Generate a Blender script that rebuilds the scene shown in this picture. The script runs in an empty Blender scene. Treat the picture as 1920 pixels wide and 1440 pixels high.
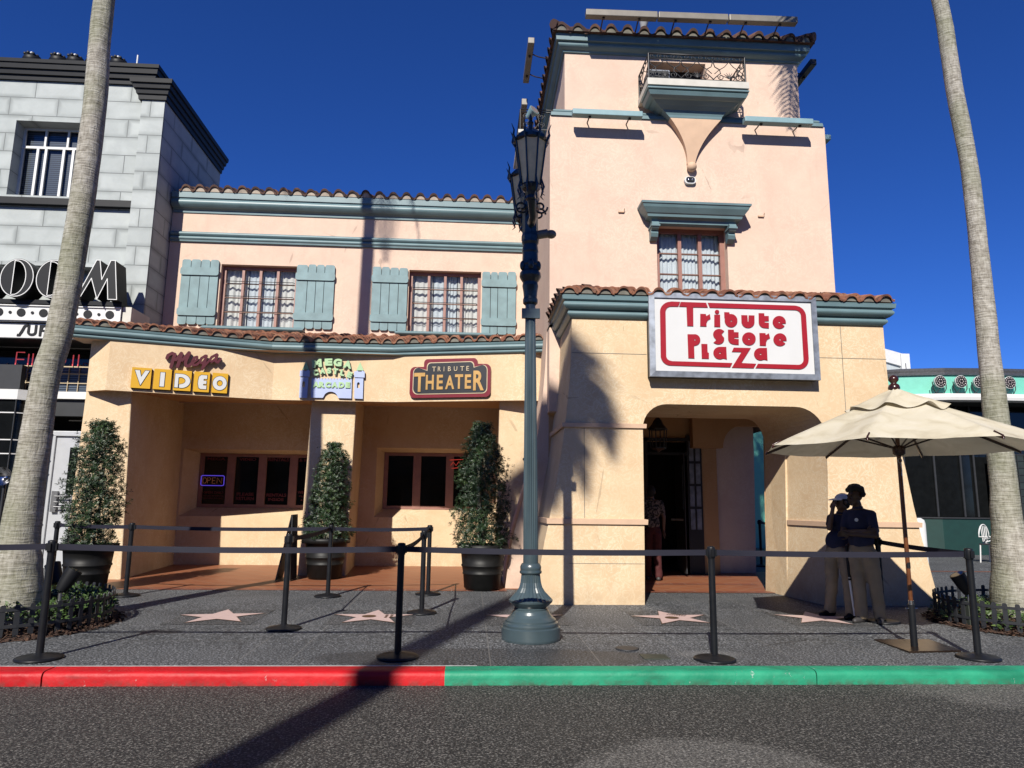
import bpy, bmesh, math, random
import numpy as np
from mathutils import Vector, Matrix, noise as mnoise
PI = math.pi
rnd = random.Random(7)
scn = bpy.context.scene
# ------------------------------------------------------------------ camera, sky, sun, exposure
CAM_P, CAM_Y, CAM_R = map(math.radians, (9.62, 3.31, 0.69))
def cam_basis():
    p, y, r = CAM_P, CAM_Y, CAM_R
    f = Vector((math.sin(y)*math.cos(p), math.cos(y)*math.cos(p), math.sin(p)))
    rt = Vector((math.cos(y), -math.sin(y), 0)); up = rt.cross(f)
    return math.cos(r)*rt+math.sin(r)*up, -math.sin(r)*rt+math.cos(r)*up, f
R_, U_, F_ = cam_basis()
cd = bpy.data.cameras.new('camera'); cam = bpy.data.objects.new('camera', cd)
scn.collection.objects.link(cam); scn.camera = cam
cd.sensor_width = 36; cd.lens = 36*1331/1920; cd.clip_start = .05; cd.clip_end = 3000
cam.matrix_world = Matrix(((R_.x, U_.x, -F_.x, 0), (R_.y, U_.y, -F_.y, 0), (R_.z, U_.z, -F_.z, 1.4), (0, 0, 0, 1)))
SUN_AZ, SUN_EL = math.radians(17.3), math.radians(35.5)      # light travels towards +Y, turned towards +X
w = bpy.data.worlds.new("World"); scn.world = w; w.use_nodes = True
nt = w.node_tree; nt.nodes.clear()
sky = nt.nodes.new('ShaderNodeTexSky'); sky.sky_type = 'NISHITA'; sky.sun_disc = False
sky.sun_elevation = SUN_EL; sky.sun_rotation = math.pi + SUN_AZ
sky.altitude = 0; sky.air_density = 0.6; sky.dust_density = 0.0; sky.ozone_density = 10.0
bgn = nt.nodes.new('ShaderNodeBackground'); bgn.inputs[1].default_value = 0.085
wo = nt.nodes.new('ShaderNodeOutputWorld')
hs = nt.nodes.new('ShaderNodeHueSaturation'); hs.inputs['Saturation'].default_value = 1.11; hs.inputs['Hue'].default_value = .513
nt.links.new(sky.outputs[0], hs.inputs['Color']); nt.links.new(hs.outputs[0], bgn.inputs[0]); nt.links.new(bgn.outputs[0], wo.inputs[0])
sd = bpy.data.lights.new('sun', 'SUN'); sd.energy = 4.95; sd.angle = math.radians(.53); sd.color = (1, .95, .86)
sun = bpy.data.objects.new('sun', sd); scn.collection.objects.link(sun)
ldir = Vector((math.sin(SUN_AZ)*math.cos(SUN_EL), math.cos(SUN_AZ)*math.cos(SUN_EL), -math.sin(SUN_EL)))
sun.rotation_euler = ldir.to_track_quat('-Z', 'Y').to_euler(); sun.location = (-8, -20, 18)
scn.view_settings.view_transform = 'Standard'; scn.view_settings.look = 'None'
scn.view_settings.exposure = 0.68; scn.view_settings.gamma = 1
# ------------------------------------------------------------------ materials
def lin(r, g, b):
    f = lambda c: (c/255/12.92) if c/255 <= .04045 else ((c/255+.055)/1.055)**2.4
    return (f(r), f(g), f(b), 1)
class NT:
    def __init__(s, name):
        s.m = bpy.data.materials.new(name); s.m.use_nodes = True
        s.t = s.m.node_tree; s.b = s.t.nodes['Principled BSDF']; s.out = s.t.nodes['Material Output']
    def n(s, typ, **k):
        x = s.t.nodes.new('ShaderNode'+typ)
        for a, v in k.items():
            if a in x.inputs: s.put(x.inputs[a], v)
            else: setattr(x, a, v)
        return x
    def put(s, inp, v):
        if hasattr(v, 'is_linked'): s.t.links.new(v, inp)
        else: inp.default_value = v
    def pos(s): return s.n('NewGeometry').outputs['Position']
    def map(s, scale=(1, 1, 1), rot=(0, 0, 0), loc=(0, 0, 0), src=None):
        m = s.n('Mapping'); s.put(m.inputs['Vector'], src or s.pos()); m.inputs['Scale'].default_value = scale
        m.inputs['Rotation'].default_value = rot; m.inputs['Location'].default_value = loc; return m.outputs[0]
    def noise(s, scale, detail=3, dist=0, vec=None, rough=.5):
        x = s.n('TexNoise'); s.put(x.inputs['Vector'], vec or s.pos()); x.inputs['Scale'].default_value = scale
        x.inputs['Detail'].default_value = detail; x.inputs['Distortion'].default_value = dist; x.inputs['Roughness'].default_value = rough
        return x.outputs[0]
    def ramp(s, fac, stops):
        r = s.n('ValToRGB'); s.put(r.inputs[0], fac); e = r.color_ramp.elements
        while len(e) < len(stops): e.new(.5)
        for q, (p, c) in zip(e, stops): q.position = p; q.color = c if len(c) == 4 else (*c, 1)
        return r.outputs[0]
    def mix(s, fac, a, b, mode='MIX'):
        x = s.n('Mix', data_type='RGBA', blend_type=mode); s.put(x.inputs[0], fac); s.put(x.inputs[6], a); s.put(x.inputs[7], b); return x.outputs[2]
    def math(s, op, a, b=0., c=None):
        x = s.n('Math', operation=op); s.put(x.inputs[0], a); s.put(x.inputs[1], b)
        if c is not None: s.put(x.inputs[2], c)
        return x.outputs[0]
    def bump(s, h, strength=.3, dist=.01):
        x = s.n('Bump'); s.put(x.inputs['Height'], h); x.inputs['Strength'].default_value = strength; x.inputs['Distance'].default_value = dist
        s.t.links.new(x.outputs[0], s.b.inputs['Normal'])
    def col(s, v): s.put(s.b.inputs['Base Color'], v)
    def rough(s, v): s.put(s.b.inputs['Roughness'], v)
    def sep(s):
        x = s.n('SeparateXYZ'); s.put(x.inputs[0], s.pos()); return x.outputs
BW = lambda v: (v, v, v, 1)
M = {}
def plain(key, c, rough=.6, metal=0, var=.12, vs=6, spec=.5, bump=0, bs=60):
    k = NT(key); a = k.noise(vs, 4)
    dark = tuple(x*(1-var) for x in c[:3])+(1,); lite = tuple(min(1, x*(1+var)) for x in c[:3])+(1,)
    k.col(k.ramp(a, [(.3, dark), (.7, lite)])); k.rough(rough); k.b.inputs['Metallic'].default_value = metal
    k.b.inputs['Specular IOR Level'].default_value = spec
    if bump: k.bump(k.noise(bs, 3), bump, .006)
    M[key] = k.m; return k
def stucco(key, base, lite, sc=5., amt=.8, bmp=.35):
    k = NT(key); p = k.pos()
    n1 = k.noise(sc, 5, 2.6, p, .6); sw = k.math('ABSOLUTE', k.math('SUBTRACT', n1, .5)); sw = k.math('MULTIPLY', sw, 9.)
    f = k.ramp(sw, [(.0, BW(1)), (.42, BW(.0))])
    big = k.noise(.9, 3); pat = k.ramp(big, [(.38, BW(.25)), (.62, BW(1))])
    fac = k.math('MULTIPLY', k.math('MULTIPLY', f, pat), amt)
    c = k.mix(fac, base, lite)
    g = k.noise(2.2, 6, .4); c = k.mix(.22, c, k.ramp(g, [(.3, tuple(x*.72 for x in base[:3])+(1,)), (.7, lite)]))
    zz = k.sep()[2]; st = k.noise(7, 4, 0, k.map((1, 1, .12)))
    c = k.mix(k.math('MULTIPLY', k.ramp(st, [(.56, BW(0)), (.8, BW(1))]), .25), c, tuple(x*.7 for x in base[:3])+(1,))
    cr = k.n('TexVoronoi', feature='DISTANCE_TO_EDGE'); k.put(cr.inputs['Vector'], k.map((.45, .45, .3))); cr.inputs['Scale'].default_value = 1.3
    crk = k.math('MULTIPLY', k.math('LESS_THAN', k.math('ADD', cr.outputs['Distance'], k.math('MULTIPLY', k.math('SUBTRACT', k.noise(4, 6), .5), .05)), .0016), k.ramp(k.noise(.8, 2), [(.52, BW(0)), (.6, BW(.45))])); c = k.mix(crk, c, tuple(x*.45 for x in base[:3])+(1,))
    dl = k.n('MapRange'); k.put(dl.inputs[0], zz); dl.inputs[1].default_value = .42; dl.inputs[2].default_value = .06
    c = k.mix(k.math('MULTIPLY', k.math('MULTIPLY', dl.outputs[0], k.ramp(k.noise(3.5, 5), [(.38, BW(.0)), (.62, BW(1))])), .35), c, tuple(x*.5 for x in base[:3])+(1,))
    k.col(c); k.rough(.85); k.b.inputs['Specular IOR Level'].default_value = .25
    h = k.math('ADD', k.math('MULTIPLY', n1, .7), k.math('MULTIPLY', k.noise(70, 3), .35)); k.bump(h, bmp, .012)
    M[key] = k.m
stucco('stucco_yellow', (.82, .59, .36, 1), (1.0, .86, .62, 1), 6, .85)
stucco('stucco_pink', (.85, .615, .485, 1), (.98, .80, .63, 1), 5, .7, .28)
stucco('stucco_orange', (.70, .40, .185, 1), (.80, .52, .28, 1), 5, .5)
plain('stucco_band', (.78, .53, .36), .8, var=.06)
plain('mortar_dark', (.20, .19, .16), .9, var=.3)
plain('blue_trim', (.165, .265, .29), .45, var=.10, vs=3)
plain('blue_shutter', (.20, .32, .345), .6, var=.16, vs=5, bump=.2)
plain('blue_bar', (.26, .42, .46), .5, var=.08)
plain('mortar', (.50, .42, .34), .9, var=.3)
plain('white_paint', (.80, .80, .79), .5, var=.05)
plain('off_white', (.68, .65, .58), .6, var=.08)
plain('iron', (.015, .015, .018), .45, var=.2)
plain('black_paint', (.011, .012, .015), .5, var=.15, spec=.2)
plain('charcoal', (.036, .038, .043), .5, var=.12, spec=.3)
plain('brown_frame', (.36, .17, .13), .5, var=.12)
plain('dark_frame', (.20, .085, .05), .5, var=.12)
plain('curtain', (1.0, .95, .88), .9, var=.06)
plain('curtain_pale', (.86, .92, .95), .9, var=.06)
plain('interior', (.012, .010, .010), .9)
plain('interior_brown', (.10, .055, .03), .9)
plain('metal', (.45, .45, .46), .35, .9, var=.15, vs=20)
plain('chrome', (.7, .7, .72), .15, 1)
plain('taupe_metal', (.26, .235, .20), .45, .2, var=.1)
plain('galv', (.30, .33, .39), .5, .35, var=.35, vs=9)
plain('lamp_paint', (.066, .098, .112), .28, var=.12, vs=4, spec=.6)
plain('lamp_paint_shaded', (.014, .03, .042), .3, var=.2, vs=4, spec=.6)  # lamp head's copy of the lamp paint, frond shade put into the colour
plain('amber_glass', (.88, .60, .26), .35, var=.15, vs=8)
plain('belt', (.020, .020, .034), .7, var=.1, spec=.15)
plain('post_black', (.012, .013, .016), .42, var=.25, vs=10, spec=.22)
plain('pot', (.012, .012, .012), .5, var=.25, vs=12, spec=.22)
plain('sign_white', (.80, .80, .79), .25, var=.03, vs=2)
plain('sign_red', (.42, .016, .022), .3, var=.04)
plain('maroon', (.11, .006, .014), .4, var=.1)
plain('video_yellow', (.80, .44, .02), .35, var=.04)
plain('outline_black', (.02, .012, .008), .5)
plain('arcade_green', (.42, .64, .34), .5, var=.04)
plain('arcade_green_dark', (.04, .09, .05), .5, var=.04)
plain('arcade_blue', (.46, .54, .82), .5, var=.04)
plain('theater_red', (.22, .012, .022), .3, var=.06)
plain('theater_black', (.012, .013, .016), .35)
plain('gold', (.62, .36, .11), .35, .25, var=.12, vs=8)
plain('cream', (.66, .52, .33), .5)
plain('skin_dark', (.07, .032, .018), .5, var=.08)
plain('skin_mid', (.16, .08, .048), .5, var=.08)
plain('hair', (.008, .006, .005), .8, bump=.6, bs=120)
plain('navy_cloth', (.012, .016, .06), .85, var=.15)
plain('khaki_cloth', (.36, .27, .165), .85, var=.12)
plain('shoe', (.05, .045, .045), .6)
plain('red_cloth', (.07, .005, .005), .85)
plain('silver_tape', (.6, .6, .58), .35, .3)
plain('rust_plate', (.055, .035, .024), .3, .5, var=.45, vs=7)
plain('pole_wood', (.17, .055, .015), .35, var=.3, vs=12)
plain('finial_wood', (.045, .012, .008), .25, var=.3, vs=12)
plain('teal', (.20, .66, .52), .5, var=.05)
plain('teal_dark', (.006, .042, .035), .5, var=.1)
plain('far_wall', (.55, .60, .62), .8, var=.05)
plain('window_dark', (.008, .009, .010), .06, var=.2, spec=.35)
plain('lens', (.35, .30, .30), .2, .2)
plain('sill_white', (.85, .85, .84), .5, var=.03)
plain('lattice', (.02, .03, .028), .5, var=.3)
plain('flower', (.85, .55, .04), .6)
plain('green_box', (.05, .06, .045), .5, var=.15)
plain('door_aluminium', (.66, .68, .72), .35, .25, var=.05)
def emit(key, c, s):
    k = NT(key); k.col((*c, 1)); k.b.inputs['Emission Color'].default_value = (*c, 1); k.b.inputs['Emission Strength'].default_value = s; M[key] = k.m
emit('neon_blue', (.10, .06, .62), .5); emit('neon_amber', (.35, .12, .05), .12); emit('neon_red', (.8, .07, .05), .35); emit('neon_pink', (.8, .1, .12), .3)
plain('red_lettering', (.16, .012, .008), .6, var=.05)
# glass with a little reflection, see-through
k = NT('glass'); k.t.nodes.remove(k.b)
tr = k.n('BsdfTransparent'); tr.inputs[0].default_value = (.86, .88, .9, 1); gl = k.n('BsdfGlossy'); gl.inputs['Roughness'].default_value = .04
lw = k.n('Fresnel'); lw.inputs[0].default_value = 1.5; mx = k.n('MixShader')
k.t.links.new(lw.outputs[0], mx.inputs[0]); k.t.links.new(tr.outputs[0], mx.inputs[1]); k.t.links.new(gl.outputs[0], mx.inputs[2]); k.t.links.new(mx.outputs[0], k.out.inputs[0])
M['glass'] = k.m
# roof tiles
def tilemat(key, a, b, c):
    k = NT(key); v = k.n('TexVoronoi', feature='F1'); k.put(v.inputs['Vector'], k.map((1, 1, 1))); v.inputs['Scale'].default_value = 4.2
    col = k.ramp(k.n('SeparateColor', Color=v.outputs['Color']).outputs[0], [(.1, a), (.55, b), (.95, c)])
    n = k.noise(9, 5); col = k.mix(k.math('MULTIPLY', k.ramp(n, [(.5, BW(0)), (.72, BW(1))]), .7), col, (.05, .03, .022, 1))
    k.col(col); k.rough(.8); k.bump(k.noise(60, 3), .3, .006); M[key] = k.m
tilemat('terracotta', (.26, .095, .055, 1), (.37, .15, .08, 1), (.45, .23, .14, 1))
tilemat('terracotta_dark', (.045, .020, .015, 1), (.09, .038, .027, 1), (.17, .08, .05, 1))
# stone blocks
def stone(key, horiz):
    k = NT(key); s = k.sep(); cv = k.n('CombineXYZ'); k.put(cv.inputs[0], s[0] if horiz == 'x' else s[1]); k.put(cv.inputs[1], s[2])
    b = k.n('TexBrick'); k.put(b.inputs['Vector'], cv.outputs[0]); b.offset = .5; b.inputs['Scale'].default_value = 1
    b.inputs['Brick Width'].default_value = .98; b.inputs['Row Height'].default_value = .405; b.inputs['Mortar Size'].default_value = .009
    b.inputs['Mortar Smooth'].default_value = .3; b.inputs['Bias'].default_value = 0
    b.inputs['Color1'].default_value = (.52, .56, .55, 1); b.inputs['Color2'].default_value = (.60, .64, .63, 1); b.inputs['Mortar'].default_value = (.13, .14, .14, 1)
    b2 = k.n('TexBrick'); k.put(b2.inputs['Vector'], cv.outputs[0]); b2.offset = .5; b2.inputs['Scale'].default_value = 1
    b2.inputs['Brick Width'].default_value = .98; b2.inputs['Row Height'].default_value = .405; b2.inputs['Mortar Size'].default_value = .11; b2.inputs['Mortar Smooth'].default_value = 1
    n = k.noise(2.1, 5, .5, None, .65)
    edge = k.math('MULTIPLY', b2.outputs['Fac'], k.ramp(k.noise(1.6, 3), [(.35, BW(.1)), (.65, BW(.75))]))
    c = k.mix(k.math('MULTIPLY', k.ramp(n, [(.35, BW(1)), (.65, BW(0))]), .38), b.outputs['Color'], (.34, .37, .37, 1))
    c = k.mix(edge, c, (.25, .275, .27, 1))
    k.col(c); k.rough(.8); k.bump(k.math('SUBTRACT', k.math('MULTIPLY', k.noise(40, 3), .15), b.outputs['Fac']), .5, .01); M[key] = k.m
stone('stone_front', 'x'); stone('stone_side', 'y')
# asphalt
k = NT('asphalt'); s = k.sep(); n1 = k.noise(58, 3, 0, None, .78); n2 = k.noise(1.1, 4)
c = k.ramp(n1, [(.34, BW(.008)), (.48, (.034, .032, .029, 1)), (.56, (.085, .08, .072, 1)), (.64, (.34, .32, .285, 1))])
def ell(k, s, cx, cy, rx, ry, soft=.25, jag=.5, js=2.2):
    dx = k.math('DIVIDE', k.math('SUBTRACT', s[0], cx), rx); dy = k.math('DIVIDE', k.math('SUBTRACT', s[1], cy), ry)
    d = k.math('SQRT', k.math('ADD', k.math('MULTIPLY', dx, dx), k.math('MULTIPLY', dy, dy)))
    d = k.math('ADD', d, k.math('MULTIPLY', k.math('SUBTRACT', k.noise(js, 5), .5), jag))
    return k.ramp(d, [(max(0, 1-soft), BW(1)), (1, BW(0))])
dry = k.math('MAXIMUM', ell(k, s, 1.42, 4.15, .85, .80, .15, .35), ell(k, s, 5.6, 6.15, 2.1, .85, .2))
c = k.mix(k.math('MULTIPLY', dry, .6), c, k.ramp(n1, [(.34, BW(.04)), (.5, (.17, .16, .145, 1)), (.66, (.42, .40, .36, 1))]))
c = k.mix(k.math('MULTIPLY', k.ramp(n2, [(.4, BW(0)), (.7, BW(1))]), .35), c, k.mix(.5, c, (.085, .075, .062, 1)))
k.col(c); k.rough(.75); k.b.inputs['Specular IOR Level'].default_value = .3; k.bump(n1, .6, .01); M['asphalt'] = k.m
# terrazzo pavement
def terrazzo(key, a, b, chips, grout=True):
    k = NT(key); s = k.sep(); n1 = k.noise(52, 3, 0, None, .75)
    c = k.ramp(n1, [(.38, a), (.52, b), (.58, chips), (.66, tuple(min(1, x*1.8) for x in chips[:3])+(1,))])
    n2 = k.noise(.8, 5, .5)
    c = k.mix(k.math('MULTIPLY', k.ramp(n2, [(.42, BW(0)), (.62, BW(1))]), .4), c, k.mix(.6, c, tuple(x*.45 for x in a[:3])+(1,)))
    wet = k.math('MAXIMUM', ell(k, s, .25, 6.8, 1.7, .42, .1, .25, 2), ell(k, s, -3.2, 8.0, .25, .2))
    c = k.mix(k.math('MULTIPLY', wet, .55), c, k.mix(.75, c, (.006, .006, .007, 1)))
    st = ell(k, s, 2.3, 6.95, .42, .2, .5)
    c = k.mix(k.math('MULTIPLY', st, .22), c, (.45, .44, .42, 1))
    if grout:
        g = None
        for ax, vals in ((1, (8.42, 9.62, 10.6, 7.55)), (0, (-6.15, -4.33, -2.0, -1.55, .22, 1.2, 2.05, 3.06, 3.87, 5.7, 7.5))):
            for v in vals:
                d = k.math('LESS_THAN', k.math('ABSOLUTE', k.math('SUBTRACT', s[ax], v)), .0055); g = d if g is None else k.math('MAXIMUM', g, d)
        c = k.mix(k.math('MULTIPLY', g, .55), c, (.26, .25, .23, 1))
    vo = k.n('TexVoronoi', feature='F1'); k.put(vo.inputs['Vector'], k.pos()); vo.inputs['Scale'].default_value = 2.3
    gum = k.math('MULTIPLY', k.math('LESS_THAN', vo.outputs['Distance'], .045), k.ramp(k.noise(1.3, 2), [(.5, BW(0)), (.52, BW(1))])); c = k.mix(k.math('MULTIPLY', gum, .55), c, (.018, .017, .016, 1))
    cr = k.n('TexVoronoi', feature='DISTANCE_TO_EDGE'); k.put(cr.inputs['Vector'], k.n('Mix', data_type='VECTOR').outputs[1] if False else k.pos()); cr.inputs['Scale'].default_value = .33
    crk = k.math('MULTIPLY', k.math('LESS_THAN', k.math('ADD', cr.outputs['Distance'], k.math('MULTIPLY', k.math('SUBTRACT', k.noise(3, 5), .5), .02)), .0016), .45); c = k.mix(crk, c, (.02, .02, .02, 1))
    k.col(c); k.rough(k.math('SUBTRACT', .66, k.math('MULTIPLY', wet, .12))); k.b.inputs['Specular IOR Level'].default_value = .35
    k.bump(n1, .2, .004); M[key] = k.m
terrazzo('terrazzo', (.036, .038, .041, 1), (.088, .092, .096, 1), (.28, .29, .30, 1))
terrazzo('terrazzo_dark', (.026, .027, .029, 1), (.066, .068, .07, 1), (.24, .24, .24, 1), False)
plain('star_pink', (.82, .60, .55), .45, var=.08, vs=30)
plain('brass', (.28, .17, .10), .4, .5, var=.2, vs=30)
# clay floor tiles
k = NT('clay_tiles'); b = k.n('TexBrick'); k.put(b.inputs['Vector'], k.map((1, 1, 1), (0, 0, math.radians(45)))); b.offset = 0
b.inputs['Scale'].default_value = 1; b.inputs['Brick Width'].default_value = .3; b.inputs['Row Height'].default_value = .3; b.inputs['Mortar Size'].default_value = .006
b.inputs['Color1'].default_value = (.36, .125, .055, 1); b.inputs['Color2'].default_value = (.42, .155, .07, 1); b.inputs['Mortar'].default_value = (.40, .26, .17, 1)
k.col(k.mix(k.math('MULTIPLY', k.noise(5, 4), .35), b.outputs['Color'], (.22, .08, .04, 1))); k.rough(.5); M['clay_tiles'] = k.m
k = NT('clay_bricks'); b = k.n('TexBrick'); k.put(b.inputs['Vector'], k.map((1, 1, 1), (0, 0, 0), (0, .03, 0))); b.offset = .35
b.inputs['Scale'].default_value = 1; b.inputs['Brick Width'].default_value = .24; b.inputs['Row Height'].default_value = .2; b.inputs['Mortar Size'].default_value = .006
b.inputs['Color1'].default_value = (.24, .075, .045, 1); b.inputs['Color2'].default_value = (.32, .11, .06, 1); b.inputs['Mortar'].default_value = (.36, .25, .19, 1)
k.col(b.outputs['Color']); k.rough(.5); M['clay_bricks'] = k.m
# kerb paint with chips
def paint(key, c0, chip):
    k = NT(key); s = k.sep(); n = k.noise(2.2, 6, .6); c = k.ramp(n, [(.3, tuple(x*.72 for x in c0[:3])+(1,)), (.68, c0)])
    sc = k.ramp(k.noise(5, 5, 1.4, k.map((.3, 1, 1))), [(.55, BW(0)), (.70, BW(1))]); c = k.mix(k.math('MULTIPLY', sc, .42), c, tuple(x*.35 for x in c0[:3])+(1,))
    low = k.n('MapRange'); k.put(low.inputs[0], s[2]); low.inputs[1].default_value = -.045; low.inputs[2].default_value = -.105
    gr = k.math('MULTIPLY', low.outputs[0], k.ramp(k.noise(13, 5, 0, None, .7), [(.42, BW(0)), (.58, BW(1))])); c = k.mix(k.math('MULTIPLY', gr, .7), c, (.09, .075, .06, 1))
    ch = k.ramp(k.noise(8, 7, 0, None, .75), [(.645, BW(0)), (.665, BW(1))]); c = k.mix(k.math('MULTIPLY', ch, .85), c, chip)
    tread = k.ramp(k.noise(3.1, 4, .4, k.map((.5, 3, 3), loc=(7, 0, 0))), [(.62, BW(0)), (.72, BW(1))]); c = k.mix(k.math('MULTIPLY', tread, .35), c, (.06, .05, .045, 1))
    k.col(c); k.rough(k.ramp(n, [(.3, BW(.48)), (.7, BW(.62))])); k.b.inputs['Specular IOR Level'].default_value = .3; k.bump(k.math('SUBTRACT', k.noise(9, 5), k.math('MULTIPLY', ch, .4)), .5, .02); M[key] = k.m
paint('kerb_red', (.72, .010, .016, 1), (.75, .3, .28, 1)); paint('kerb_green', (.030, .40, .22, 1), (.4, .6, .5, 1))
plain('kerb_line', (.62, .62, .60), .7, var=.2, vs=20)
# palm bark
k = NT('palm_bark'); s = k.sep(); rg = k.noise(3, 6, .5, k.map((2.2, 2.2, 20))); vr = k.noise(9, 6, .6, k.map((3.2, 3.2, 1.0)), .65)
c = k.ramp(k.math('ADD', k.math('MULTIPLY', rg, .5), k.math('MULTIPLY', vr, .5)), [(.36, (.20, .175, .14, 1)), (.5, (.42, .39, .335, 1)), (.62, (.60, .57, .51, 1))])
gm = k.math('MULTIPLY', k.ramp(k.noise(1.1, 5, .3), [(.40, BW(0)), (.6, BW(1))]), .75)
c = k.mix(gm, c, k.mix(.55, c, (.17, .20, .08, 1)))
sp = k.ramp(k.noise(16, 4, 0, None, .7), [(.62, BW(0)), (.7, BW(1))]); low = k.n('MapRange'); k.put(low.inputs[0], s[2]); low.inputs[1].default_value = 1.7; low.inputs[2].default_value = .6
c = k.mix(k.math('MULTIPLY', k.math('MULTIPLY', sp, low.outputs[0]), .8), c, (.50, .48, .43, 1))
k.col(c); k.rough(.9); k.bump(k.math('ADD', rg, k.math('MULTIPLY', vr, .8)), .7, .02); M['palm_bark'] = k.m
def leafmat(key, a, b, cc, sc=5):
    k = NT(key); n = k.noise(sc, 3); k.col(k.ramp(n, [(.3, a), (.55, b), (.75, cc)])); k.rough(.45)
    k.b.inputs['Subsurface Weight'].default_value = 0; k.b.inputs['Specular IOR Level'].default_value = .4; M[key] = k.m
leafmat('palm_leaf', (.03, .07, .015, 1), (.06, .12, .03, 1), (.10, .16, .04, 1), 2)
leafmat('shrub_leaf', (.008, .025, .008, 1), (.020, .050, .014, 1), (.06, .105, .028, 1), 7)
leafmat('shrub_leaf_pale', (.03, .065, .02, 1), (.06, .105, .035, 1), (.12, .17, .06, 1), 9)
leafmat('ground_leaf', (.03, .06, .015, 1), (.07, .13, .03, 1), (.16, .22, .06, 1), 9)
k = NT('mulch'); n = k.noise(38, 5, .6, None, .7); k.col(k.ramp(n, [(.34, (.018, .010, .006, 1)), (.52, (.10, .045, .024, 1)), (.68, (.25, .13, .075, 1))])); k.rough(.9); k.bump(n, 1, .04); M['mulch'] = k.m
# umbrella canvas
k = NT('canvas'); n = k.noise(3.5, 6, .8, k.map((1, 1, .5))); k.col(k.ramp(n, [(.32, (.64, .56, .40, 1)), (.5, (.80, .72, .54, 1)), (.72, (.88, .81, .65, 1))])); k.rough(.9)
k.bump(k.noise(5, 5, 1.5), .2, .03); M['canvas'] = k.m
tl = k.n('BsdfTranslucent'); tl.inputs[0].default_value = (.6, .52, .38, 1); ms = k.n('MixShader'); ms.inputs[0].default_value = .14
k.t.links.new(k.b.outputs[0], ms.inputs[1]); k.t.links.new(tl.outputs[0], ms.inputs[2]); k.t.links.new(ms.outputs[0], k.out.inputs[0])
# glass block and blind materials
k = NT('blinds'); s = k.sep(); wv = k.math('FRACT', k.math('MULTIPLY', s[2], 22.)); k.col(k.mix(k.math('LESS_THAN', wv, .55), (.018, .024, .034, 1), (.10, .13, .18, 1))); k.rough(.3); M['blinds'] = k.m
k = NT('patterned_cloth'); k.col(k.ramp(k.noise(28, 2), [(.45, (.01, .01, .012, 1)), (.58, (.25, .2, .18, 1))])); k.rough(.9); M['patterned_cloth'] = k.m

# real-world reflectance: every base colour above was picked for a brighter key, so bring all of them down together
ALB = .60
for m_ in M.values():
    if m_.name == 'amber_glass': continue
    for b_ in [n_ for n_ in m_.node_tree.nodes if n_.type == 'BSDF_PRINCIPLED']:
        i_ = b_.inputs['Base Color']
        if i_.is_linked:
            src_ = i_.links[0].from_socket; vm = m_.node_tree.nodes.new('ShaderNodeVectorMath'); vm.operation = 'SCALE'; vm.inputs['Scale'].default_value = ALB
            m_.node_tree.links.new(src_, vm.inputs[0]); m_.node_tree.links.new(vm.outputs[0], i_)
        else: i_.default_value = tuple(c_*ALB for c_ in i_.default_value[:3])+(1,)
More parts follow.
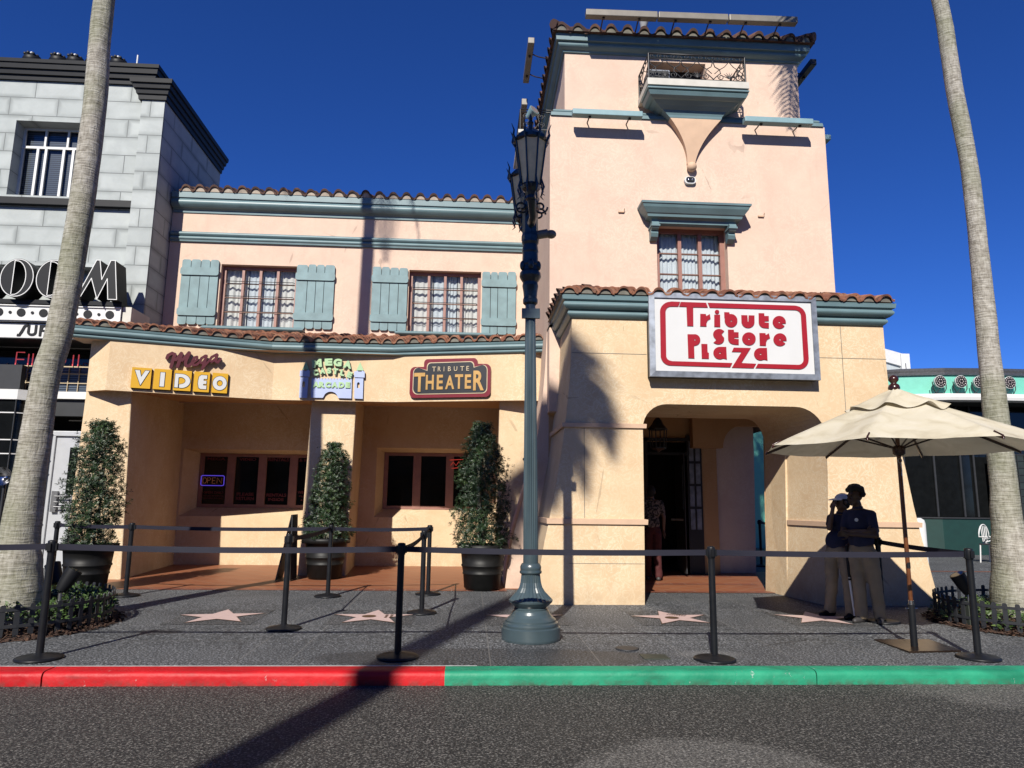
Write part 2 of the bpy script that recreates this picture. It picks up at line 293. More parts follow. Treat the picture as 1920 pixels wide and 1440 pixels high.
# ------------------------------------------------------------------ mesh helpers
COL = scn.collection
WLOC = {}
def V3(p): return Vector(p)
class MB:
    def __init__(s): s.v = []; s.f = []; s.m = []; s.sm = []
    def add(s, vs, fs, mi=0, smooth=False):
        o = len(s.v); s.v += [tuple(p) for p in vs]
        for f in fs: s.f.append(tuple(i+o for i in f)); s.m.append(mi); s.sm.append(smooth)
        return s
    def box(s, x0, x1, y0, y1, z0, z1, mi=0):
        return s.add([(x0, y0, z0), (x1, y0, z0), (x1, y1, z0), (x0, y1, z0), (x0, y0, z1), (x1, y0, z1), (x1, y1, z1), (x0, y1, z1)],
                     [(0, 3, 2, 1), (4, 5, 6, 7), (0, 1, 5, 4), (1, 2, 6, 5), (2, 3, 7, 6), (3, 0, 4, 7)], mi)
    def hexa(s, b, t, mi=0):
        return s.add(list(b)+list(t), [(0, 3, 2, 1), (4, 5, 6, 7), (0, 1, 5, 4), (1, 2, 6, 5), (2, 3, 7, 6), (3, 0, 4, 7)], mi)
    def prism(s, poly, z0, z1, mi=0):
        n = len(poly); vs = [(x, y, z0) for x, y in poly]+[(x, y, z1) for x, y in poly]
        return s.add(vs, [tuple(reversed(range(n))), tuple(range(n, 2*n))]+[(i, (i+1) % n, n+(i+1) % n, n+i) for i in range(n)], mi)
    def tube(s, path, r, n=8, mi=0, smooth=True, caps=True):
        pts = [V3(p) for p in path]; rs = r if isinstance(r, (list, tuple)) else [r]*len(pts)
        d0 = (pts[1]-pts[0]).normalized(); a = d0.orthogonal().normalized(); vs = []
        for i, p in enumerate(pts):
            d = ((pts[min(i+1, len(pts)-1)]-pts[max(i-1, 0)])).normalized(); a = (a-d*a.dot(d)).normalized(); b = d.cross(a)
            vs += [p+(a*math.cos(2*PI*j/n)+b*math.sin(2*PI*j/n))*rs[i] for j in range(n)]
        fs = [(i*n+j, i*n+(j+1) % n, (i+1)*n+(j+1) % n, (i+1)*n+j) for i in range(len(pts)-1) for j in range(n)]
        s.add(vs, fs, mi, smooth)
        if caps: s.add(vs[:n], [tuple(reversed(range(n)))], mi); s.add(vs[-n:], [tuple(range(n))], mi)
        return s
    def lathe(s, prof, c=(0, 0), n=24, mi=0, smooth=True, flute=None, crease=False):
        if crease:
            for a_, b_ in zip(prof, prof[1:]):
                vs = [(c[0]+r*math.cos(2*PI*j/n), c[1]+r*math.sin(2*PI*j/n), z) for r, z in (a_, b_) for j in range(n)]
                s.add(vs, [(j, (j+1) % n, n+(j+1) % n, n+j) for j in range(n)], mi, True)
            return s
        vs = []
        for (r, z) in prof:
            for j in range(n):
                rr = r
                if flute and flute[0] <= z <= flute[1] and j % 2: rr = r*flute[2]
                vs.append((c[0]+rr*math.cos(2*PI*j/n), c[1]+rr*math.sin(2*PI*j/n), z))
        fs = [(i*n+j, i*n+(j+1) % n, (i+1)*n+(j+1) % n, (i+1)*n+j) for i in range(len(prof)-1) for j in range(n)]
        s.add(vs, fs, mi, smooth); s.add(vs[:n], [tuple(reversed(range(n)))], mi); s.add(vs[-n:], [tuple(range(n))], mi); return s
    def sweep(s, path, prof, mi=0, closed=False, smooth=False):
        P = [Vector((x, y)) for x, y in path]; n = len(P); offs = []
        for i in range(n):
            def nrm(a, b): d = (b-a).normalized(); return Vector((d.y, -d.x))
            if closed or 0 < i < n-1:
                n1 = nrm(P[i-1], P[i]); n2 = nrm(P[i], P[(i+1) % n]); m = (n1+n2).normalized(); offs.append(m/max(.3, m.dot(n1)))
            else: offs.append(nrm(P[0], P[1]) if i == 0 else nrm(P[-2], P[-1]))
        k = len(prof); vs = [(P[i].x+offs[i].x*o, P[i].y+offs[i].y*o, z) for i in range(n) for o, z in prof]
        L = n if closed else n-1
        fs = [(i*k+j, ((i+1) % n)*k+j, ((i+1) % n)*k+j+1, i*k+j+1) for i in range(L) for j in range(k-1)]
        s.add(vs, fs, mi, smooth)
        if not closed: s.add(vs[:k], [tuple(range(k))], mi); s.add(vs[-k:], [tuple(reversed(range(k)))], mi)
        return s
    def sphere(s, c, r, mi=0, n=14, m=9, smooth=True):
        r = r if isinstance(r, (tuple, list)) else (r, r, r)
        vs = [(c[0]+r[0]*math.sin(PI*i/m)*math.cos(2*PI*j/n), c[1]+r[1]*math.sin(PI*i/m)*math.sin(2*PI*j/n), c[2]+r[2]*math.cos(PI*i/m)) for i in range(m+1) for j in range(n)]
        fs = [(i*n+j, (i+1)*n+j, (i+1)*n+(j+1) % n, i*n+(j+1) % n) for i in range(m) for j in range(n)]
        return s.add(vs, fs, mi, smooth)
    def mesh(s, me, mat=None, mi=0):
        vs = [(mat @ v.co) if mat else v.co for v in me.vertices]; return s.add(vs, [tuple(p.vertices) for p in me.polygons], mi, me.polygons[0].use_smooth if me.polygons else False)
    def build(s, name, mats, parent=None, bevel=0):
        me = bpy.data.meshes.new(name); off = WLOC.get(parent.name, Vector((0, 0, 0))) if parent else Vector((0, 0, 0))
        me.from_pydata([(v[0]-off.x, v[1]-off.y, v[2]-off.z) for v in s.v], [], s.f)
        for m in (mats if isinstance(mats, (list, tuple)) else [mats]): me.materials.append(M[m])
        me.polygons.foreach_set('material_index', s.m); me.polygons.foreach_set('use_smooth', s.sm); me.update()
        o = bpy.data.objects.new(name, me); COL.objects.link(o)
        if parent: o.parent = parent; WLOC[o.name] = off
        if bevel:
            b = o.modifiers.new('bevel', 'BEVEL'); b.width = bevel; b.segments = 2; b.limit_method = 'ANGLE'; b.angle_limit = math.radians(40)
        return o
def tag(o, label=None, cat=None, group=None, kind=None):
    if label: o['label'] = label
    if cat: o['category'] = cat
    if group: o['group'] = group
    if kind: o['kind'] = kind
    return o
def thing(name, label, cat, loc=(0, 0, 0), group=None):
    o = bpy.data.objects.new(name, None); COL.objects.link(o); o.location = loc; o.empty_display_size = .1; WLOC[o.name] = Vector(loc)
    return tag(o, label, cat, group)
def struct(mb, name, mats): return tag(mb.build(name, mats), kind='structure')
def dup(root, loc, label=None, rotz=None, group=None):
    def cp(o, par):
        c = o.copy(); COL.objects.link(c); c.parent = par
        for ch in list(o.children): cp(ch, c)
        return c
    kids = list(root.children); r = root.copy(); COL.objects.link(r); r.location = loc
    if rotz is not None: r.rotation_euler = (0, 0, rotz)
    if label: r['label'] = label
    if group: r['group'] = group
    for ch in kids: cp(ch, r)
    return r
def gz(y): return .01*(y-5)
# ------------------------------------------------------------------ flat shapes: filled outlines and lettering
def fill_mesh(polys, depth):
    c = bpy.data.curves.new('t', 'CURVE'); c.dimensions = '2D'; c.fill_mode = 'BOTH'; c.extrude = depth/2
    for pl in polys:
        sp = c.splines.new('POLY'); sp.points.add(len(pl)-1); sp.use_cyclic_u = True
        for q, p in zip(sp.points, pl): q.co = (p[0], p[1], 0, 1)
    o = bpy.data.objects.new('t', c); COL.objects.link(o); bpy.context.view_layer.update()
    me = bpy.data.meshes.new_from_object(o.evaluated_get(bpy.context.evaluated_depsgraph_get())); bpy.data.objects.remove(o); bpy.data.curves.remove(c); return me
def text_mesh(txt, w, h, depth=.01, bold=.0, x0=0, y0=0, keep=False):
    c = bpy.data.curves.new('t', 'FONT'); c.body = txt; c.extrude = .5; c.offset = bold; c.resolution_u = 4
    o = bpy.data.objects.new('t', c); COL.objects.link(o); bpy.context.view_layer.update()
    me = bpy.data.meshes.new_from_object(o.evaluated_get(bpy.context.evaluated_depsgraph_get())); bpy.data.objects.remove(o); bpy.data.curves.remove(c)
    xs = [v.co.x for v in me.vertices]; ys = [v.co.y for v in me.vertices]; ax, bx, ay, by = min(xs), max(xs), min(ys), max(ys)
    for v in me.vertices: v.co = ((v.co.x-ax)/(bx-ax)*w+x0, (v.co.y-ay)/(by-ay)*h+y0, v.co.z*depth)
    return me
class Plane:      # a sign face: origin, u along the face, v up, n towards the street
    def __init__(s, o, u, v=(0, 0, 1)):
        s.o = V3(o); s.u = V3(u).normalized(); s.v = V3(v).normalized(); s.n = s.u.cross(s.v)
    def mat(s, d=0):
        o = s.o+s.n*d; return Matrix(((s.u.x, s.v.x, s.n.x, o.x), (s.u.y, s.v.y, s.n.y, o.y), (s.u.z, s.v.z, s.n.z, o.z), (0, 0, 0, 1)))
    def part(s, name, me, mat, d, parent):
        return MB().mesh(me, s.mat(d)).build(name, mat, parent)
def homog(src, W, H):      # corners TL, TR, BR, BL of an outline drawing -> metres on the sign face (origin bottom left)
    dst = [(0, H), (W, H), (W, 0), (0, 0)]; A = []; b = []
    for (x, y), (X, Y) in zip(src, dst):
        A.append([x, y, 1, 0, 0, 0, -X*x, -X*y]); b.append(X); A.append([0, 0, 0, x, y, 1, -Y*x, -Y*y]); b.append(Y)
    h = np.linalg.solve(np.array(A, float), np.array(b, float))
    return lambda p: ((h[0]*p[0]+h[1]*p[1]+h[2])/(h[6]*p[0]+h[7]*p[1]+1), (h[3]*p[0]+h[4]*p[1]+h[5])/(h[6]*p[0]+h[7]*p[1]+1))
def circ(cx, cy, rx, ry=None, n=28, a0=0, a1=360):
    ry = ry or rx; full = abs(a1-a0) >= 360; k = n if full else n+1
    return [(cx+rx*math.cos(math.radians(a0+(a1-a0)*i/n)), cy+ry*math.sin(math.radians(a0+(a1-a0)*i/n))) for i in range(k)]
def rrect(x0, y0, x1, y1, r, n=6):
    out = []
    for cx, cy, a in ((x1-r, y0+r, -90), (x1-r, y1-r, 0), (x0+r, y1-r, 90), (x0+r, y0+r, 180)): out += circ(cx, cy, r, n=n, a0=a, a1=a+90)
    return out
def stroke(pts, w):      # outline of a thick polyline
    L, Rr = [], []; P = [Vector(p) for p in pts]
    for i, p in enumerate(P):
        d = (P[min(i+1, len(P)-1)]-P[max(i-1, 0)]).normalized(); nn = Vector((-d.y, d.x))*(w/2)
        L.append(tuple(p+nn)); Rr.append(tuple(p-nn))
    return L+Rr[::-1]
def wall_holes(mb, x0, x1, z0, z1, y, holes, depth=.2, mi=0):      # front wall with rectangular openings and their reveals
    xs = sorted({x0, x1, *[h[0] for h in holes], *[h[1] for h in holes]}); zs = sorted({z0, z1, *[h[2] for h in holes], *[h[3] for h in holes]})
    for a, b in zip(xs, xs[1:]):
        for c, d in zip(zs, zs[1:]):
            if not any(h[0]-1e-6 <= a and b <= h[1]+1e-6 and h[2]-1e-6 <= c and d <= h[3]+1e-6 for h in holes):
                mb.add([(a, y, c), (b, y, c), (b, y, d), (a, y, d)], [(0, 1, 2, 3)], mi)
    for a, b, c, d in [h[:4] for h in holes]:
        q = y+depth; mb.add([(a, y, c), (b, y, c), (b, y, d), (a, y, d), (a, q, c), (b, q, c), (b, q, d), (a, q, d)], [(0, 4, 5, 1), (1, 5, 6, 2), (2, 6, 7, 3), (3, 7, 4, 0)], mi)
def brush(mb, pts, w, plane, d, th=.04):      # thick painted stroke: overlapping slabs with round joints, each a hair deeper than the last
    P = [Vector(p) for p in pts]
    for i, p in enumerate(P):
        me = fill_mesh([circ(p.x, p.y, w/2, n=14)], th); mb.mesh(me, plane.mat(d+.0005*(i % 2)+.0002)); bpy.data.meshes.remove(me)
        if i < len(P)-1:
            q = P[i+1]; dd = (q-p).normalized(); nn = Vector((-dd.y, dd.x))*w/2; me = fill_mesh([[tuple(p-nn), tuple(q-nn), tuple(q+nn), tuple(p+nn)]], th); mb.mesh(me, plane.mat(d+.0011*(1+i % 3))); bpy.data.meshes.remove(me)
def arc_prof(o0, z0, o1, z1, n=5, bulge=.5):      # rounded moulding between two profile points
    out = []
    for i in range(n+1):
        t = i/n; x = o0+(o1-o0)*t; z = z0+(z1-z0)*t; q = math.sin(PI*t)*bulge*math.hypot(o1-o0, z1-z0); out.append((x+q, z))
    return out
def tile_roof(A, B, C, D, pitch=.27, course=.36, amp=.045, seed=1, mortar=True, lift=.0, drop=.07, thick=.03):
    PR = [(-.5, -1.0), (-.41, -.92), (-.34, -.62)]+[(.315*math.sin(t_), 1.75*math.cos(t_)-.75) for t_ in [math.radians(-78+19.5*i) for i in range(9)]]+[(.34, -.62), (.41, -.92), (.5, -1.0)]; q = len(PR)-1
    A, B, C, D = map(V3, (A, B, C, D)); n = max(1, round((B-A).length/pitch)); mb = MB(); r = random.Random(seed)
    for i in range(n):
        e = A.lerp(B, (i+.5)/n); t = C.lerp(D, (i+.5)/n); d = t-e; L = d.length; d.normalize()
        wv = (B-A).normalized(); w_ = (B-A).length/n; up = wv.cross(d).normalized(); m = max(1, round(L/course))
        if up.z < 0: up = -up
        for k in range(m):
            j = r.uniform(-.012, .012); s0 = k*L/m+(r.uniform(-.012, .012) if k else 0); s1 = (k+1)*L/m+.05; jx = r.uniform(-.008, .008); vs = []
            for ss, hh, tp in ((s0, .03+j, 1), (s1, -.004, .9)):
                for z_off in ((0, -thick) if ss == s0 else (0,)):
                    for uu, zz_ in PR:
                        x = w_*uu; z = amp*zz_*tp
                        vs.append(e+wv*(x+jx)+d*ss+up*(z+hh+z_off+lift))
            q1 = q+1
            mb.add(vs, [(a, a+1, 2*q1+a+1, 2*q1+a) for a in range(q)], 0, True)
            mb.add(vs[:2*q1], [(q1+a, q1+a+1, a+1, a) for a in range(q)], 0)
        if mortar:
            vs = []
            for uu, zz_ in PR:
                x = w_*uu; z = amp*zz_
                vs += [e+wv*x+d*.035+up*(z+.005+lift), e+wv*x+d*.035+Vector((0, 0, -drop))]
            mb.add(vs, [(2*a+1, 2*a+3, 2*a+2, 2*a) for a in range(q)], 1)
    return mb
# ================================================================== SETTING: road, kerb, pavement, floors
mb = MB(); nx, ny = 2, 2
mb.add([(-300, -300, -.10), (300, -300, -.10), (300, 6.34, -.10), (-300, 6.34, -.10)], [(0, 1, 2, 3)])
struct(mb, 'road', 'asphalt')
mb = MB()
def kerb_piece(x0, x1, mi):
    n = max(2, int((x1-x0)/.12)); pr = [(6.29, -.12), (6.285, -.03), (6.292, -.004), (6.31, .009), (6.34, .013), (6.475, .0155)]; vs = []
    for i in range(n+1):
        x = x0+(x1-x0)*i/n
        for j, (y, z) in enumerate(pr):
            d = mnoise.noise(Vector((x*2.3, j*3.1, 0)))*.004*(j < 5); vs.append((x, y+d, z+d*.6))
    k = len(pr); mb.add(vs, [(i*k+j, (i+1)*k+j, (i+1)*k+j+1, i*k+j+1) for i in range(n) for j in range(k-1)], mi, True)
    for b in (0, n): mb.add(vs[b*k:b*k+k]+[(x0 if b == 0 else x1, 6.475, -.12)], [tuple(range(k+1))], mi)
for a, b, m in ((-14, -3.432, 0), (-3.418, -.172, 0), (-.172, 3.02, 1), (3.03, 6.1, 1), (6.11, 14, 1), (-60, -14.01, 0), (14.01, 60, 1)): kerb_piece(a, b, m)
mb.add([(-60, 6.475, .0158), (.1, 6.475, .0158), (.1, 6.5, .0162), (-60, 6.5, .0162)], [(0, 1, 2, 3)], 2)
struct(mb, 'kerb', ['kerb_red', 'kerb_green', 'kerb_line'])
mb = MB(); ys = [6.5, 11.4, 20, 60, 300]; zs = [gz(6.5), gz(11.4), gz(20), .3, .3]; vs = []
mb.add([(-300, 6.5, .0158), (.1, 6.5, .0158), (.1, 6.475, .0158), (300, 6.475, .0158)], [])
vs = [(x, y, z) for y, z in [(6.476, .0145)]+list(zip(ys, zs)) for x in (-300, 300)]
mb.add(vs, [(2*i, 2*i+1, 2*i+3, 2*i+2) for i in range(5)]); struct(mb, 'pavement', 'terrazzo')
# floors of clay tile
def sheet(name, poly, m, dz):
    return struct(MB().add([(x, y, gz(y)+dz) for x, y in poly], [tuple(range(len(poly)))]), name, m)
sheet('tiled_floor', [(-6.7, 11.62), (1.3, 11.62), (1.3, 16), (-6.7, 16)], 'clay_tiles', .004)
sheet('brick_border', [(-6.7, 11.40), (.62, 11.40), (.62, 11.62), (-6.7, 11.62)], 'clay_bricks', .004)
sheet('tiled_floor', [(2.4, 11.32), (5.3, 11.32), (6.3, 14.6), (2.4, 14.6)], 'clay_tiles', .004)
for yy in (11.32, 12.35, 13.6): sheet('brick_border', [(2.4, yy), (5.0, yy), (5.0, yy+.2), (2.4, yy+.2)], 'clay_bricks', .008)
sheet('back_path', [(6.9, 14.9), (40, 14.9), (40, 15.05), (6.9, 15.05)], 'clay_bricks', .004)
# stars set in the pavement
def star(cx, cy, R, rot, name_dir, label):
    t = thing('pavement_star', label, 'star', (cx, cy, gz(cy)), 'pink stars set in the pavement')
    sq = .5; z = lambda y: gz(y)
    MB().add([(cx+a*sq, cy+b*.53, gz(cy+b*.53)+.004) for a, b in ((-1, -1), (1, -1), (1, 1), (-1, 1))], [(0, 1, 2, 3)]).build('dark_panel', 'terrazzo_dark', t)
    P = []
    for i in range(10):
        r = R if i % 2 == 0 else R*.40; a = rot+PI*i/5; P.append((cx+r*math.cos(a), cy+r*math.sin(a)))
    def flat(pp, dz): return [(x, y, gz(y)+dz) for x, y in pp]
    rim = [(cx+(x-cx)*1.05, cy+(y-cy)*1.05) for x, y in P]
    MB().add(flat(rim, .008)+[(cx, cy, gz(cy)+.008)], [(i, (i+1) % 10, 10) for i in range(10)]).build('brass_rim', 'brass', t)
    MB().add(flat(P, .012)+[(cx, cy, gz(cy)+.012)], [(i, (i+1) % 10, 10) for i in range(10)]).build('star_inlay', 'star_pink', t)
    if name_dir is not None:
        em = circ(cx-.05*math.cos(name_dir), cy-.05*math.sin(name_dir), .085, n=20)
        MB().add(flat(em, .016), [tuple(range(20))]).build('emblem', 'brass', t)
        mb = MB(); u = Vector((math.cos(name_dir+PI/2), math.sin(name_dir+PI/2))); v = Vector((math.cos(name_dir), math.sin(name_dir)))
        for row in range(2):
            for q in range(8):
                o = Vector((cx, cy))+v*(.14+.06*row)+u*(-.11+.03*q); P4 = [o, o+u*.017, o+u*.017+v*(.03+.006*(q % 3)), o+v*.03]
                mb.add(flat([tuple(p) for p in P4], .016), [(0, 1, 2, 3)])
        mb.build('name_inlay', 'brass', t)
star(-2.92, 8.97, .5, math.radians(98), None, 'plain pink star with no emblem, leftmost star in the dark pavement')
star(-1.12, 8.97, .5, math.radians(-54), math.radians(0), 'pink star with brass emblem between two barrier posts left of the lamp post')
star(.72, 8.97, .5, math.radians(20), math.radians(20), 'pink star mostly hidden behind the base of the lamp post')
star(2.54, 8.97, .5, math.radians(96), math.radians(60), 'pink star with brass emblem in front of the arched entrance')
star(4.36, 8.97, .5, math.radians(80), None, 'pink star half in the umbrella shadow beside the two standing people')
# small covers
t = thing('utility_cover', 'round dark access cover in the pavement near the green kerb', 'cover', (1.57, 7.17, .02))
MB().lathe([(.115, gz(7.17)+.003), (.115, gz(7.17)+.01), (.1, gz(7.17)+.012)], (1.57, 7.17), 24).build('lid', 'charcoal', t)
t = thing('utility_cover', 'square greenish metal cover in the pavement near the green kerb', 'cover', (1.75, 6.82, .02))
MB().box(1.63, 1.87, 6.72, 6.92, .0, gz(6.82)+.008).build('lid', 'green_box', t)

# ================================================================== THEATER BUILDING (left)
TB = thing('theater_building', 'peach stucco shop building with blue shutters, tiled canopy and two recessed shop windows', 'building', (-2.6, 14, 0))
mb = MB(); W1 = (-5.43, -3.81, 5.05, 6.43); W2 = (-1.41, .16, 5.03, 6.43)
wall_holes(mb, -6.56, 1.4, 3.4, 7.9, 15.0, [W1, W2], .2)
mb.box(-6.56, 1.4, 15.6, 15.8, 3.4, 7.6)
mb.build('upper_wall', 'stucco_pink', TB)
MB().box(-6.5, 1.3, 15.21, 20, 3.5, 3.55).box(-6.5, 1.3, 15.8, 22, 7.4, 7.6).build('inner_floor', 'interior', TB)
band = [(0, 6.90), (.045, 6.905), (.05, 6.93)]+arc_prof(.05, 6.935, .05, 7.02, 6, .35)+[(.035, 7.03)]+arc_prof(.06, 7.035, .06, 7.12, 6, .3)+[(.02, 7.13), (0, 7.135)]
MB().sweep([(-6.54, 15), (1.35, 15)], band, 0).build('wall_moulding', 'blue_trim', TB)
corn = [(0, 7.56), (.025, 7.565), (.03, 7.62), (.05, 7.63), (.075, 7.65), (.085, 7.655)]+arc_prof(.11, 7.66, .15, 7.83, 7, .28)+[(.155, 7.845), (.18, 7.85), (.185, 7.98), (.0, 7.99)]
MB().sweep([(-6.54, 15), (1.35, 15)], corn, 0).build('cornice', 'blue_trim', TB)
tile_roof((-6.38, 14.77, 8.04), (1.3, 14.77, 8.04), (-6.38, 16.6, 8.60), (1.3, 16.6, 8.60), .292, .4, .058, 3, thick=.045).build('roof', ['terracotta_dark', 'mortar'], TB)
MB().add([(-6.56, 14.84, 7.97), (1.4, 14.84, 7.97), (1.4, 16.8, 8.5), (-6.56, 16.8, 8.5), (1.4, 22, 7.6), (-6.56, 22, 7.6)], [(0, 1, 2, 3), (3, 2, 4, 5)]).build('roof_deck', 'mortar', TB)
def curtain(x0, x1, z0, z1, y, parent, mat='curtain', seed=0, folds=34, gaps=()):
    mb = MB(); n = 120; vs = []
    for i in range(n+1):
        t_ = i/n; x = x0+(x1-x0)*t_; d = .016*math.sin(t_*folds*2*PI*.24+2.2*math.sin(t_*6+seed*1.7))+.05*mnoise.noise(Vector((x*7, seed*3.3, 0)))
        vs += [(x, y+d, z0), (x, y+d*.9, (z0+z1)/2), (x, y+d*.6, z1)]
    mb.add(vs, [(3*i+j, 3*i+3+j, 3*i+4+j, 3*i+1+j) for i in range(n) for j in range(2)], 0, True)
    return mb.build('curtain', mat, parent)
def window(parent, W, y, cols, rows, fr=.07, mul=.055, bar=.018, fm='brown_frame', barm='dark_frame', cur=('curtain',), seed=0, name='window', vertsill=True):
    x0, x1, z0, z1 = W; f = MB()
    f.box(x0, x0+fr, y, y+.07, z0, z1).box(x1-fr, x1, y, y+.07, z0, z1).box(x0+fr, x1-fr, y+.002, y+.068, z1-fr, z1).box(x0+fr, x1-fr, y+.002, y+.068, z0, z0+fr*.6)
    cw = (x1-x0-2*fr)/cols
    for i in range(1, cols): f.box(x0+fr+cw*i-mul/2, x0+fr+cw*i+mul/2, y-.012, y+.06, z0+fr*.6, z1-fr)
    wn = f.build(name, fm, parent)
    h = (z1-z0-fr*1.6)/rows
    for j in range(1, rows):
        zz = z0+fr*.6+h*j; b = MB()
        for i in range(cols): b.box(x0+fr+cw*i+(mul/2 if i else 0), x0+fr+cw*(i+1)-(mul/2 if i < cols-1 else 0), y-.004, y+.04, zz-bar/2, zz+bar/2)
        b.build('glazing_bar', barm, wn)
    MB().add([(x0+fr, y+.045, z0), (x1-fr, y+.045, z0), (x1-fr, y+.045, z1-fr), (x0+fr, y+.045, z1-fr)], [(0, 1, 2, 3)]).build('pane', 'glass', wn)
    if cur:
        n = len(cur); ww = (x1-x0)/n
        for q, cm in enumerate(cur): curtain(x0+ww*q+.01, x0+ww*(q+1)-.01, z0-.05, z1+.02, y+.13, wn, cm, seed+q, 34/n*2)
    return wn
def grille(parent, W, y, hs, bulge=.05):
    mb = MB(); x0, x1, z0, z1 = W
    for z in hs: mb.tube([(x0+.08, y, z), (x0+.10, y-bulge, z), (x1-.10, y-bulge, z), (x1-.08, y, z)], .008, 6)
    mb.build('grille', 'iron', parent)
for W, sd_ in ((W1, 1), (W2, 4)):
    wn = window(TB, W, 15.13, 4, 4, cur=('curtain', 'curtain_pale', 'curtain'), seed=sd_)
    grille(wn, W, 15.13, [W[2]+.36, W[2]+.70, W[2]+1.03])
    MB().box(W[0]-.1, W[1]+.1, 15.5, 15.52, W[2]-.3, W[3]+.2).build('backing', 'off_white', wn)
def sill(x0, x1, z0, z1, d, y, parent):
    pr = [(0, z0), (d*.55, z0), (d*.6, z0+(z1-z0)*.35), (d*.8, z0+(z1-z0)*.4)]+arc_prof(d*.95, z0+(z1-z0)*.45, d*.95, z1, 5, .4)+[(0, z1+.005)]
    MB().sweep([(x0+d*.4, y+.02), (x0+d*.4, y), (x1-d*.4, y), (x1-d*.4, y+.02)], pr).build('sill', 'blue_trim', parent)
sill(-5.57, -3.70, 4.87, 5.03, .16, 14.998, TB); sill(-1.54, .30, 4.88, 5.02, .16, 14.998, TB)
def shutter(x0, x1, z0, z1, seed):
    r = random.Random(seed); mb = MB(); n = 4; pl = Plane((0, 14.995, 0), (1, 0, 0)); xw = x1-x0; cuts = [0, .27+r.uniform(-.03, .03), .49+r.uniform(-.03, .03), .75+r.uniform(-.02, .02), 1]
    for i in range(n):
        a, b = x0+xw*cuts[i]+.006, x0+xw*cuts[i+1]-.006; dz = r.uniform(-.01, .01)
        me = fill_mesh([rrect(a, z0+dz, b, z1+dz, .045, 4)], .035); mb.mesh(me, pl.mat(.03)); bpy.data.meshes.remove(me)
    s_ = mb.build('shutter', 'blue_shutter', TB)
    for zc in (z0+.27, z1-.27):
        mb = MB(); me = fill_mesh([rrect(x0-.01, zc-.085, x1+.01, zc+.085, .05, 4)], .03); mb.mesh(me, pl.mat(.064)); bpy.data.meshes.remove(me); mb.build('batten', 'blue_shutter', s_)
for a in ((-6.24, -5.46, 5.07, 6.50, 1), (-3.82, -3.0, 5.03, 6.46, 2), (-2.20, -1.43, 5.04, 6.46, 3), (.18, .93, 5.02, 6.43, 4)): shutter(*a)
# canopy: fascia, gutter, tiles, soffit
FP = [(-6.66, 12.56), (-6.235, 12.35), (-3.66, 13.15), (-1.47, 13.13), (.90, 12.58), (1.26, 12.60)]
mb = MB(); zb = 3.242
def strip(mb, pts, z0, z1, mi=0, back=.12):
    n = len(pts)
    vs = [(x, y, z0) for x, y in pts]+[(x, y, z1) for x, y in pts]; mb.add(vs, [(i, i+1, n+i+1, n+i) for i in range(n-1)], mi)
strip(mb, FP, zb, 4.16); mb.build('canopy_fascia', 'stucco_yellow', TB)
bk = [(-6.75, 15.3, 3.44), (1.3, 15.3, 3.44)]
mb = MB(); vs = [(x, y, zb) for x, y in FP]; m_ = [(-6.75, 15.3, 3.44), (-6.4, 15.3, 3.44), (-4, 15.3, 3.44), (-1.5, 15.3, 3.44), (.9, 15.3, 3.44), (1.3, 15.3, 3.44)]
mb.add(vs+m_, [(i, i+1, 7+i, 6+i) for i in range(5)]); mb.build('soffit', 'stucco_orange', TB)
GP = [(-6.86, 12.14), (-3.70, 13.13), (-1.47, 13.11), (1.28, 12.47)]
gut = [(-.03, 4.11), (.01, 4.112)]+arc_prof(.02, 4.118, .02, 4.165, 5, .3)+[(.015, 4.172)]+arc_prof(.05, 4.18, .06, 4.265, 6, .25)+[(.07, 4.27), (.08, 4.305), (-.12, 4.325)]
MB().sweep(GP, gut).build('canopy_gutter', 'blue_trim', TB)
mb = MB(); mb.add([(x, y, 4.118) for x, y in GP]+[(-6.86, 12.7, 4.118), (1.28, 13.2, 4.118)], [(0, 1, 2, 3, 5, 4)]); mb.build('canopy_underside', 'stucco_band', TB)
RT = [(-6.9, 15.0), (-3.8, 15.0), (-1.45, 15.0), (1.3, 15.0)]
eo = [(-6.92, 12.02), (-3.72, 13.01), (-1.46, 12.99), (1.3, 12.36)]
for i, sd_ in ((0, 5), (1, 6), (2, 7)):
    a, b, c, d = eo[i], eo[i+1], RT[i], RT[i+1]
    tile_roof((*a, 4.365), (*b, 4.365), (*c, 4.91), (*d, 4.91), .262, .34, .046, sd_, drop=.045).build('canopy_roof', ['terracotta', 'mortar_dark'], TB)
mb = MB(); mb.add([(x, y+.06, 4.31) for x, y in eo]+[(x, y, 4.85) for x, y in RT], [(i, i+1, 5+i, 4+i) for i in range(3)]); mb.build('canopy_deck', 'mortar', TB)
# piers
def pier(b, t, name='pier', m='stucco_yellow', zt=3.5, z0=0): return MB().hexa([(x, y, z0) for x, y in b], [(x, y, zt) for x, y in t]).build(name, m, TB, bevel=.02)
pier([(-6.75, 12.62), (-5.80, 12.66), (-6.02, 15.5), (-6.9, 15.5)], [(-6.70, 12.64), (-5.95, 12.67), (-6.08, 15.5), (-6.9, 15.5)])
pier([(-3.06, 13.40), (-2.20, 13.40), (-2.36, 15.5), (-3.14, 15.5)], [(-2.99, 13.43), (-2.16, 13.43), (-2.30, 15.5), (-3.10, 15.5)])
pier([(.50, 12.86), (1.35, 12.82), (1.35, 15.5), (.56, 15.5)], [(.52, 12.87), (1.35, 12.84), (1.35, 15.5), (.60, 15.5)])
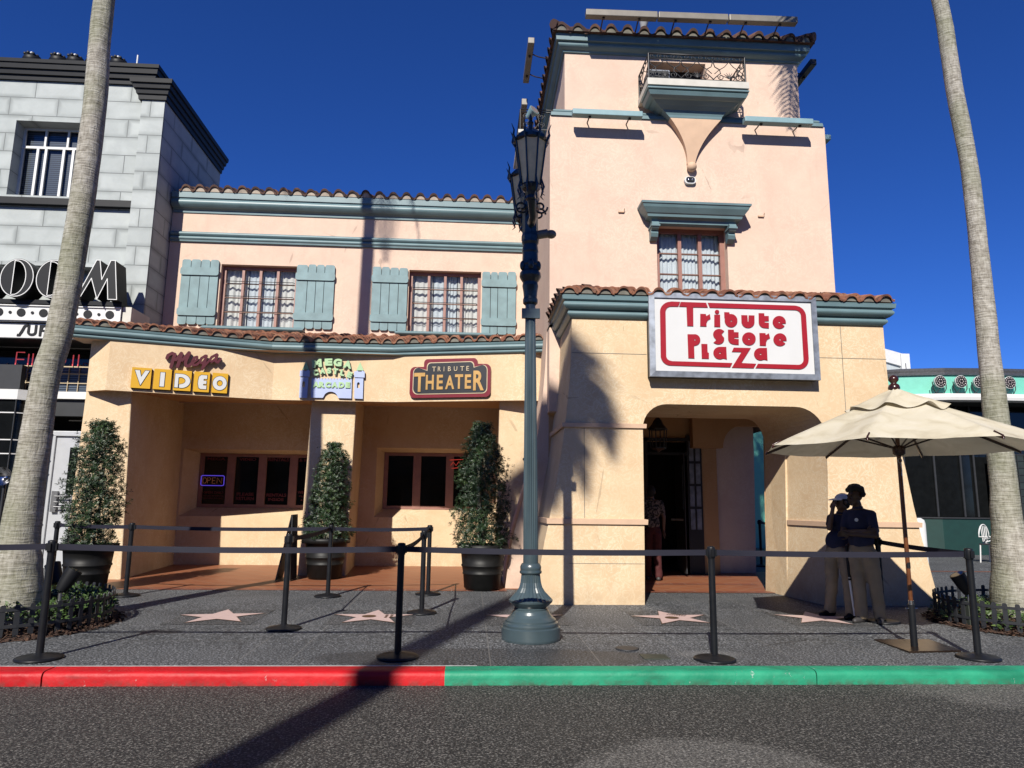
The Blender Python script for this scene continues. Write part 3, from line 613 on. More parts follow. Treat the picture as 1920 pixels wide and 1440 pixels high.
# recessed shop front wall with splayed openings
S1 = (-5.99, -3.12, 1.08, 2.47); S2 = (-1.98, .50, 1.10, 2.56); mb = MB()
wall_holes(mb, -6.2, .7, 0, 3.5, 15.3, [S1, S2], .02)
def splay(W, V, y0, y1):
    a = [(W[0], y0, W[2]), (W[1], y0, W[2]), (W[1], y0, W[3]), (W[0], y0, W[3])]; b = [(V[0], y1, V[2]), (V[1], y1, V[2]), (V[1], y1, V[3]), (V[0], y1, V[3])]
    mb.add(a+b, [(0, 4, 5, 1), (1, 5, 6, 2), (2, 6, 7, 3), (3, 7, 4, 0)])
F1 = (-5.78, -3.14, 1.26, 2.41); F2 = (-1.86, .28, 1.27, 2.49)
splay(S1, F1, 15.3, 15.72); splay(S2, F2, 15.3, 15.72); mb.build('recess_wall', 'stucco_yellow', TB)
def shopwin(V, n, y=15.70):
    x0, x1, z0, z1 = V; f = MB(); fr = .07; f.box(x0, x1, y, y+.06, z1-fr, z1).box(x0, x1, y, y+.06, z0, z0+fr); cw = (x1-x0)/n; pan = []
    for i in range(n):
        a, b = x0+cw*i, x0+cw*(i+1); f.box(a, a+.085, y-.01, y+.058, z0+.002, z1-.002).box(b-.085, b, y-.012, y+.057, z0+.002, z1-.002); pan.append((a+.085, b-.085))
    wn = f.build('shop_window', 'brown_frame', TB)
    for a, b in pan: MB().add([(a, y+.03, z0+fr), (b, y+.03, z0+fr), (b, y+.03, z1-fr), (a, y+.03, z1-fr)], [(0, 1, 2, 3)]).build('pane', 'window_dark', wn)
    return wn, pan
w1, pn = shopwin(F1, 4); w2, pn2 = shopwin(F2, 3)
def lettering(parent, rows, y, mat='red_lettering'):
    mb = MB()
    for txt, x, z, w_, h in rows: me = text_mesh(txt, w_, h, .004, .03, x, z); mb.mesh(me, Plane((0, y, 0), (1, 0, 0)).mat(0)); bpy.data.meshes.remove(me)
    mb.build('lettering', mat, parent)
yl = 15.722
for (a, b), rows in zip(pn, ([('MEGA', .05, .93, .38, .06), ('OPEN DAILY', .02, .22, .44, .05), ('HOURS OF RENTAL', .03, .16, .42, .025), ('RETURNS ANY TIME', .05, .11, .38, .025)],
        [('VIDEO', .06, .93, .36, .06), ('PLEASE', .06, .18, .36, .07), ('RETURN', .05, .09, .38, .07)],
        [('RENTALS', .02, .93, .44, .07), ('RENTALS', .03, .17, .42, .07), ('INSIDE', .07, .08, .33, .065)],
        [('& REPAIR', .02, .93, .44, .06), ('WE REPAIR', .02, .24, .44, .06), ('PLAYERS', .06, .17, .3, .035), ('& MORE', .1, .09, .24, .035)])):
    lettering(w1, [(t_, a+x, F1[2]+.07+z*1.0, w_, h) for t_, x, z, w_, h in rows], yl)
# neon OPEN sign hanging in the first pane
t = thing('neon_open_sign', 'neon OPEN sign with blue border in the left shop window', 'neon sign', (-5.5, 15.69, 1.85))
bx = (-5.72, -5.24, 1.72, 1.93)
rr = rrect(bx[0], bx[2], bx[1], bx[3], .03, 3); MB().tube([(x, 15.66, z) for x, z in rr]+[(rr[0][0], 15.66, rr[0][1])], .0085, 6).build('border_tube', 'neon_blue', t)
mb = MB()
def nt_(pts): mb.tube([(x, 15.66, z) for x, z in pts], .006, 5)
nt_(circ(-5.645, 1.825, .04, .06, 14)+[(-5.605, 1.825)]); nt_([(-5.585, 1.765), (-5.585, 1.885), (-5.54, 1.885), (-5.52, 1.86), (-5.54, 1.83), (-5.585, 1.825)])
nt_([(-5.42, 1.765), (-5.485, 1.765), (-5.485, 1.885), (-5.42, 1.885)]); nt_([(-5.485, 1.826), (-5.43, 1.826)]); nt_([(-5.385, 1.765), (-5.385, 1.885), (-5.29, 1.765), (-5.29, 1.885)])
mb.build('letter_tubes', 'neon_amber', t)
t = thing('neon_window_sign', 'small red neon script sign behind the tall right potted shrub', 'neon sign', (-.2, 15.69, 2.3))
mb = MB(); nt_([(-.42, 2.22), (-.36, 2.30), (-.30, 2.22), (-.24, 2.31), (-.18, 2.24)]); nt_([(-.44, 2.34), (-.14, 2.36)]); nt_([(-.40, 2.16), (-.2, 2.18)]); mb.build('neon_tube', 'neon_red', t)

# ---- signs on the canopy
U1 = (3.66-6.235-.0, 0, 0)
d1 = Vector((-3.66+6.235, 13.15-12.35, 0)).normalized()
def facet_plane(x, z, A, B, out=0.0):
    A = V3((*A, 0)); B = V3((*B, 0)); d = (B-A); t_ = (x-A.x)/d.x; p = A+d*t_; pl = Plane((p.x, p.y, z), d); pl.o = pl.o+pl.n*out; return pl
# VIDEO tiles (outlines in tile units traced left to right)
pl = facet_plane(-5.87, 3.30, FP[1], FP[2])
VS = thing('video_sign', 'row of five yellow tiles spelling VIDEO in white letters on the canopy', 'sign', pl.o)
L1 = (V3((*FP[2], 0))-V3((*FP[1], 0))).length
tiles_x = [(.0, .305), (.345, .625), (.665, .945), (.985, 1.245), (1.285, 1.545)]
def vstroke(poly, s): # enlarge outline about its own centroid
    cx = sum(p[0] for p in poly)/len(poly); cy = sum(p[1] for p in poly)/len(poly); return [(cx+(x-cx)*s, cy+(y-cy)*s) for x, y in poly]
def glyphs(ch, a, b):
    wd = b-a; H = .36; c = (a+b)/2
    if ch == 'V': return [[(a+.05, .31), (a+.125, .31), (c, .195), (b-.095, .31), (b-.03, .31), (c, .05)]]
    if ch == 'I': return [[(c-.035, .05), (c+.035, .05), (c+.035, .30), (c-.035, .30)]]
    if ch == 'D': return [[(a+.02, .05), (a+.075, .05), (a+.075, .235), (a+.09, .235)]+circ(a+.10, .175, .09, .065, 10, 80, -80)+[(a+.095, .105), (a+.095, .05)]+circ(a+.12, .17, .145, .125, 14, -85, 85)+[(a+.02, .295)]]
    if ch == 'E': return [[(b-.045, .05), (b-.045, .115), (b-.09, .115), (b-.105, .13), (b-.09, .145), (b-.05, .145), (b-.05, .20), (b-.09, .20), (b-.105, .215), (b-.09, .235), (b-.045, .235), (b-.045, .30), (b-.14, .30), (b-.175, .27), (b-.185, .2), (b-.185, .14), (b-.17, .07), (b-.14, .05)]]
    return [circ(c, .175, .115, .125, 26), circ(c, .175, .05, .055, 20)]
for ch, (a, b) in zip('VIDEO', tiles_x):
    me = fill_mesh([[(a, 0), (b, 0), (b, .36), (a, .36)]], .05); ti = pl.part('letter_tile', me, 'video_yellow', .035, VS)
    me = fill_mesh([[(a+.008, -.012), (b+.014, -.012), (b+.014, .345), (a+.008, .345)]], .02); pl.part('backing', me, 'outline_black', .011, ti)  # black edge right and below: tile side plus its shadow, put into the colour
    g = glyphs(ch, a, b); o = [stroke([tuple(p) for p in poly]+[tuple(poly[0]), tuple(poly[1])], .026) for poly in g]
    mb = MB()
    for q in o:
        pass
    for poly in g:
        n = len(poly)
        for i in range(n):
            p, q = Vector(poly[i]), Vector(poly[(i+1) % n]); dd = (q-p)
            if dd.length < 1e-5: continue
            dd.normalize(); nn = Vector((-dd.y, dd.x))*.0095; p2, q2 = p-dd*.007, q+dd*.007
            vs = [pl.mat(.062+.0001*(i % 3)) @ Vector((c_.x, c_.y, 0)) for c_ in (p2-nn, q2-nn, q2+nn, p2+nn)]; mb.add(vs, [(0, 1, 2, 3)])
    mb.build('letter_outline', 'outline_black', ti)
    pl.part('letter', fill_mesh(g, .012), 'sign_white', .066, ti)
# "Mega" script: thick brush strokes
pm = facet_plane(-5.41, 3.64, FP[1], FP[2])
MG = thing('mega_sign', 'slanted dark red script reading Mega above the yellow VIDEO tiles', 'sign', pm.o)
hm = lambda p: ((p[0]-560)/690*.93, (390-p[1])/260*.36+.03)
SK = [([(592, 252), (603, 214), (650, 183), (676, 196)], 40), ([(682, 196), (648, 365)], 42), ([(700, 270), (757, 172)], 34), ([(762, 182), (728, 352)], 42), ([(775, 270), (848, 158)], 34), ([(855, 165), (816, 285), (824, 335), (860, 338), (893, 300)], 38),
      ([(905, 288), (952, 246), (950, 208), (918, 222), (898, 278), (915, 322), (955, 312), (992, 270)], 31), ([(1050, 186), (1004, 222), (990, 272), (1016, 290), (1050, 240), (1064, 186)], 31), ([(1064, 190), (1042, 290), (1026, 366)], 34), ([(1030, 352), (1075, 285), (1108, 244)], 28),
      ([(1188, 158), (1128, 198), (1106, 242), (1134, 262), (1178, 216), (1197, 165)], 31), ([(1197, 165), (1180, 250), (1206, 266), (1240, 214)], 31)]
mb = MB()
for i, (sk, w_) in enumerate(SK): brush(mb, [hm(p) for p in sk], w_/690*.93*.98, pm, .045+.0036*i)
mb.build('lettering', 'maroon', MG)
# castle arcade sign
pa = facet_plane(-3.17, 3.27, FP[2], FP[3])
AS = thing('arcade_sign', 'blue and green castle shaped sign reading MEGA CASTLE ARCADE', 'sign', pa.o)
AW = 1.18; ha = homog([(95, 145), (670, 148), (660, 480), (95, 478)], AW, .74)
def castle_wall():
    pts = [ha((205, 470)), ha((310, 470))]; pts += [ha(p) for p in circ(377, 470, 62, 52, 12, 180, 360)[::1]][1:-1]; pts += [ha((445, 470)), ha((558, 472))]
    top = []; x = 558
    while x > 205:
        top += [(x, 316), (x, 300+6), (x-14, 306), (x-14, 316)]; x -= 26
    pts += [ha(p) for p in top if p[0] >= 205]+[ha((205, 312))]; return pts
pa.part('castle_wall', fill_mesh([castle_wall()], .03), 'arcade_blue', .03, AS)
for x0, x1, xm in ((102, 172, 0), (583, 658, 0)):
    body = [(x0, 472), (x1, 474), (x1+2, 302), (x0, 300)]; door = [(x0+22, 385)]+circ(x0+34, 350, 12, 14, 8, 180, 360)+[(x0+46, 385)]
    tw = pa.part('tower_shape', fill_mesh([[ha(p) for p in body], [ha(p) for p in door]], .03), 'arcade_blue', .032, AS)
    capb = [(x0-4, 296), (x1+14, 298), (x1+14, 246), (x1+2, 246), (x1+2, 240), (x1-12, 240), (x1-12, 248), (x0+30, 248), (x0+30, 240), (x0+16, 240), (x0+16, 246), (x0-4, 246)]
    pa.part('battlement', fill_mesh([[ha(p) for p in capb]], .04), 'arcade_blue', .045, tw)
    pa.part('spire', fill_mesh([[ha(p) for p in ((x0+14, 236), (x1+4, 236), ((x0+x1)/2+8, 165))]], .03), 'arcade_green', .036, tw)
def arc_text(txt, xs, ys, hs, ws, rots, parent, mat, d, nm='lettering', dark=True):
    for lay, (mt, off, dx) in enumerate((('arcade_green_dark', d-.012, .010), (mat, d, 0)) if dark else ((mat, d, 0),)):
        mb = MB()
        for ch, x, y, h, w_, rt in zip(txt, xs, ys, hs, ws, rots):
            c0 = ha((x, y)); s_ = 1/575*AW; me = text_mesh(ch, w_*s_*1.06, h*s_*1.06, .02, .075, -w_*s_*.53, -h*s_*.53)
            mb.mesh(me, pa.mat(off) @ Matrix.Translation((c0[0]+dx, c0[1]-dx, 0)) @ Matrix.Rotation(math.radians(rt), 4, 'Z')); bpy.data.meshes.remove(me)
        mb.build(nm if lay or not dark else 'letter_shadow', mt, parent)
arc_text('MEGA', [243, 347, 428, 518], [182, 168, 172, 188], [70, 66, 66, 66], [82, 66, 70, 70], [8, 2, -4, -9], AS, 'arcade_green', .05)
arc_text('CASTLE', [236, 298, 355, 412, 474, 538], [262, 246, 243, 248, 260, 276], [52]*6, [46, 46, 38, 44, 38, 42], [14, 6, 0, -6, -12, -18], AS, 'arcade_green', .05)
arc_text('ARCADE', [246, 298, 352, 410, 470, 526], [362]*6, [50]*6, [52, 50, 48, 52, 48, 40], [0]*6, AS, 'arcade_green', .055, dark=False)
# Tribute Theater sign
pt = facet_plane(-1.12, 3.28, FP[3], FP[4])
TS = thing('theater_sign', 'dark red and black marquee shaped sign reading TRIBUTE THEATER', 'sign', pt.o)
ht = homog([(1082, 175), (1765, 150), (1765, 470), (1082, 488)], 1.52, .76)
def marquee(e):
    b, t_, l, r, s1, s2 = 482-e, 168+e, 1080+e, 1762-e, 1195+e, 1650-e
    P = circ(l+40, b-45, 40, 40, 6, 90, 180)+circ(l+40, 278+e*.2, 40, 40, 6, 180, 270)+[(s1, 236+e)]+circ(s1+30, t_+40, 30, 32, 6, 180, 270)+circ(s2-32, t_+25, 30, 32, 6, 270, 360)+[(s2, 205+e)]+circ(r-40, 245+e*.3, 40, 40, 6, 270, 360)+circ(r-40, b-62, 40, 40, 6, 0, 90)
    return [ht(p) for p in P]
pt.part('back_panel', fill_mesh([marquee(0)], .05), 'theater_red', .03, TS); pt.part('cream_line', fill_mesh([marquee(26)], .006), 'cream', .059, TS); pt.part('front_panel', fill_mesh([marquee(32)], .008), 'theater_black', .062, TS)
def row_text(txt, boxes, parent, mat, d, bold=.03):
    mb = MB()
    for ch, (x0, yt, x1, yb) in zip(txt, boxes):
        a = ht((x0, yb)); b = ht((x1, yt)); me = text_mesh(ch, b[0]-a[0], b[1]-a[1], .012, bold, a[0], a[1]); mb.mesh(me, pt.mat(d)); bpy.data.meshes.remove(me)
    mb.build('lettering', mat, parent)
row_text('THEATER', [(1118, 283, 1210, 432), (1218, 298, 1285, 414), (1310, 296, 1362, 411), (1382, 300, 1458, 408), (1463, 290, 1532, 404), (1547, 290, 1600, 402), (1618, 258, 1708, 414)], TS, 'gold', .072, .028)
row_text('TRIBUTE', [(1268, 235, 1300, 273), (1316, 234, 1341, 271), (1366, 233, 1370, 270), (1402, 231, 1426, 268), (1452, 230, 1480, 266), (1506, 228, 1538, 264), (1558, 226, 1580, 262)], TS, 'cream', .072, .0)

# ================================================================== TOWER BUILDING
TW = thing('tower_building', 'tall peach stucco tower with balcony, blue cornices and arched entrance block', 'building', (3.8, 12, 0))
TWN = (3.11, 4.34, 4.92, 6.16); mb = MB()
wall_holes(mb, 1.27, 6.2, 4.3, 8.11, 11.4, [TWN], .22)
mb.add([(1.27, 11.4, 4.3), (1.27, 16.4, 4.3), (1.27, 16.4, 8.11), (1.27, 11.4, 8.11)], [(0, 1, 2, 3)]); mb.add([(6.2, 11.4, 3), (6.2, 16.4, 3), (6.2, 16.4, 8.11), (6.2, 11.4, 8.11)], [(0, 1, 2, 3)])
mb.add([(1.27, 11.4, 8.11), (6.2, 11.4, 8.11), (6.2, 16.4, 8.11), (1.27, 16.4, 8.11)], [(0, 1, 2, 3)]); mb.add([(1.27, 16.4, 3), (6.2, 16.4, 3), (6.2, 16.4, 8.11), (1.27, 16.4, 8.11)], [(0, 1, 2, 3)])
mb.build('shaft', 'stucco_pink', TW)
# flared left buttress
prof = [(.60, 0), (.64, .35), (.73, .93), (.86, 1.40), (.98, 1.85), (1.07, 2.25), (1.14, 2.69), (1.20, 3.2), (1.24, 3.7), (1.265, 4.31)]
mb = MB(); vs = []
for x, z in prof: vs += [(x, 11.75, z), (1.6, 11.75, z), (x, 13.3, z)]
mb.add(vs, [(3*i, 3*i+1, 3*i+4, 3*i+3) for i in range(len(prof)-1)]+[(3*i+2, 3*i, 3*i+3, 3*i+5) for i in range(len(prof)-1)], 0, False)
mb.box(1.27, 1.6, 11.4, 11.75, 2.9, 4.35); mb.build('buttress', 'stucco_pink', TW)
# upper stage
mb = MB(); UO = (3.08, 4.16, 8.52, 9.42)
wall_holes(mb, 1.56, 5.89, 8.28, 9.6, 11.65, [UO], .3)
for x in (1.56, 5.89): mb.add([(x, 11.65, 8.2), (x, 16.1, 8.2), (x, 16.1, 9.6), (x, 11.65, 9.6)], [(0, 1, 2, 3)])
mb.add([(1.56, 16.1, 8.2), (5.89, 16.1, 8.2), (5.89, 16.1, 9.6), (1.56, 16.1, 9.6)], [(0, 1, 2, 3)])
mb.build('upper_stage', 'stucco_pink', TW)
ring = [(1.56, 16.1), (1.56, 11.65), (5.89, 11.65), (5.89, 16.1)]
MB().sweep(ring, [(0, 8.37), (.012, 8.34), (.05, 8.30)]+[(.1, 8.285), (.11, 8.26)]).build('base_flare', 'stucco_band', TW)
MB().sweep(ring, [(.10, 8.275)]+arc_prof(.20, 8.27, .21, 8.19, 5, .4)+[(.20, 8.185), (.27, 8.18), (.28, 8.112), (0, 8.112)]).build('belt_cornice', 'blue_trim', TW)
MB().sweep(ring, [(0, 9.50), (.03, 9.505), (.04, 9.53), (.05, 9.54)]+arc_prof(.06, 9.54, .12, 9.64, 6, .3)+[(.13, 9.65), (.17, 9.655), (.18, 9.78), (.0, 9.79)]).build('top_cornice', 'blue_trim', TW)
e0 = [(1.32, 11.40), (6.13, 11.40), (6.13, 16.35), (1.32, 16.35)]; ap = [(3.3, 13.5), (4.15, 13.5), (4.15, 14.2), (3.3, 14.2)]
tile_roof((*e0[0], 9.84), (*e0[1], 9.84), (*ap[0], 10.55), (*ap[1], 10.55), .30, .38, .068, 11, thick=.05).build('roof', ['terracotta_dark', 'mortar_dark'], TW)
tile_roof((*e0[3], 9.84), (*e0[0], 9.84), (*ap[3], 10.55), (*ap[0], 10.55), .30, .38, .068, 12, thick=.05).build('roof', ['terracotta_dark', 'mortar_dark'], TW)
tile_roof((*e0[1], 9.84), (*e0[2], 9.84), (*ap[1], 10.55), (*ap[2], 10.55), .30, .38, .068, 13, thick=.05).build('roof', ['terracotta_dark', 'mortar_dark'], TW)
mb = MB(); mb.add([(x, y, 9.78) for x, y in e0]+[(x, y, 10.5) for x, y in ap], [(0, 1, 5, 4), (1, 2, 6, 5), (2, 3, 7, 6), (3, 0, 4, 7), (4, 5, 6, 7), (3, 2, 1, 0)]); mb.build('roof_deck', 'terracotta_dark', TW)
for a, b in ((e0[0], ap[0]), (e0[1], ap[1])):
    mb = MB()
    A_, B_ = V3((*a, 9.90)), V3((*b, 10.62))
    for q in range(8): mb.tube([A_.lerp(B_, q/8), A_.lerp(B_, (q+1)/8+.02)], [.085, .065], 8)
    mb.build('hip_tiles', 'terracotta_dark', TW)
# door behind the balcony
dr = MB().box(UO[0], UO[1], 11.93, 11.96, UO[2], UO[3]).build('balcony_door', 'interior', TW)
MB().box(3.35, 3.43, 11.85, 11.93, 8.52, 9.0).box(4.07, 4.15, 11.85, 11.93, 8.52, 9.0).box(3.35, 4.15, 11.85, 11.925, 9.0, 9.08).build('door_frame', 'brown_frame', dr)
# window canopy + window
wn = window(TW, TWN, 11.55, 3, 3, .08, .06, .02, barm='dark_frame', cur=('curtain_pale',), seed=9)
MB().box(3.0, 4.5, 11.95, 11.97, 4.6, 6.3).build('backing', 'off_white', wn)
hood = [(.0, 6.14), (.13, 6.14), (.14, 6.20), (.16, 6.215), (.22, 6.225), (.23, 6.265), (.25, 6.28), (.31, 6.36), (.33, 6.41), (.345, 6.415), (.35, 6.45), (0, 6.49)]
hd = MB().sweep([(3.13, 11.42), (3.13, 11.399), (4.31, 11.399), (4.31, 11.42)], [(o, z) for o, z in hood]).build('window_hood', 'blue_trim', TW)
for x in (3.03, 4.36):
    mb = MB(); P = [(11.40, 5.86), (11.35, 5.85), (11.28, 5.90), (11.25, 5.96), (11.27, 6.0), (11.20, 6.03), (11.17, 6.08), (11.20, 6.14), (11.40, 6.14)]
    vs = [(x+dx, y, z) for dx in (-.05, .07) for y, z in P]; n = len(P)
    mb.add(vs, [tuple(reversed(range(n))), tuple(range(n, 2*n))]+[(i, (i+1) % n, n+(i+1) % n, n+i) for i in range(n)]); mb.box(x-.065, x+.085, 11.17, 11.399, 6.055, 6.085); mb.build('bracket', 'blue_trim', hd)
# balcony
BX0, BX1, BY = 2.89, 4.66, 10.93
bal = MB().box(BX0, BX1, BY, 11.66, 8.50, 8.62).build('balcony', 'off_white', TW)
def inv(levels, mats='blue_trim'):
    mb = MB(); vs = []
    for x0, x1, y0, z in levels: vs += [(x0, 11.42, z), (x0, y0, z), (x1, y0, z), (x1, 11.42, z)]
    mb.add(vs, [(4*i+j, 4*i+j+1, 4*i+5+j, 4*i+4+j) for i in range(len(levels)-1) for j in range(3)]); return mb
lv = [(2.92, 4.63, 10.96, 8.50), (2.92, 4.63, 10.96, 8.47), (2.89, 4.66, 10.93, 8.465), (2.89, 4.66, 10.93, 8.44), (2.93, 4.62, 10.97, 8.43), (2.91, 4.65, 10.95, 8.41), (2.94, 4.62, 10.98, 8.35), (3.0, 4.56, 11.04, 8.32), (3.03, 4.53, 11.07, 8.315), (3.09, 4.47, 11.13, 8.27), (3.11, 4.45, 11.14, 8.265), (3.19, 4.37, 11.2, 8.215), (3.22, 4.35, 11.21, 8.21), (3.31, 4.28, 11.24, 8.13), (3.35, 4.27, 11.245, 8.09), (3.36, 4.27, 11.25, 8.08)]
inv(lv).build('corbel', 'blue_trim', bal)
lv = []
for i in range(13):
    s_ = i/12; hw = .07+.38*(1-s_)**1.75; cx = 3.81-.07*s_; lv.append((cx-hw, cx+hw, 11.25+.11*s_**1.3, 8.08-.79*s_))
lv.append((3.70, 3.78, 11.38, 7.28)); inv(lv).build('pendant', 'stucco_band', bal)
MB().sphere((3.74, 11.33, 7.22), .085, n=20, m=12).build('ball', 'stucco_band', bal)
def scroll(mb, c, r, turns, dirx, axis, start=0, w=.007):
    pts = []
    for i in range(int(18*turns)+1):
        a = start+2*PI*i/18*dirx; rr = r*(1-.72*i/(18*turns)); p = (rr*math.cos(a), rr*math.sin(a))
        pts.append((c[0]+p[0], c[1], c[2]+p[1]) if axis == 'x' else (c[0], c[1]+p[0], c[2]+p[1]))
    mb.tube(pts, w, 5)
def railing(x0, x1, y0, y1, z0, z1, par):
    mb = MB(); cor = [(x0, y1), (x0, y0), (x1, y0), (x1, y1)]
    for z in (z0+.02, z1-.10, z1): mb.tube([(x, y, z) for x, y in cor], .011 if z < z1 else .016, 6, caps=False)
    for x, y in cor: mb.tube([(x, y, z0), (x, y, z1)], .016, 6)
    sides = [((x0, y0), (x1, y0), 'x'), ((x0, y1), (x0, y0), 'y'), ((x1, y0), (x1, y1), 'y')]; h = z1-.10-z0
    for a, b, ax in sides:
        L = math.dist(a, b); n = max(1, round(L/.60)); 
        for i in range(int(L/.12)):
            t_ = (i+.5)/int(L/.12); c = (a[0]+(b[0]-a[0])*t_, a[1]+(b[1]-a[1])*t_, z1-.05); scroll(mb, c, .042, 1.2, 1 if i % 2 else -1, ax, w=.006)
        for i in range(n):
            t_ = (i+.5)/n; cx, cy = a[0]+(b[0]-a[0])*t_, a[1]+(b[1]-a[1])*t_; W_ = L/n
            def P(u, v): return (cx+u, cy, z0+v) if ax == 'x' else (cx, cy+u, z0+v)
            for q in range(7):
                an = math.radians(28+q*20.6); mb.tube([P(0, .06), P(.07*math.cos(an), .06+.07*math.sin(an)), P(.15*math.cos(an)*1.0, .05+.13*math.sin(an))], [.008, .008, .003], 5)
            for s_ in (-1, 1):
                mb.tube([P(s_*W_*.5, h), P(s_*W_*.44, h*.72), P(s_*W_*.30, h*.60), P(s_*W_*.27, h*.42), P(s_*W_*.40, h*.25), P(s_*W_*.5, h*.1)], .009, 5)
                mb.tube([P(0, h), P(s_*W_*.14, h*.75), P(s_*W_*.34, h*.55), P(s_*W_*.46, h*.38)], .007, 5)
                c = P(s_*W_*.26, .09); scroll(mb, c, .062, 1.4, -s_, ax, PI/2, .008)
    return mb.build('railing', 'iron', par)
railing(BX0+.03, BX1-.05, BY+.03, 11.65, 8.62, 9.10, bal)
t = thing('air_unit', 'grey box unit standing on the balcony behind its railing', 'air unit', (3.12, 11.4, 8.62))
MB().box(2.98, 3.38, 11.25, 11.55, 8.625, 9.0).build('casing', 'galv', t, bevel=.02); MB().box(3.01, 3.35, 11.235, 11.2495, 8.66, 8.96).build('grille', 'charcoal', t)
# left hand balcony
b2 = MB().box(.86, 1.27, 13.1, 14.6, 8.60, 8.70).box(.82, 1.27, 13.06, 14.64, 8.70, 8.77).box(.9, 1.27, 13.15, 14.55, 8.50, 8.60).build('balcony', 'off_white', TW)
MB().box(.98, 1.27, 13.3, 14.4, 8.3, 8.5).box(1.1, 1.27, 13.5, 14.2, 8.1, 8.3).build('corbel', 'blue_trim', b2)
mb = MB(); cor = [(1.56, 13.1), (.86, 13.1), (.86, 14.6), (1.56, 14.6)]
for z in (8.79, 9.17, 9.22): mb.tube([(x, y, z) for x, y in cor], .013, 6)
for x, y in cor: mb.tube([(x, y, 8.77), (x, y, 9.22)], .014, 6)
for c in ((.98, 13.1, 9.07), (1.28, 13.1, 9.07), (.98, 13.1, 8.88), (1.28, 13.1, 8.88)): scroll(mb, c, .075, 1.5, 1, 'x', 0, .009)
for s_ in (-1, 1): mb.tube([(1.13+s_*.02, 13.1, 8.8), (1.13+s_*.12, 13.1, 8.95), (1.13+s_*.05, 13.1, 9.15)], .008, 5)
mb.build('railing', 'iron', b2)
# entrance block
LP = [(.98, 0), (.985, .3), (1.0, .56), (1.06, .9), (1.13, 1.21), (1.22, 1.7), (1.29, 2.1), (1.35, 2.55), (1.40, 3.0), (1.43, 3.4), (1.455, 4.2)]
RP = [(6.69, 0), (6.64, .3), (6.58, .6), (6.50, 1.0), (6.42, 1.45), (6.34, 2.0), (6.26, 2.4), (6.19, 2.96), (6.175, 3.5), (6.17, 4.2)]
arch = [(2.455, 0), (2.465, .6), (2.47, 1.2), (2.475, 2.50)]+[(2.475+.36*(1-math.cos(a)), 2.50+.36*math.sin(a)) for a in [PI/2*i/8 for i in range(1, 9)]]+[(4.74+.44*math.sin(a), 2.42+.44*math.cos(a)) for a in [PI/2*i/9 for i in range(0, 9)]]+[(5.18, 2.40), (5.17, 1.9), (5.12, 1.05), (5.03, 0)]

outl = LP[::-1]+arch+RP
# front face as one filled outline, then sides and reveal
FY = 10.05
pl = Plane((0, FY, 0), (1, 0, 0)); mb = MB(); me = fill_mesh([outl], .02); mb.mesh(me, pl.mat(-.01))
for prof_, d in ((LP, 1), (RP, -1)):
    n = len(prof_); vs = [(x, FY, z) for x, z in prof_]+[(x, 11.75, z) for x, z in prof_]; mb.add(vs, [(i, i+1, n+i+1, n+i) for i in range(n-1)])
blk = mb.build('entrance_block', 'stucco_yellow', TW)
n = len(arch); mb = MB(); vs = []
for k_, yy in enumerate((FY+.019, 11.0, 11.62)):
    for x, z in arch:
        if x > 4.4: f = (x-4.4)/.78; x2 = x-f*(0, .17, .26)[k_]; 
        else: x2 = x
        vs.append((x2, yy, z))
mb.add(vs, [(k_*n+i, k_*n+i+1, (k_+1)*n+i+1, (k_+1)*n+i) for k_ in range(2) for i in range(n-1)]); mb.build('arch_reveal', 'stucco_yellow', TW)
# flared right jamb pier behind the front face, wall over the arch back
MB().hexa([(4.90, 11.0, 0), (6.1, 11.0, 0), (6.1, 11.66, 0), (4.85, 11.66, 0)], [(4.99, 11.0, 2.42), (6.1, 11.0, 2.42), (6.1, 11.66, 2.42), (4.94, 11.66, 2.42)]).build('jamb_pier', 'stucco_yellow', TW)
MB().hexa([(4.86, 11.662, 0), (5.98, 11.662, 0), (5.98, 11.95, 0), (5.06, 11.95, 0)], [(4.93, 11.662, 2.9), (5.98, 11.662, 2.9), (5.98, 11.95, 2.9), (5.10, 11.95, 2.9)]).box(5.3, 6.3, 11.97, 12.1, 0, 3.2).build('jamb_pier', 'stucco_orange', TW)
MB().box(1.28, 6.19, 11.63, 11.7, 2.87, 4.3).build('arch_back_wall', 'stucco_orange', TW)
for z0, z1, xa, xb in ((1.14, 1.21, 1.12, 2.47), (2.50, 2.56, 1.335, 2.475)):
    xq = xa; MB().sweep([(xa, 11.6), (xa, FY), (xb+.015, FY), (xb+.015, FY+.25)], [(0, z0), (.03, z0), (.035, z1), (0, z1+.006)]).build('string_course', 'stucco_band', TW)
MB().sweep([(4.98, 10.98), (5.135, FY), (6.475, FY), (6.475, 11.6)], [(0, 1.14), (.03, 1.14), (.035, 1.21), (0, 1.216)]).build('string_course', 'stucco_band', TW)
gp = [(1.455, 11.45), (1.455, FY), (6.13, FY), (6.13, 11.45)]
gpf = [(0, 4.11), (.03, 4.112)]+arc_prof(.04, 4.12, .05, 4.215, 6, .35)+[(.05, 4.225)]+arc_prof(.10, 4.23, .12, 4.335, 6, .35)+[(.13, 4.345), (.16, 4.355), (.17, 4.42), (0, 4.43)]
MB().sweep(gp, gpf).build('block_gutter', 'blue_trim', TW)
ee = [(1.25, 9.84), (6.26, 9.84)]; rt = [(1.95, 11.4), (5.98, 11.4)]
tile_roof((*ee[0], 4.47), (*ee[1], 4.47), (*rt[0], 4.965), (*rt[1], 4.965), .262, .33, .042, 21, drop=.045).build('block_roof', ['terracotta', 'mortar_dark'], TW)
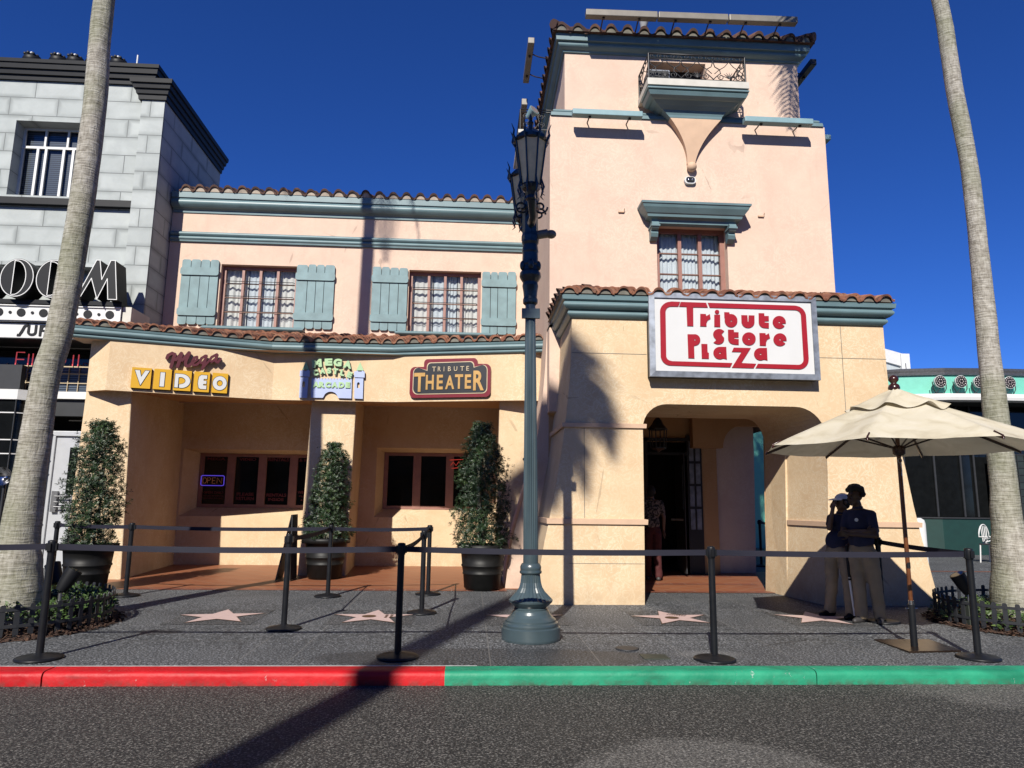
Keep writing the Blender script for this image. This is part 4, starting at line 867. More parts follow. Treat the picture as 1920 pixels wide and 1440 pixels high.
tile_roof((1.25, 11.45, 4.47), (1.25, 9.84, 4.47), (1.95, 11.5, 5.02), (1.95, 11.38, 5.02), .25, .33, .045, 22, drop=.045).build('block_roof', ['terracotta_dark', 'mortar_dark'], TW)
tile_roof((6.26, 9.84, 4.47), (6.26, 11.45, 4.47), (5.98, 11.38, 5.02), (5.98, 11.5, 5.02), .25, .33, .045, 23, drop=.045).build('block_roof', ['terracotta', 'mortar_dark'], TW)
MB().add([(1.25, 9.88, 4.41), (6.24, 9.88, 4.41), (5.98, 11.42, 4.96), (1.95, 11.42, 4.96), (1.25, 11.5, 4.41), (6.24, 11.5, 4.41)], [(0, 1, 2, 3), (0, 3, 4), (1, 5, 2), (4, 5, 1, 0)]).build('block_roof_deck', 'mortar', TW)
# thin control joints on the block
for x0, x1, z0, z1 in ((1.45, 2.55, 3.585, 3.593), (5.05, 6.18, 3.60, 3.608), (5.50, 5.508, 2.6, 3.599), (5.50, 5.508, 3.609, 4.1), (1.62, 1.628, 1.22, 2.49), (1.4, 2.47, .60, .606)): MB().box(x0, x1, FY-.003, FY, z0, z1).build('control_joint', 'mortar_dark', TW)
# passage behind the arch
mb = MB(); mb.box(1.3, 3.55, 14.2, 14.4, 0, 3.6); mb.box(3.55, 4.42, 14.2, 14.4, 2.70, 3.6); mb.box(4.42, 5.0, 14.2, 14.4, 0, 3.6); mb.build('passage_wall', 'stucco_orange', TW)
mb = MB(); pts = [(5.0, 0), (5.78, 0), (5.84, 2.4), (5.86, 3.6), (5.0, 3.6)]; me = fill_mesh([pts], .3); mb.mesh(me, Plane((0, 14.2, 0), (1, 0, 0)).mat(-.3)); mb.build('passage_wall', 'stucco_pink', TW)
ar = [(5.0, 2.55)]+[(5.0+.40*(1-math.cos(a)), 2.55+.45*math.sin(a)) for a in [PI/2*i/8 for i in range(1, 9)]]+[(5.9, 3.0), (5.9, 3.6), (4.4, 3.6), (4.4, 2.55)]
mb = MB(); me = fill_mesh([ar], .2); mb.mesh(me, Plane((0, 13.9, 0), (1, 0, 0)).mat(0)); mb.build('passage_arch', 'stucco_orange', TW)
MB().box(1.3, 6.19, 11.71, 16.4, 3.3, 3.4).box(1.3, 1.4, 11.7, 14.2, 0, 3.3).build('passage_ceiling', 'stucco_orange', TW)
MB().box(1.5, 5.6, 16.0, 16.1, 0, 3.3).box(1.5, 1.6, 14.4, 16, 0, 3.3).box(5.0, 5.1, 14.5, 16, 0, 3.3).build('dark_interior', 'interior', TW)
fr = MB().box(3.50, 3.56, 14.1, 14.198, 0, 2.75).box(4.36, 4.66, 14.1, 14.198, .05, 2.82).box(3.50, 4.66, 14.09, 14.195, 2.42, 2.47).box(3.50, 4.36, 14.1, 14.198, 2.70, 2.76).build('entrance_door', 'charcoal', TW)
mb = MB()
for z0, z1 in ((.95, 1.35), (1.4, 1.8), (1.85, 2.25), (2.3, 2.7)):
    for x0, x1 in ((4.40, 4.49), (4.53, 4.62)): mb.box(x0, x1, 14.085, 14.0995, z0, z1)
mb.build('pane', 'galv', fr)
MB().box(4.12, 4.14, 13.55, 14.15, .15, 2.4).box(4.10, 4.125, 13.6, 14.1, 1.35, 2.2).build('door_leaf', 'charcoal', fr)
MB().tube([(3.9, 13.72, 1.15), (4.1, 13.6, 1.15)], .02, 6).build('handle', 'metal', fr)

# things fixed on the tower
def hook(x, y, z, label):
    t = thing('wall_bracket', label, 'bracket', (x, y, z), 'small pink wall brackets on the tower')
    MB().box(x-.05, x+.05, y-.03, y, z-.012, z+.012).tube([(x+.05, y-.02, z+.01), (x+.05, y-.05, z+.05)], .008, 6).build('plate', 'stucco_band', t)
hook(2.50, 11.399, 6.37, 'small bracket on the tower wall left of the window hood'); hook(4.95, 11.399, 6.38, 'small bracket on the tower wall right of the window hood')
t = thing('security_camera', 'white oval security camera unit on the tower below the balcony pendant', 'camera', (3.71, 11.4, 6.98))
pc = Plane((3.71, 11.4, 6.98), (1, 0, 0)); pc.part('housing', fill_mesh([rrect(-.10, -.065, .10, .065, .06)], .06), 'white_paint', .03, t); pc.part('ring', fill_mesh([rrect(-.075, -.04, .075, .05, .04)], .02), 'black_paint', .065, t)
MB().sphere((3.675, 11.34, 6.985), .028).sphere((3.745, 11.34, 6.985), .028).build('lens', 'chrome', t)
def light_bar(p0, p1, w_, h_, mat, label, stalks, sdir, name='light_bar', group=None):
    A_, B_ = V3(p0), V3(p1); t = thing(name, label, 'light fixture', A_, group); d = (B_-A_).normalized(); s_ = d.cross(Vector((0, 0, 1))).normalized()*w_/2; u = Vector((0, 0, h_/2)); mb = MB()
    mb.hexa([A_-s_-u, B_-s_-u, B_+s_-u, A_+s_-u], [A_-s_+u, B_-s_+u, B_+s_+u, A_+s_+u]); mb.build('housing', mat, t, bevel=.01)
    for q in stalks:
        mb = MB(); c = A_.lerp(B_, q); e = c+V3(sdir); mb.tube([c, c.lerp(e, .5)+Vector((0, 0, -.02)), e], .012, 6); mb.box(c.x-.02, c.x+.02, c.y-.02, c.y+.02, c.z-h_/2-.03, c.z-h_/2-.0); mb.build('arm', 'rust_plate', t)
    return t
gN = 'long light bars over the tower eave'
light_bar((1.86, 11.12, 9.91), (3.13, 11.12, 9.93), .13, .12, 'taupe_metal', 'left of three taupe light bars above the tower front eave', (.25, .75), (0, .45, -.12), group=gN)
light_bar((3.15, 11.12, 9.93), (4.40, 11.12, 9.95), .13, .12, 'taupe_metal', 'middle of three taupe light bars above the tower front eave', (.25, .75), (0, .45, -.12), group=gN)
light_bar((4.42, 11.12, 9.95), (5.66, 11.12, 9.97), .13, .12, 'taupe_metal', 'right of three taupe light bars above the tower front eave', (.25, .75), (0, .45, -.12), group=gN)
light_bar((.98, 12.0, 9.98), (.98, 13.3, 9.98), .12, .12, 'taupe_metal', 'taupe light bar off the left side eave of the tower', (.3, .8), (.35, 0, -.1))
light_bar((.98, 13.6, 9.7), (.98, 14.8, 9.7), .12, .14, 'taupe_metal', 'light bar beyond the left side balcony of the tower', (.3, .8), (.35, 0, -.1))
light_bar((6.40, 12.0, 9.82), (6.40, 13.4, 9.82), .12, .12, 'charcoal', 'dark light bar off the right side eave of the tower', (.3, .8), (-.35, 0, .1))
light_bar((1.62, 11.13, 8.02), (2.83, 11.13, 8.02), .14, .10, 'blue_bar', 'pale blue light bar left of the balcony corbel', (.25, .82), (0, .27, -.02))
light_bar((4.62, 11.13, 8.02), (5.83, 11.13, 8.02), .14, .10, 'blue_bar', 'pale blue light bar right of the balcony corbel', (.25, .82), (0, .27, -.02))
light_bar((6.52, 11.9, 8.22), (6.52, 12.9, 8.22), .14, .10, 'blue_bar', 'pale blue light bar projecting from the right side of the tower', (.3, .8), (-.3, 0, 0))
def flood(p, label, s=1, mat='white_paint', aim=(-.3, -1, -.3)):
    t = thing('floodlight', label, 'floodlight', p); c = V3(p); d = V3(aim).normalized()
    MB().tube([c-d*.09*s, c+d*.09*s], [.05*s, .10*s], 10).build('housing', mat, t); MB().tube([c+d*.091*s, c+d*.096*s], .085*s, 10).build('lens', 'lens', t)
    MB().tube([c-Vector((0, 0, .05*s)), c-Vector((0, 0, .22*s))], .015, 6).build('stem', 'metal', t); return t
flood((2.98, 11.45, 10.05), 'white floodlight behind the light bars on the tower roof', 1.1, aim=(0, -.4, 1))
flood((1.02, 12.4, 8.72), 'pale blue floodlight by the left balcony above the lamp post', 1.1, 'blue_bar', (.5, -.6, .4))
# main sign
X0, X1, Z0, Z1 = 2.55, 5.06, 3.23, 4.48
PS = thing('plaza_sign', 'large white framed sign with red letters reading Tribute Store Plaza', 'sign', (3.8, 9.9, 3.2))
SY = 9.86
MB().box(X0+.01, X1-.01, SY+.03, 10.045, Z0+.01, Z1-.01).build('box', 'black_paint', PS)
mb = MB(); f_ = .082
for a, b in (((X0, Z0), (X1, Z0)), ((X1, Z0), (X1, Z1)), ((X1, Z1), (X0, Z1)), ((X0, Z1), (X0, Z0))):
    a_, b_ = Vector(a), Vector(b); c_ = Vector(((X0+X1)/2, (Z0+Z1)/2))
    def ins(p): return Vector((p.x+(f_ if p.x < c_.x else -f_), p.y+(f_ if p.y < c_.y else -f_)))
    q = [a_, b_, ins(b_), ins(a_)]; mb.add([(p.x, SY-(.0 if i < 2 else .012), p.y) for i, p in enumerate(q)]+[(p.x, SY+.06, p.y) for p in q], [(0, 1, 2, 3), (0, 4, 5, 1), (2, 6, 7, 3)])
mb.build('frame', 'galv', PS)
MB().box(X0+f_, X1-f_, SY+.012, SY+.03, Z0+f_, Z1-f_).build('panel', 'sign_white', PS)
pp = Plane((X0, SY+.012, Z0), (1, 0, 0)); hp = homog([(80, 45), (1755, 90), (1795, 920), (80, 885)], X1-X0, Z1-Z0)
def g(name, polys, d=.008):
    return pp.part(name, fill_mesh([[hp(p) for p in q] for q in polys], .008), 'sign_red', d, PS)
# rounded border in three pieces with slanted gaps
def brd():
    out = [(300, 140), (395, 142), (375, 186), (305, 184)]
    a = circ(305, 255, 112, 115, 8, 270, 180); return a
OUT = [(302, 138)]; 
lo = [(395, 141), (300, 138)]+[(192+110*(1-math.cos(t_)), 240-100*math.sin(t_)) for t_ in [PI/2*(1-i/8) for i in range(9)]]+[(190, 690)]+[(190+100*(1-math.cos(t_)), 680+96*math.sin(t_)) for t_ in [PI/2*i/8 for i in range(9)]]+[(885, 793), (907, 750), (300, 733)]+[(245+50*(1-math.cos(t_)), 680+50*math.sin(t_)) for t_ in [PI/2*(1-i/6) for i in range(7)]]+[(247, 240)]+[(247+52*(1-math.cos(t_)), 240-52*math.sin(t_)) for t_ in [PI/2*i/6 for i in range(7)]]+[(375, 188)]
g('border', [lo])
hi = [(672, 150), (1545, 176)]+[(1545+110*math.sin(t_), 290-112*math.cos(t_)) for t_ in [PI/2*i/8 for i in range(1, 9)]]+[(1675, 700)]+[(1575+100*math.cos(t_), 712+100*math.sin(t_)) for t_ in [PI/2*i/8 for i in range(1, 9)]]+[(1140, 800), (1165, 757), (1570, 767)]+[(1570+54*math.sin(t_), 712+55*math.cos(t_)) for t_ in [PI/2*i/6 for i in range(1, 7)]]+[(1605, 290)]+[(1545+60*math.cos(t_), 282-62*math.sin(t_)) for t_ in [PI/2*i/6 for i in range(1, 7)]]+[(690, 198)]
g('border', [hi])
g('letter', [[(402, 142), (655, 150), (672, 197), (525, 195), (523, 383), (462, 381), (458, 190), (384, 188)]])     # T
g('letter', [[(595, 260), (650, 262), (655, 282), (690, 262), (697, 308), (668, 325), (655, 350), (655, 386), (592, 384)]])   # r
g('letter', [circ(763, 240, 22, 20, 16), [(735, 268), (793, 268), (793, 390), (733, 388)]])      # i
g('letter', [[(835, 243), (885, 244), (888, 262)]+circ(902, 327, 64, 66, 22, -85, 200)+[(836, 300)], circ(904, 332, 8, 8, 10)])   # b
g('letter', [[(1006, 272), (1066, 273), (1070, 338), (1076, 338), (1080, 274), (1137, 275), (1137, 335)]+circ(1072, 340, 65, 60, 16, 0, 180)])   # u
g('letter', [[(1180, 252), (1235, 253), (1237, 280), (1280, 281), (1281, 330), (1240, 332), (1239, 345), (1281, 348), (1280, 403), (1240, 400)]+circ(1240, 345, 60, 55, 8, 90, 180)])   # t
def e_(cx, cy): return [[(cx+8, cy+8), (cx+66, cy+14)]+circ(cx, cy, 66, 64, 26, 0, -315)[::1]+[(cx+54, cy+38)], circ(cx, cy, 7, 7, 10)]
def e2(cx, cy): return [[(cx+66, cy+12), (cx+18, cy+12), (cx+52, cy+36)]+circ(cx, cy, 66, 64, 26, 38, 360), circ(cx, cy, 8, 8, 10)]
g('letter', e2(1385, 343))
g('letter', [[(832, 432), (805, 462), (812, 478), (830, 500)]+circ(770, 510, 60, 54, 10, 10, 115)+[(722, 547), (752, 520), (738, 505)]+circ(780, 465, 60, 55, 10, 150, 310)])      # S
g('letter', [[(870, 417), (928, 418), (930, 442), (975, 443), (975, 495), (933, 495), (932, 508), (976, 511), (975, 568), (932, 566)]+circ(932, 510, 62, 55, 8, 90, 180)])   # t
g('letter', [circ(1078, 508, 68, 65, 30), circ(1078, 510, 8, 8, 10)])      # o
g('letter', [[(1185, 450), (1243, 451), (1248, 470), (1278, 452), (1290, 500), (1262, 515), (1250, 540), (1248, 577), (1187, 575)]])   # r
g('letter', e2(1390, 516))
g('letter', [[(463, 464), (530, 464)]+circ(532, 520, 58, 57, 16, -85, 85)+[(527, 580), (528, 704), (467, 702)], circ(535, 520, 8, 8, 10)])   # P
g('letter', [[(600, 560), (660, 561), (661, 645), (674, 650), (673, 708), (602, 706)]])      # L
def a_(cx, cy, rx): return [[(cx+rx-4, cy-62), (cx+rx, cy+64), (cx+rx-22, cy+56)]+circ(cx-2, cy, rx-4, 62, 22, 62, 270), circ(cx, cy, 8, 8, 10)]
g('letter', a_(785, 651, 68)); g('letter', a_(1193, 661, 68))
g('letter', [[(925, 596), (1095, 600), (998, 750), (1146, 757), (1120, 802), (902, 796), (1002, 640), (905, 638)]])   # Z
# hanging lantern in the arch
t = thing('hanging_lantern', 'black iron lantern hanging inside the arched entrance', 'lantern', (3.19, 11.9, 2.4))
MB().tube([(3.19, 11.9, 3.3), (3.19, 11.9, 2.97)], .008, 6).build('chain', 'iron', t)
mb = MB(); mb.lathe([(.01, 2.97), (.03, 2.93), (.02, 2.90), (.07, 2.84), (.10, 2.78), (.17, 2.70), (.17, 2.68)], (3.19, 11.9), 6, smooth=False)
for a in range(6): c, s_ = math.cos(a*PI/3), math.sin(a*PI/3); mb.tube([(3.19+.15*c, 11.9+.15*s_, 2.68), (3.19+.13*c, 11.9+.13*s_, 2.38)], .01, 5)
mb.lathe([(.14, 2.38), (.14, 2.36), (.05, 2.33), (.01, 2.30)], (3.19, 11.9), 6, smooth=False); mb.build('cage', 'iron', t)
t = thing('wall_light', 'small wall light on the left flank of the entrance block', 'wall light', (1.0, 11.9, 2.1))
MB().hexa([(.93, 11.6, 2.0), (.96, 11.6, 2.0), (.96, 11.7, 2.0), (.93, 11.7, 2.0)], [(.88, 11.55, 2.12), (1.0, 11.55, 2.12), (1.0, 11.74, 2.12), (.88, 11.74, 2.12)]).box(.87, 1.06, 11.54, 11.75, 2.121, 2.15).build('shade', 'galv', t)
# ================================================================== STONE BUILDING (left edge)
SB = thing('stone_building', 'grey stone block building with black cornices behind the left palm', 'building', (-9, 15, 0))
mb = MB(); GW = (-9.62, -8.22, 7.55, 9.20); GW2 = (-12.6, -11.2, 7.55, 9.2)
wall_holes(mb, -16, -7.03, 4.35, 10.12, 14.32, [GW, GW2], .35); mb.build('front_wall', 'stone_front', SB)
mb = MB(); mb.box(-7.05, -6.58, 14.18, 14.6, 0, 9.76); mb.build('corner_pilaster', 'stone_front', SB)
MB().add([(-6.575, 14.2, 0), (-6.575, 17.55, 0), (-6.575, 17.55, 9.76), (-6.575, 14.2, 9.76)], [(0, 1, 2, 3)]).build('side_wall', 'stone_side', SB)
MB().box(-16, -6.6, 14.62, 17.55, 9.6, 10.05).build('roof_slab', 'charcoal', SB)
cp = [(0, 10.10), (.05, 10.10), (.06, 10.20), (.10, 10.205), (.115, 10.305), (.15, 10.31), (.165, 10.42), (.19, 10.425), (.20, 10.50), (0, 10.51)]
MB().sweep([(-16, 14.32), (-6.95, 14.32), (-6.95, 17.55)], cp).build('cornice', 'black_paint', SB)
MB().sweep([(-7.08, 14.6), (-7.08, 14.17), (-6.57, 14.17), (-6.57, 17.55)], [(0, 9.70), (.03, 9.70), (.04, 9.80), (.07, 9.81), (.085, 9.90), (.12, 9.91), (.135, 10.0), (.17, 10.01), (.18, 10.10), (0, 10.11)]).build('pilaster_cornice', 'black_paint', SB)
MB().box(-16, -7.052, 14.2, 14.318, 7.32, 7.46).build('ledge', 'black_paint', SB)
MB().box(-16, -7.052, 14.24, 14.318, 6.02, 6.12).build('ledge', 'stone_front', SB)
MB().box(-16, -7.052, 14.0, 14.3, 5.95, 6.02).build('shadow_ledge', 'stone_front', SB)
for W in (GW, GW2):
    f = MB(); y = 14.60; x0, x1, z0, z1 = W; f.box(x0, x0+.05, y, y+.05, z0, z1).box(x1-.05, x1, y, y+.05, z0, z1).box(x0, x1, y+.002, y+.048, z1-.06, z1).box(x0, x1, y+.001, y+.046, z0, z0+.03)
    zt = z1-.45; f.box(x0, x1, y-.01, y+.045, zt-.03, zt+.02)
    for q in (.33, .66): f.box(x0+(x1-x0)*q-.02, x0+(x1-x0)*q+.02, y-.005, y+.044, zt, z1)
    for q in (.24, .36, .62, .76): f.box(x0+(x1-x0)*q-.025, x0+(x1-x0)*q+.025, y-.008, y+.043, z0, zt)
    wn = f.build('window', 'sill_white', SB); MB().add([(x0, y+.08, z0), (x1, y+.08, z0), (x1, y+.08, z1), (x0, y+.08, z1)], [(0, 1, 2, 3)]).build('blind', 'blinds', wn)
    MB().add([(x0, y+.03, z0), (x1, y+.03, z0), (x1, y+.03, z1), (x0, y+.03, z1)], [(0, 1, 2, 3)]).build('pane', 'glass', wn)
# lower storey: dark storefront, glass block band, door
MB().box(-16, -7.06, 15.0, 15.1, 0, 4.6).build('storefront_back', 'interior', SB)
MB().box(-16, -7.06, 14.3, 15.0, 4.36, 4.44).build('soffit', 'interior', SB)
MB().box(-16, -6.6, 14.30, 14.5, 3.0, 3.33).build('storefront_lintel', 'charcoal', SB)
MB().box(-16, -6.6, 14.22, 14.34, 3.33, 3.47).build('storefront_sill', 'sill_white', SB)
gb = MB()
for r_ in range(3):
    for c_ in range(30): x = -7.0-.20*c_; gb.box(x-.19, x, 14.40, 14.46, 3.48+.19*r_, 3.48+.19*r_+.18)
gbo = gb.build('glass_block_band', 'blinds', SB); mb = MB()
for r_ in range(3): mb.box(-13, -6.8, 14.37, 14.399, 3.465+.19*r_, 3.48+.19*r_)
for c_ in range(31): mb.box(-7.0-.20*c_, -7.0-.20*c_+.012, 14.372, 14.398, 3.48, 4.04)
mb.build('grout', 'cream', gbo)
MB().box(-13, -6.7, 14.5, 14.52, 3.4, 4.36).build('dark_glazing', 'window_dark', SB)
db = MB(); y = 14.45
db.box(-8.36, -8.24, y, y+.1, 0, 2.72).box(-8.20, -8.14, y+.01, y+.1, 0, 2.62).box(-7.15, -7.03, y, y+.1, 0, 2.72).box(-8.24, -7.15, y, y+.1, 2.62, 2.72).box(-8.24, -7.15, y+.05, y+.1, 0, 2.62)
do = db.build('door', 'door_aluminium', SB, bevel=.01); MB().box(-7.85, -7.25, y+.02, y+.049, 1.5, 2.4).build('pane', 'window_dark', do)
mb = MB(); mb.box(-8.08, -7.98, y-.02, y+.049, 1.15, 1.55)
for z in (1.25, 1.34, 1.45): mb.tube([(-8.0, y-.05, z), (-7.5, y-.05, z)], .014, 6)
mb.build('handle', 'metal', do)
MB().box(-7.03, -6.7, 14.4, 14.9, 0, 3.0).build('door_return', 'charcoal', SB)
# marquee with letters
MQ = thing('marquee_sign', 'black marquee sign with outlined OOM letters over a silver dotted band', 'sign', (-8, 13.5, 4.6))
MB().box(-14, -6.66, 13.45, 14.3, 5.02, 5.10).build('shelf', 'black_paint', MQ)
bd = MB().box(-14, -6.68, 13.50, 14.3, 4.68, 5.015).build('silver_band', 'white_paint', MQ)
MB().box(-14, -6.67, 13.47, 13.499, 4.98, 5.0).box(-14, -6.67, 13.47, 13.499, 4.70, 4.72).box(-6.69, -6.67, 13.471, 13.498, 4.72, 4.98).build('rim', 'white_paint', bd)
MB().box(-6.66, -6.5, 13.52, 14.3, 4.62, 5.02).build('end_panel', 'off_white', MQ)
pq = Plane((0, 13.5, 0), (1, 0, 0)); mb = MB(); x = -6.88
for i in range(12):
    for xc, r_ in ((x-.405*i, .078), (x-.2-.405*i, .028)):
        me = fill_mesh([circ(xc, 4.855, r_, n=22)], .01); MB().mesh(me, pq.mat(.008)).build('dot', 'black_paint', bd); bpy.data.meshes.remove(me)
lb = MB().box(-14, -7.03, 13.56, 14.3, 4.38, 4.66).build('lower_band', 'white_paint', MQ)
MB().box(-14, -7.0, 13.54, 14.3, 4.36, 4.379).box(-14, -7.0, 13.54, 14.3, 4.661, 4.679).build('rim', 'black_paint', lb)
pq2 = Plane((0, 13.56, 0), (1, 0, 0))
def pm_(polys, d, par, mat, plane=pq2, nm='letter', dep=.01): return plane.part(nm, fill_mesh(polys, dep), mat, d, par)
pm_([stroke([(-8.56, 4.435), (-8.52, 4.43), (-8.48, 4.50), (-8.44, 4.60), (-8.40, 4.625), (-8.37, 4.63)], .05)], .008, lb, 'black_paint')
pm_([stroke([(-8.36, 4.63), (-8.36, 4.50)]+circ(-8.295, 4.49, .065, .045, 8, 180, 360)+[(-8.23, 4.63)], .045)], .008, lb, 'black_paint')
pm_([[(-8.165, 4.42), (-8.12, 4.42), (-8.12, 4.51)]+circ(-8.065, 4.57, .07, .062, 10, -90, 90)+[(-8.165, 4.632)], circ(-8.075, 4.57, .03, n=10)], .008, lb, 'black_paint')
pm_([[(-7.92, 4.42), (-7.78, 4.42), (-7.78, 4.45), (-7.88, 4.45), (-7.88, 4.51), (-7.8, 4.51), (-7.8, 4.54), (-7.88, 4.54), (-7.88, 4.60), (-7.78, 4.60), (-7.78, 4.63), (-7.92, 4.63)]], .008, lb, 'black_paint')
def rim_lines(poly, w_, plane, d, mb, closed=True):
    n = len(poly)
    for i in range(n if closed else n-1):
        p, q = Vector(poly[i]), Vector(poly[(i+1) % n]); dd = q-p
        if dd.length < 1e-5: continue
        dd.normalize(); nn = Vector((-dd.y, dd.x))*w_/2; p2, q2 = p-dd*w_*.4, q+dd*w_*.4
        mb.add([plane.mat(d+.0003*(i % 2)) @ Vector((c_.x, c_.y, 0)) for c_ in (p2-nn, q2-nn, q2+nn, p2+nn)], [(0, 1, 2, 3)])
pq3 = Plane((0, 13.35, 0), (1, 0, 0))
for cx, nm in ((-8.53, 'O'), (-7.88, 'O'), (-9.2, 'O')):
    out = circ(cx, 5.47, .31, .375, 40); ins = [(cx-.07, 5.14)]+circ(cx-.04, 5.47, .20, .33, 20, -80, 80)+[(cx-.07, 5.80)]
    lt = pm_([out, ins], -.15, MQ, 'black_paint', pq3, 'letter', .42); mb = MB(); rim_lines(circ(cx, 5.47, .295, .36, 40), .014, pq3, .064, mb); rim_lines(ins, .014, pq3, .064, mb); mb.build('letter_outline', 'sill_white', lt)
mo = [(-7.36, 5.10), (-7.06, 5.86), (-7.0, 5.86), (-6.93, 5.48), (-6.80, 5.86), (-6.72, 5.86), (-6.62, 5.10), (-6.78, 5.10), (-6.83, 5.50), (-6.98, 5.10), (-7.12, 5.50), (-7.30, 5.10)]
mo = [(x-.06, z) for x, z in mo]
lt = pm_([mo], -.15, MQ, 'black_paint', pq3, 'letter', .42); mb = MB(); rim_lines(mo, .014, pq3, .064, mb); mb.build('letter_outline', 'sill_white', lt)
# neon writing
t = thing('neon_script_sign', 'red neon tubes reading FINE DINING over the glass block band', 'neon sign', (-8.2, 14.2, 4.0))
mb = MB()
def nz(pts): mb.tube([(x, 14.05, z) for x, z in pts], .011, 5)
def arch_n(x): nz([(x, 3.95), (x, 4.18)]); nz([(x, 4.10)]+[(x+.07-.07*math.cos(a), 4.10+.075*math.sin(a)) for a in [PI*i/8 for i in range(9)]]+[(x+.14, 3.95)])
nz([(-8.83, 3.95), (-8.83, 4.2), (-8.68, 4.2)]); nz([(-8.83, 4.06), (-8.68, 4.06)]); nz([(-8.60, 3.95), (-8.60, 4.17)]); arch_n(-8.52)
nz([(-8.28, 3.95), (-8.28, 4.2), (-8.16, 4.2)]); nz([(-8.28, 4.07), (-8.18, 4.07)]); nz([(-8.28, 3.95), (-8.16, 3.95)])
nz([(-8.04, 3.95), (-8.04, 4.18)]+circ(-8.0, 4.07, .1, .11, 10, 80, -80)); nz([(-7.76, 3.95), (-7.76, 4.17)]); arch_n(-7.66); nz([(-7.43, 3.95), (-7.43, 4.17)]); arch_n(-7.35); nz(circ(-7.02, 4.06, .08, .1, 14, 40, 330)+[(-7.0, 4.05)])
mb.build('tubes', 'neon_pink', t)
mb = MB(); mb.box(-8.95, -6.9, 14.07, 14.09, 3.93, 3.95)
for x in (-8.7, -8.1, -7.5): mb.tube([(x, 14.08, 3.94), (x, 14.3, 3.94)], .008, 5)
mb.build('rail', 'cream', t)
# roof fixtures
def roofspot(x, r_=0):
    t = thing('roof_spotlight', 'x', 'spotlight', (x, 14.4, 10.5), 'black spotlights along the stone building roof')
    mb = MB(); mb.lathe([(.04, 10.52), (.17, 10.56), (.19, 10.66), (.16, 10.74), (.06, 10.80)], (x, 14.45), 12); mb.build('head', 'black_paint', t)
    mb = MB(); 
    for i in range(8): a = 2*PI*i/8; mb.sphere((x+.12*math.cos(a), 14.40+.12*math.sin(a), 10.74), .035, n=8, m=5)
    mb.tube([(x-.2, 14.45, 10.5), (x-.2, 14.45, 10.68)], .012, 5); mb.tube([(x+.2, 14.45, 10.5), (x+.2, 14.45, 10.68)], .012, 5)
    mb.build('led_cells', 'charcoal', t); MB().sphere((x-.02, 14.42, 10.82), .03, n=8, m=6).build('knob', 'white_paint', t); return t
for x, lb_ in ((-9.55, 'leftmost black spotlight on the stone building roof'), (-9.0, 'second spotlight from the left on the stone building roof'), (-8.65, 'third spotlight from the left on the stone building roof'), (-8.25, 'roof spotlight half behind the left palm trunk'), (-7.75, 'rightmost roof spotlight, just right of the left palm trunk')): roofspot(x)['label'] = lb_
t = thing('antenna', 'thin white antenna rod on the stone building roof', 'antenna', (-7.45, 15, 10.4)); MB().tube([(-7.45, 14.6, 10.4), (-7.45, 14.6, 11.0)], .018, 6).build('rod', 'white_paint', t)
# black glazed kiosk at left edge
KS = thing('black_kiosk', 'black glazed kiosk with white horizontal rails at the left edge', 'kiosk', (-9, 13, 0))
KP = [(-11.3, 13.8), (-8.55, 13.8), (-8.36, 13.98), (-8.8, 14.3)]
mb = MB()
for z0, z1 in ((0, 3.26),): strip(mb, KP, z0, z1)
mb.build('glazing', 'window_dark', KS)
MB().sweep(KP, [(0, 3.24), (.05, 3.24), (.05, 3.43), (0, 3.43)]).build('top_band', 'white_paint', KS)
for z in (2.98, 2.47, 2.21, 1.25): MB().sweep(KP, [(0, z), (.02, z), (.02, z+.02), (0, z+.02)]).build('rail', 'white_paint', KS)
MB().tube([(-8.55, 13.77, 0), (-8.55, 13.77, 3.24)], .012, 6).build('mullion', 'charcoal', KS)
MB().prism([(-11.3, 13.85), (-8.58, 13.85), (-8.40, 14.0), (-8.8, 14.2), (-11.3, 14.2)], 3.43, 3.45).build('roof', 'charcoal', KS)
MB().box(-10.4, -8.58, 13.86, 14.0, 3.455, 3.92).build('equipment_box', 'charcoal', KS)
t = thing('vintage_lamp', 'round chrome dish lamp on a dark stand at the left edge', 'lamp', (-7.1, 11.3, 0))
MB().lathe([(.02, 0), (.05, .02)], (0, 0), 6)
mb = MB(); c = Vector((-7.08, 11.3, 1.73)); n_ = 20; vs = []
for r_, d_ in ((.14, 0), (.13, .01), (.10, .05), (.05, .08), (.005, .09)):
    for j in range(n_): a = 2*PI*j/n_; vs.append((c.x+r_*math.cos(a), c.y+d_, c.z+r_*math.sin(a)))
mb.add(vs, [(i*n_+j, i*n_+(j+1) % n_, (i+1)*n_+(j+1) % n_, (i+1)*n_+j) for i in range(4) for j in range(n_)], 0, True); mb.build('dish', 'chrome', t)
MB().tube([(c.x, c.y+.08, c.z-.02), (c.x, c.y+.08, 0)], .025, 8).box(c.x-.2, c.x+.2, c.y-.1, c.y+.3, 0.03, .06).build('stand', 'iron', t); MB().box(c.x-.25, c.x+.12, c.y+.15, c.y+.4, .06, 1.35).build('cabinet', 'black_paint', t)

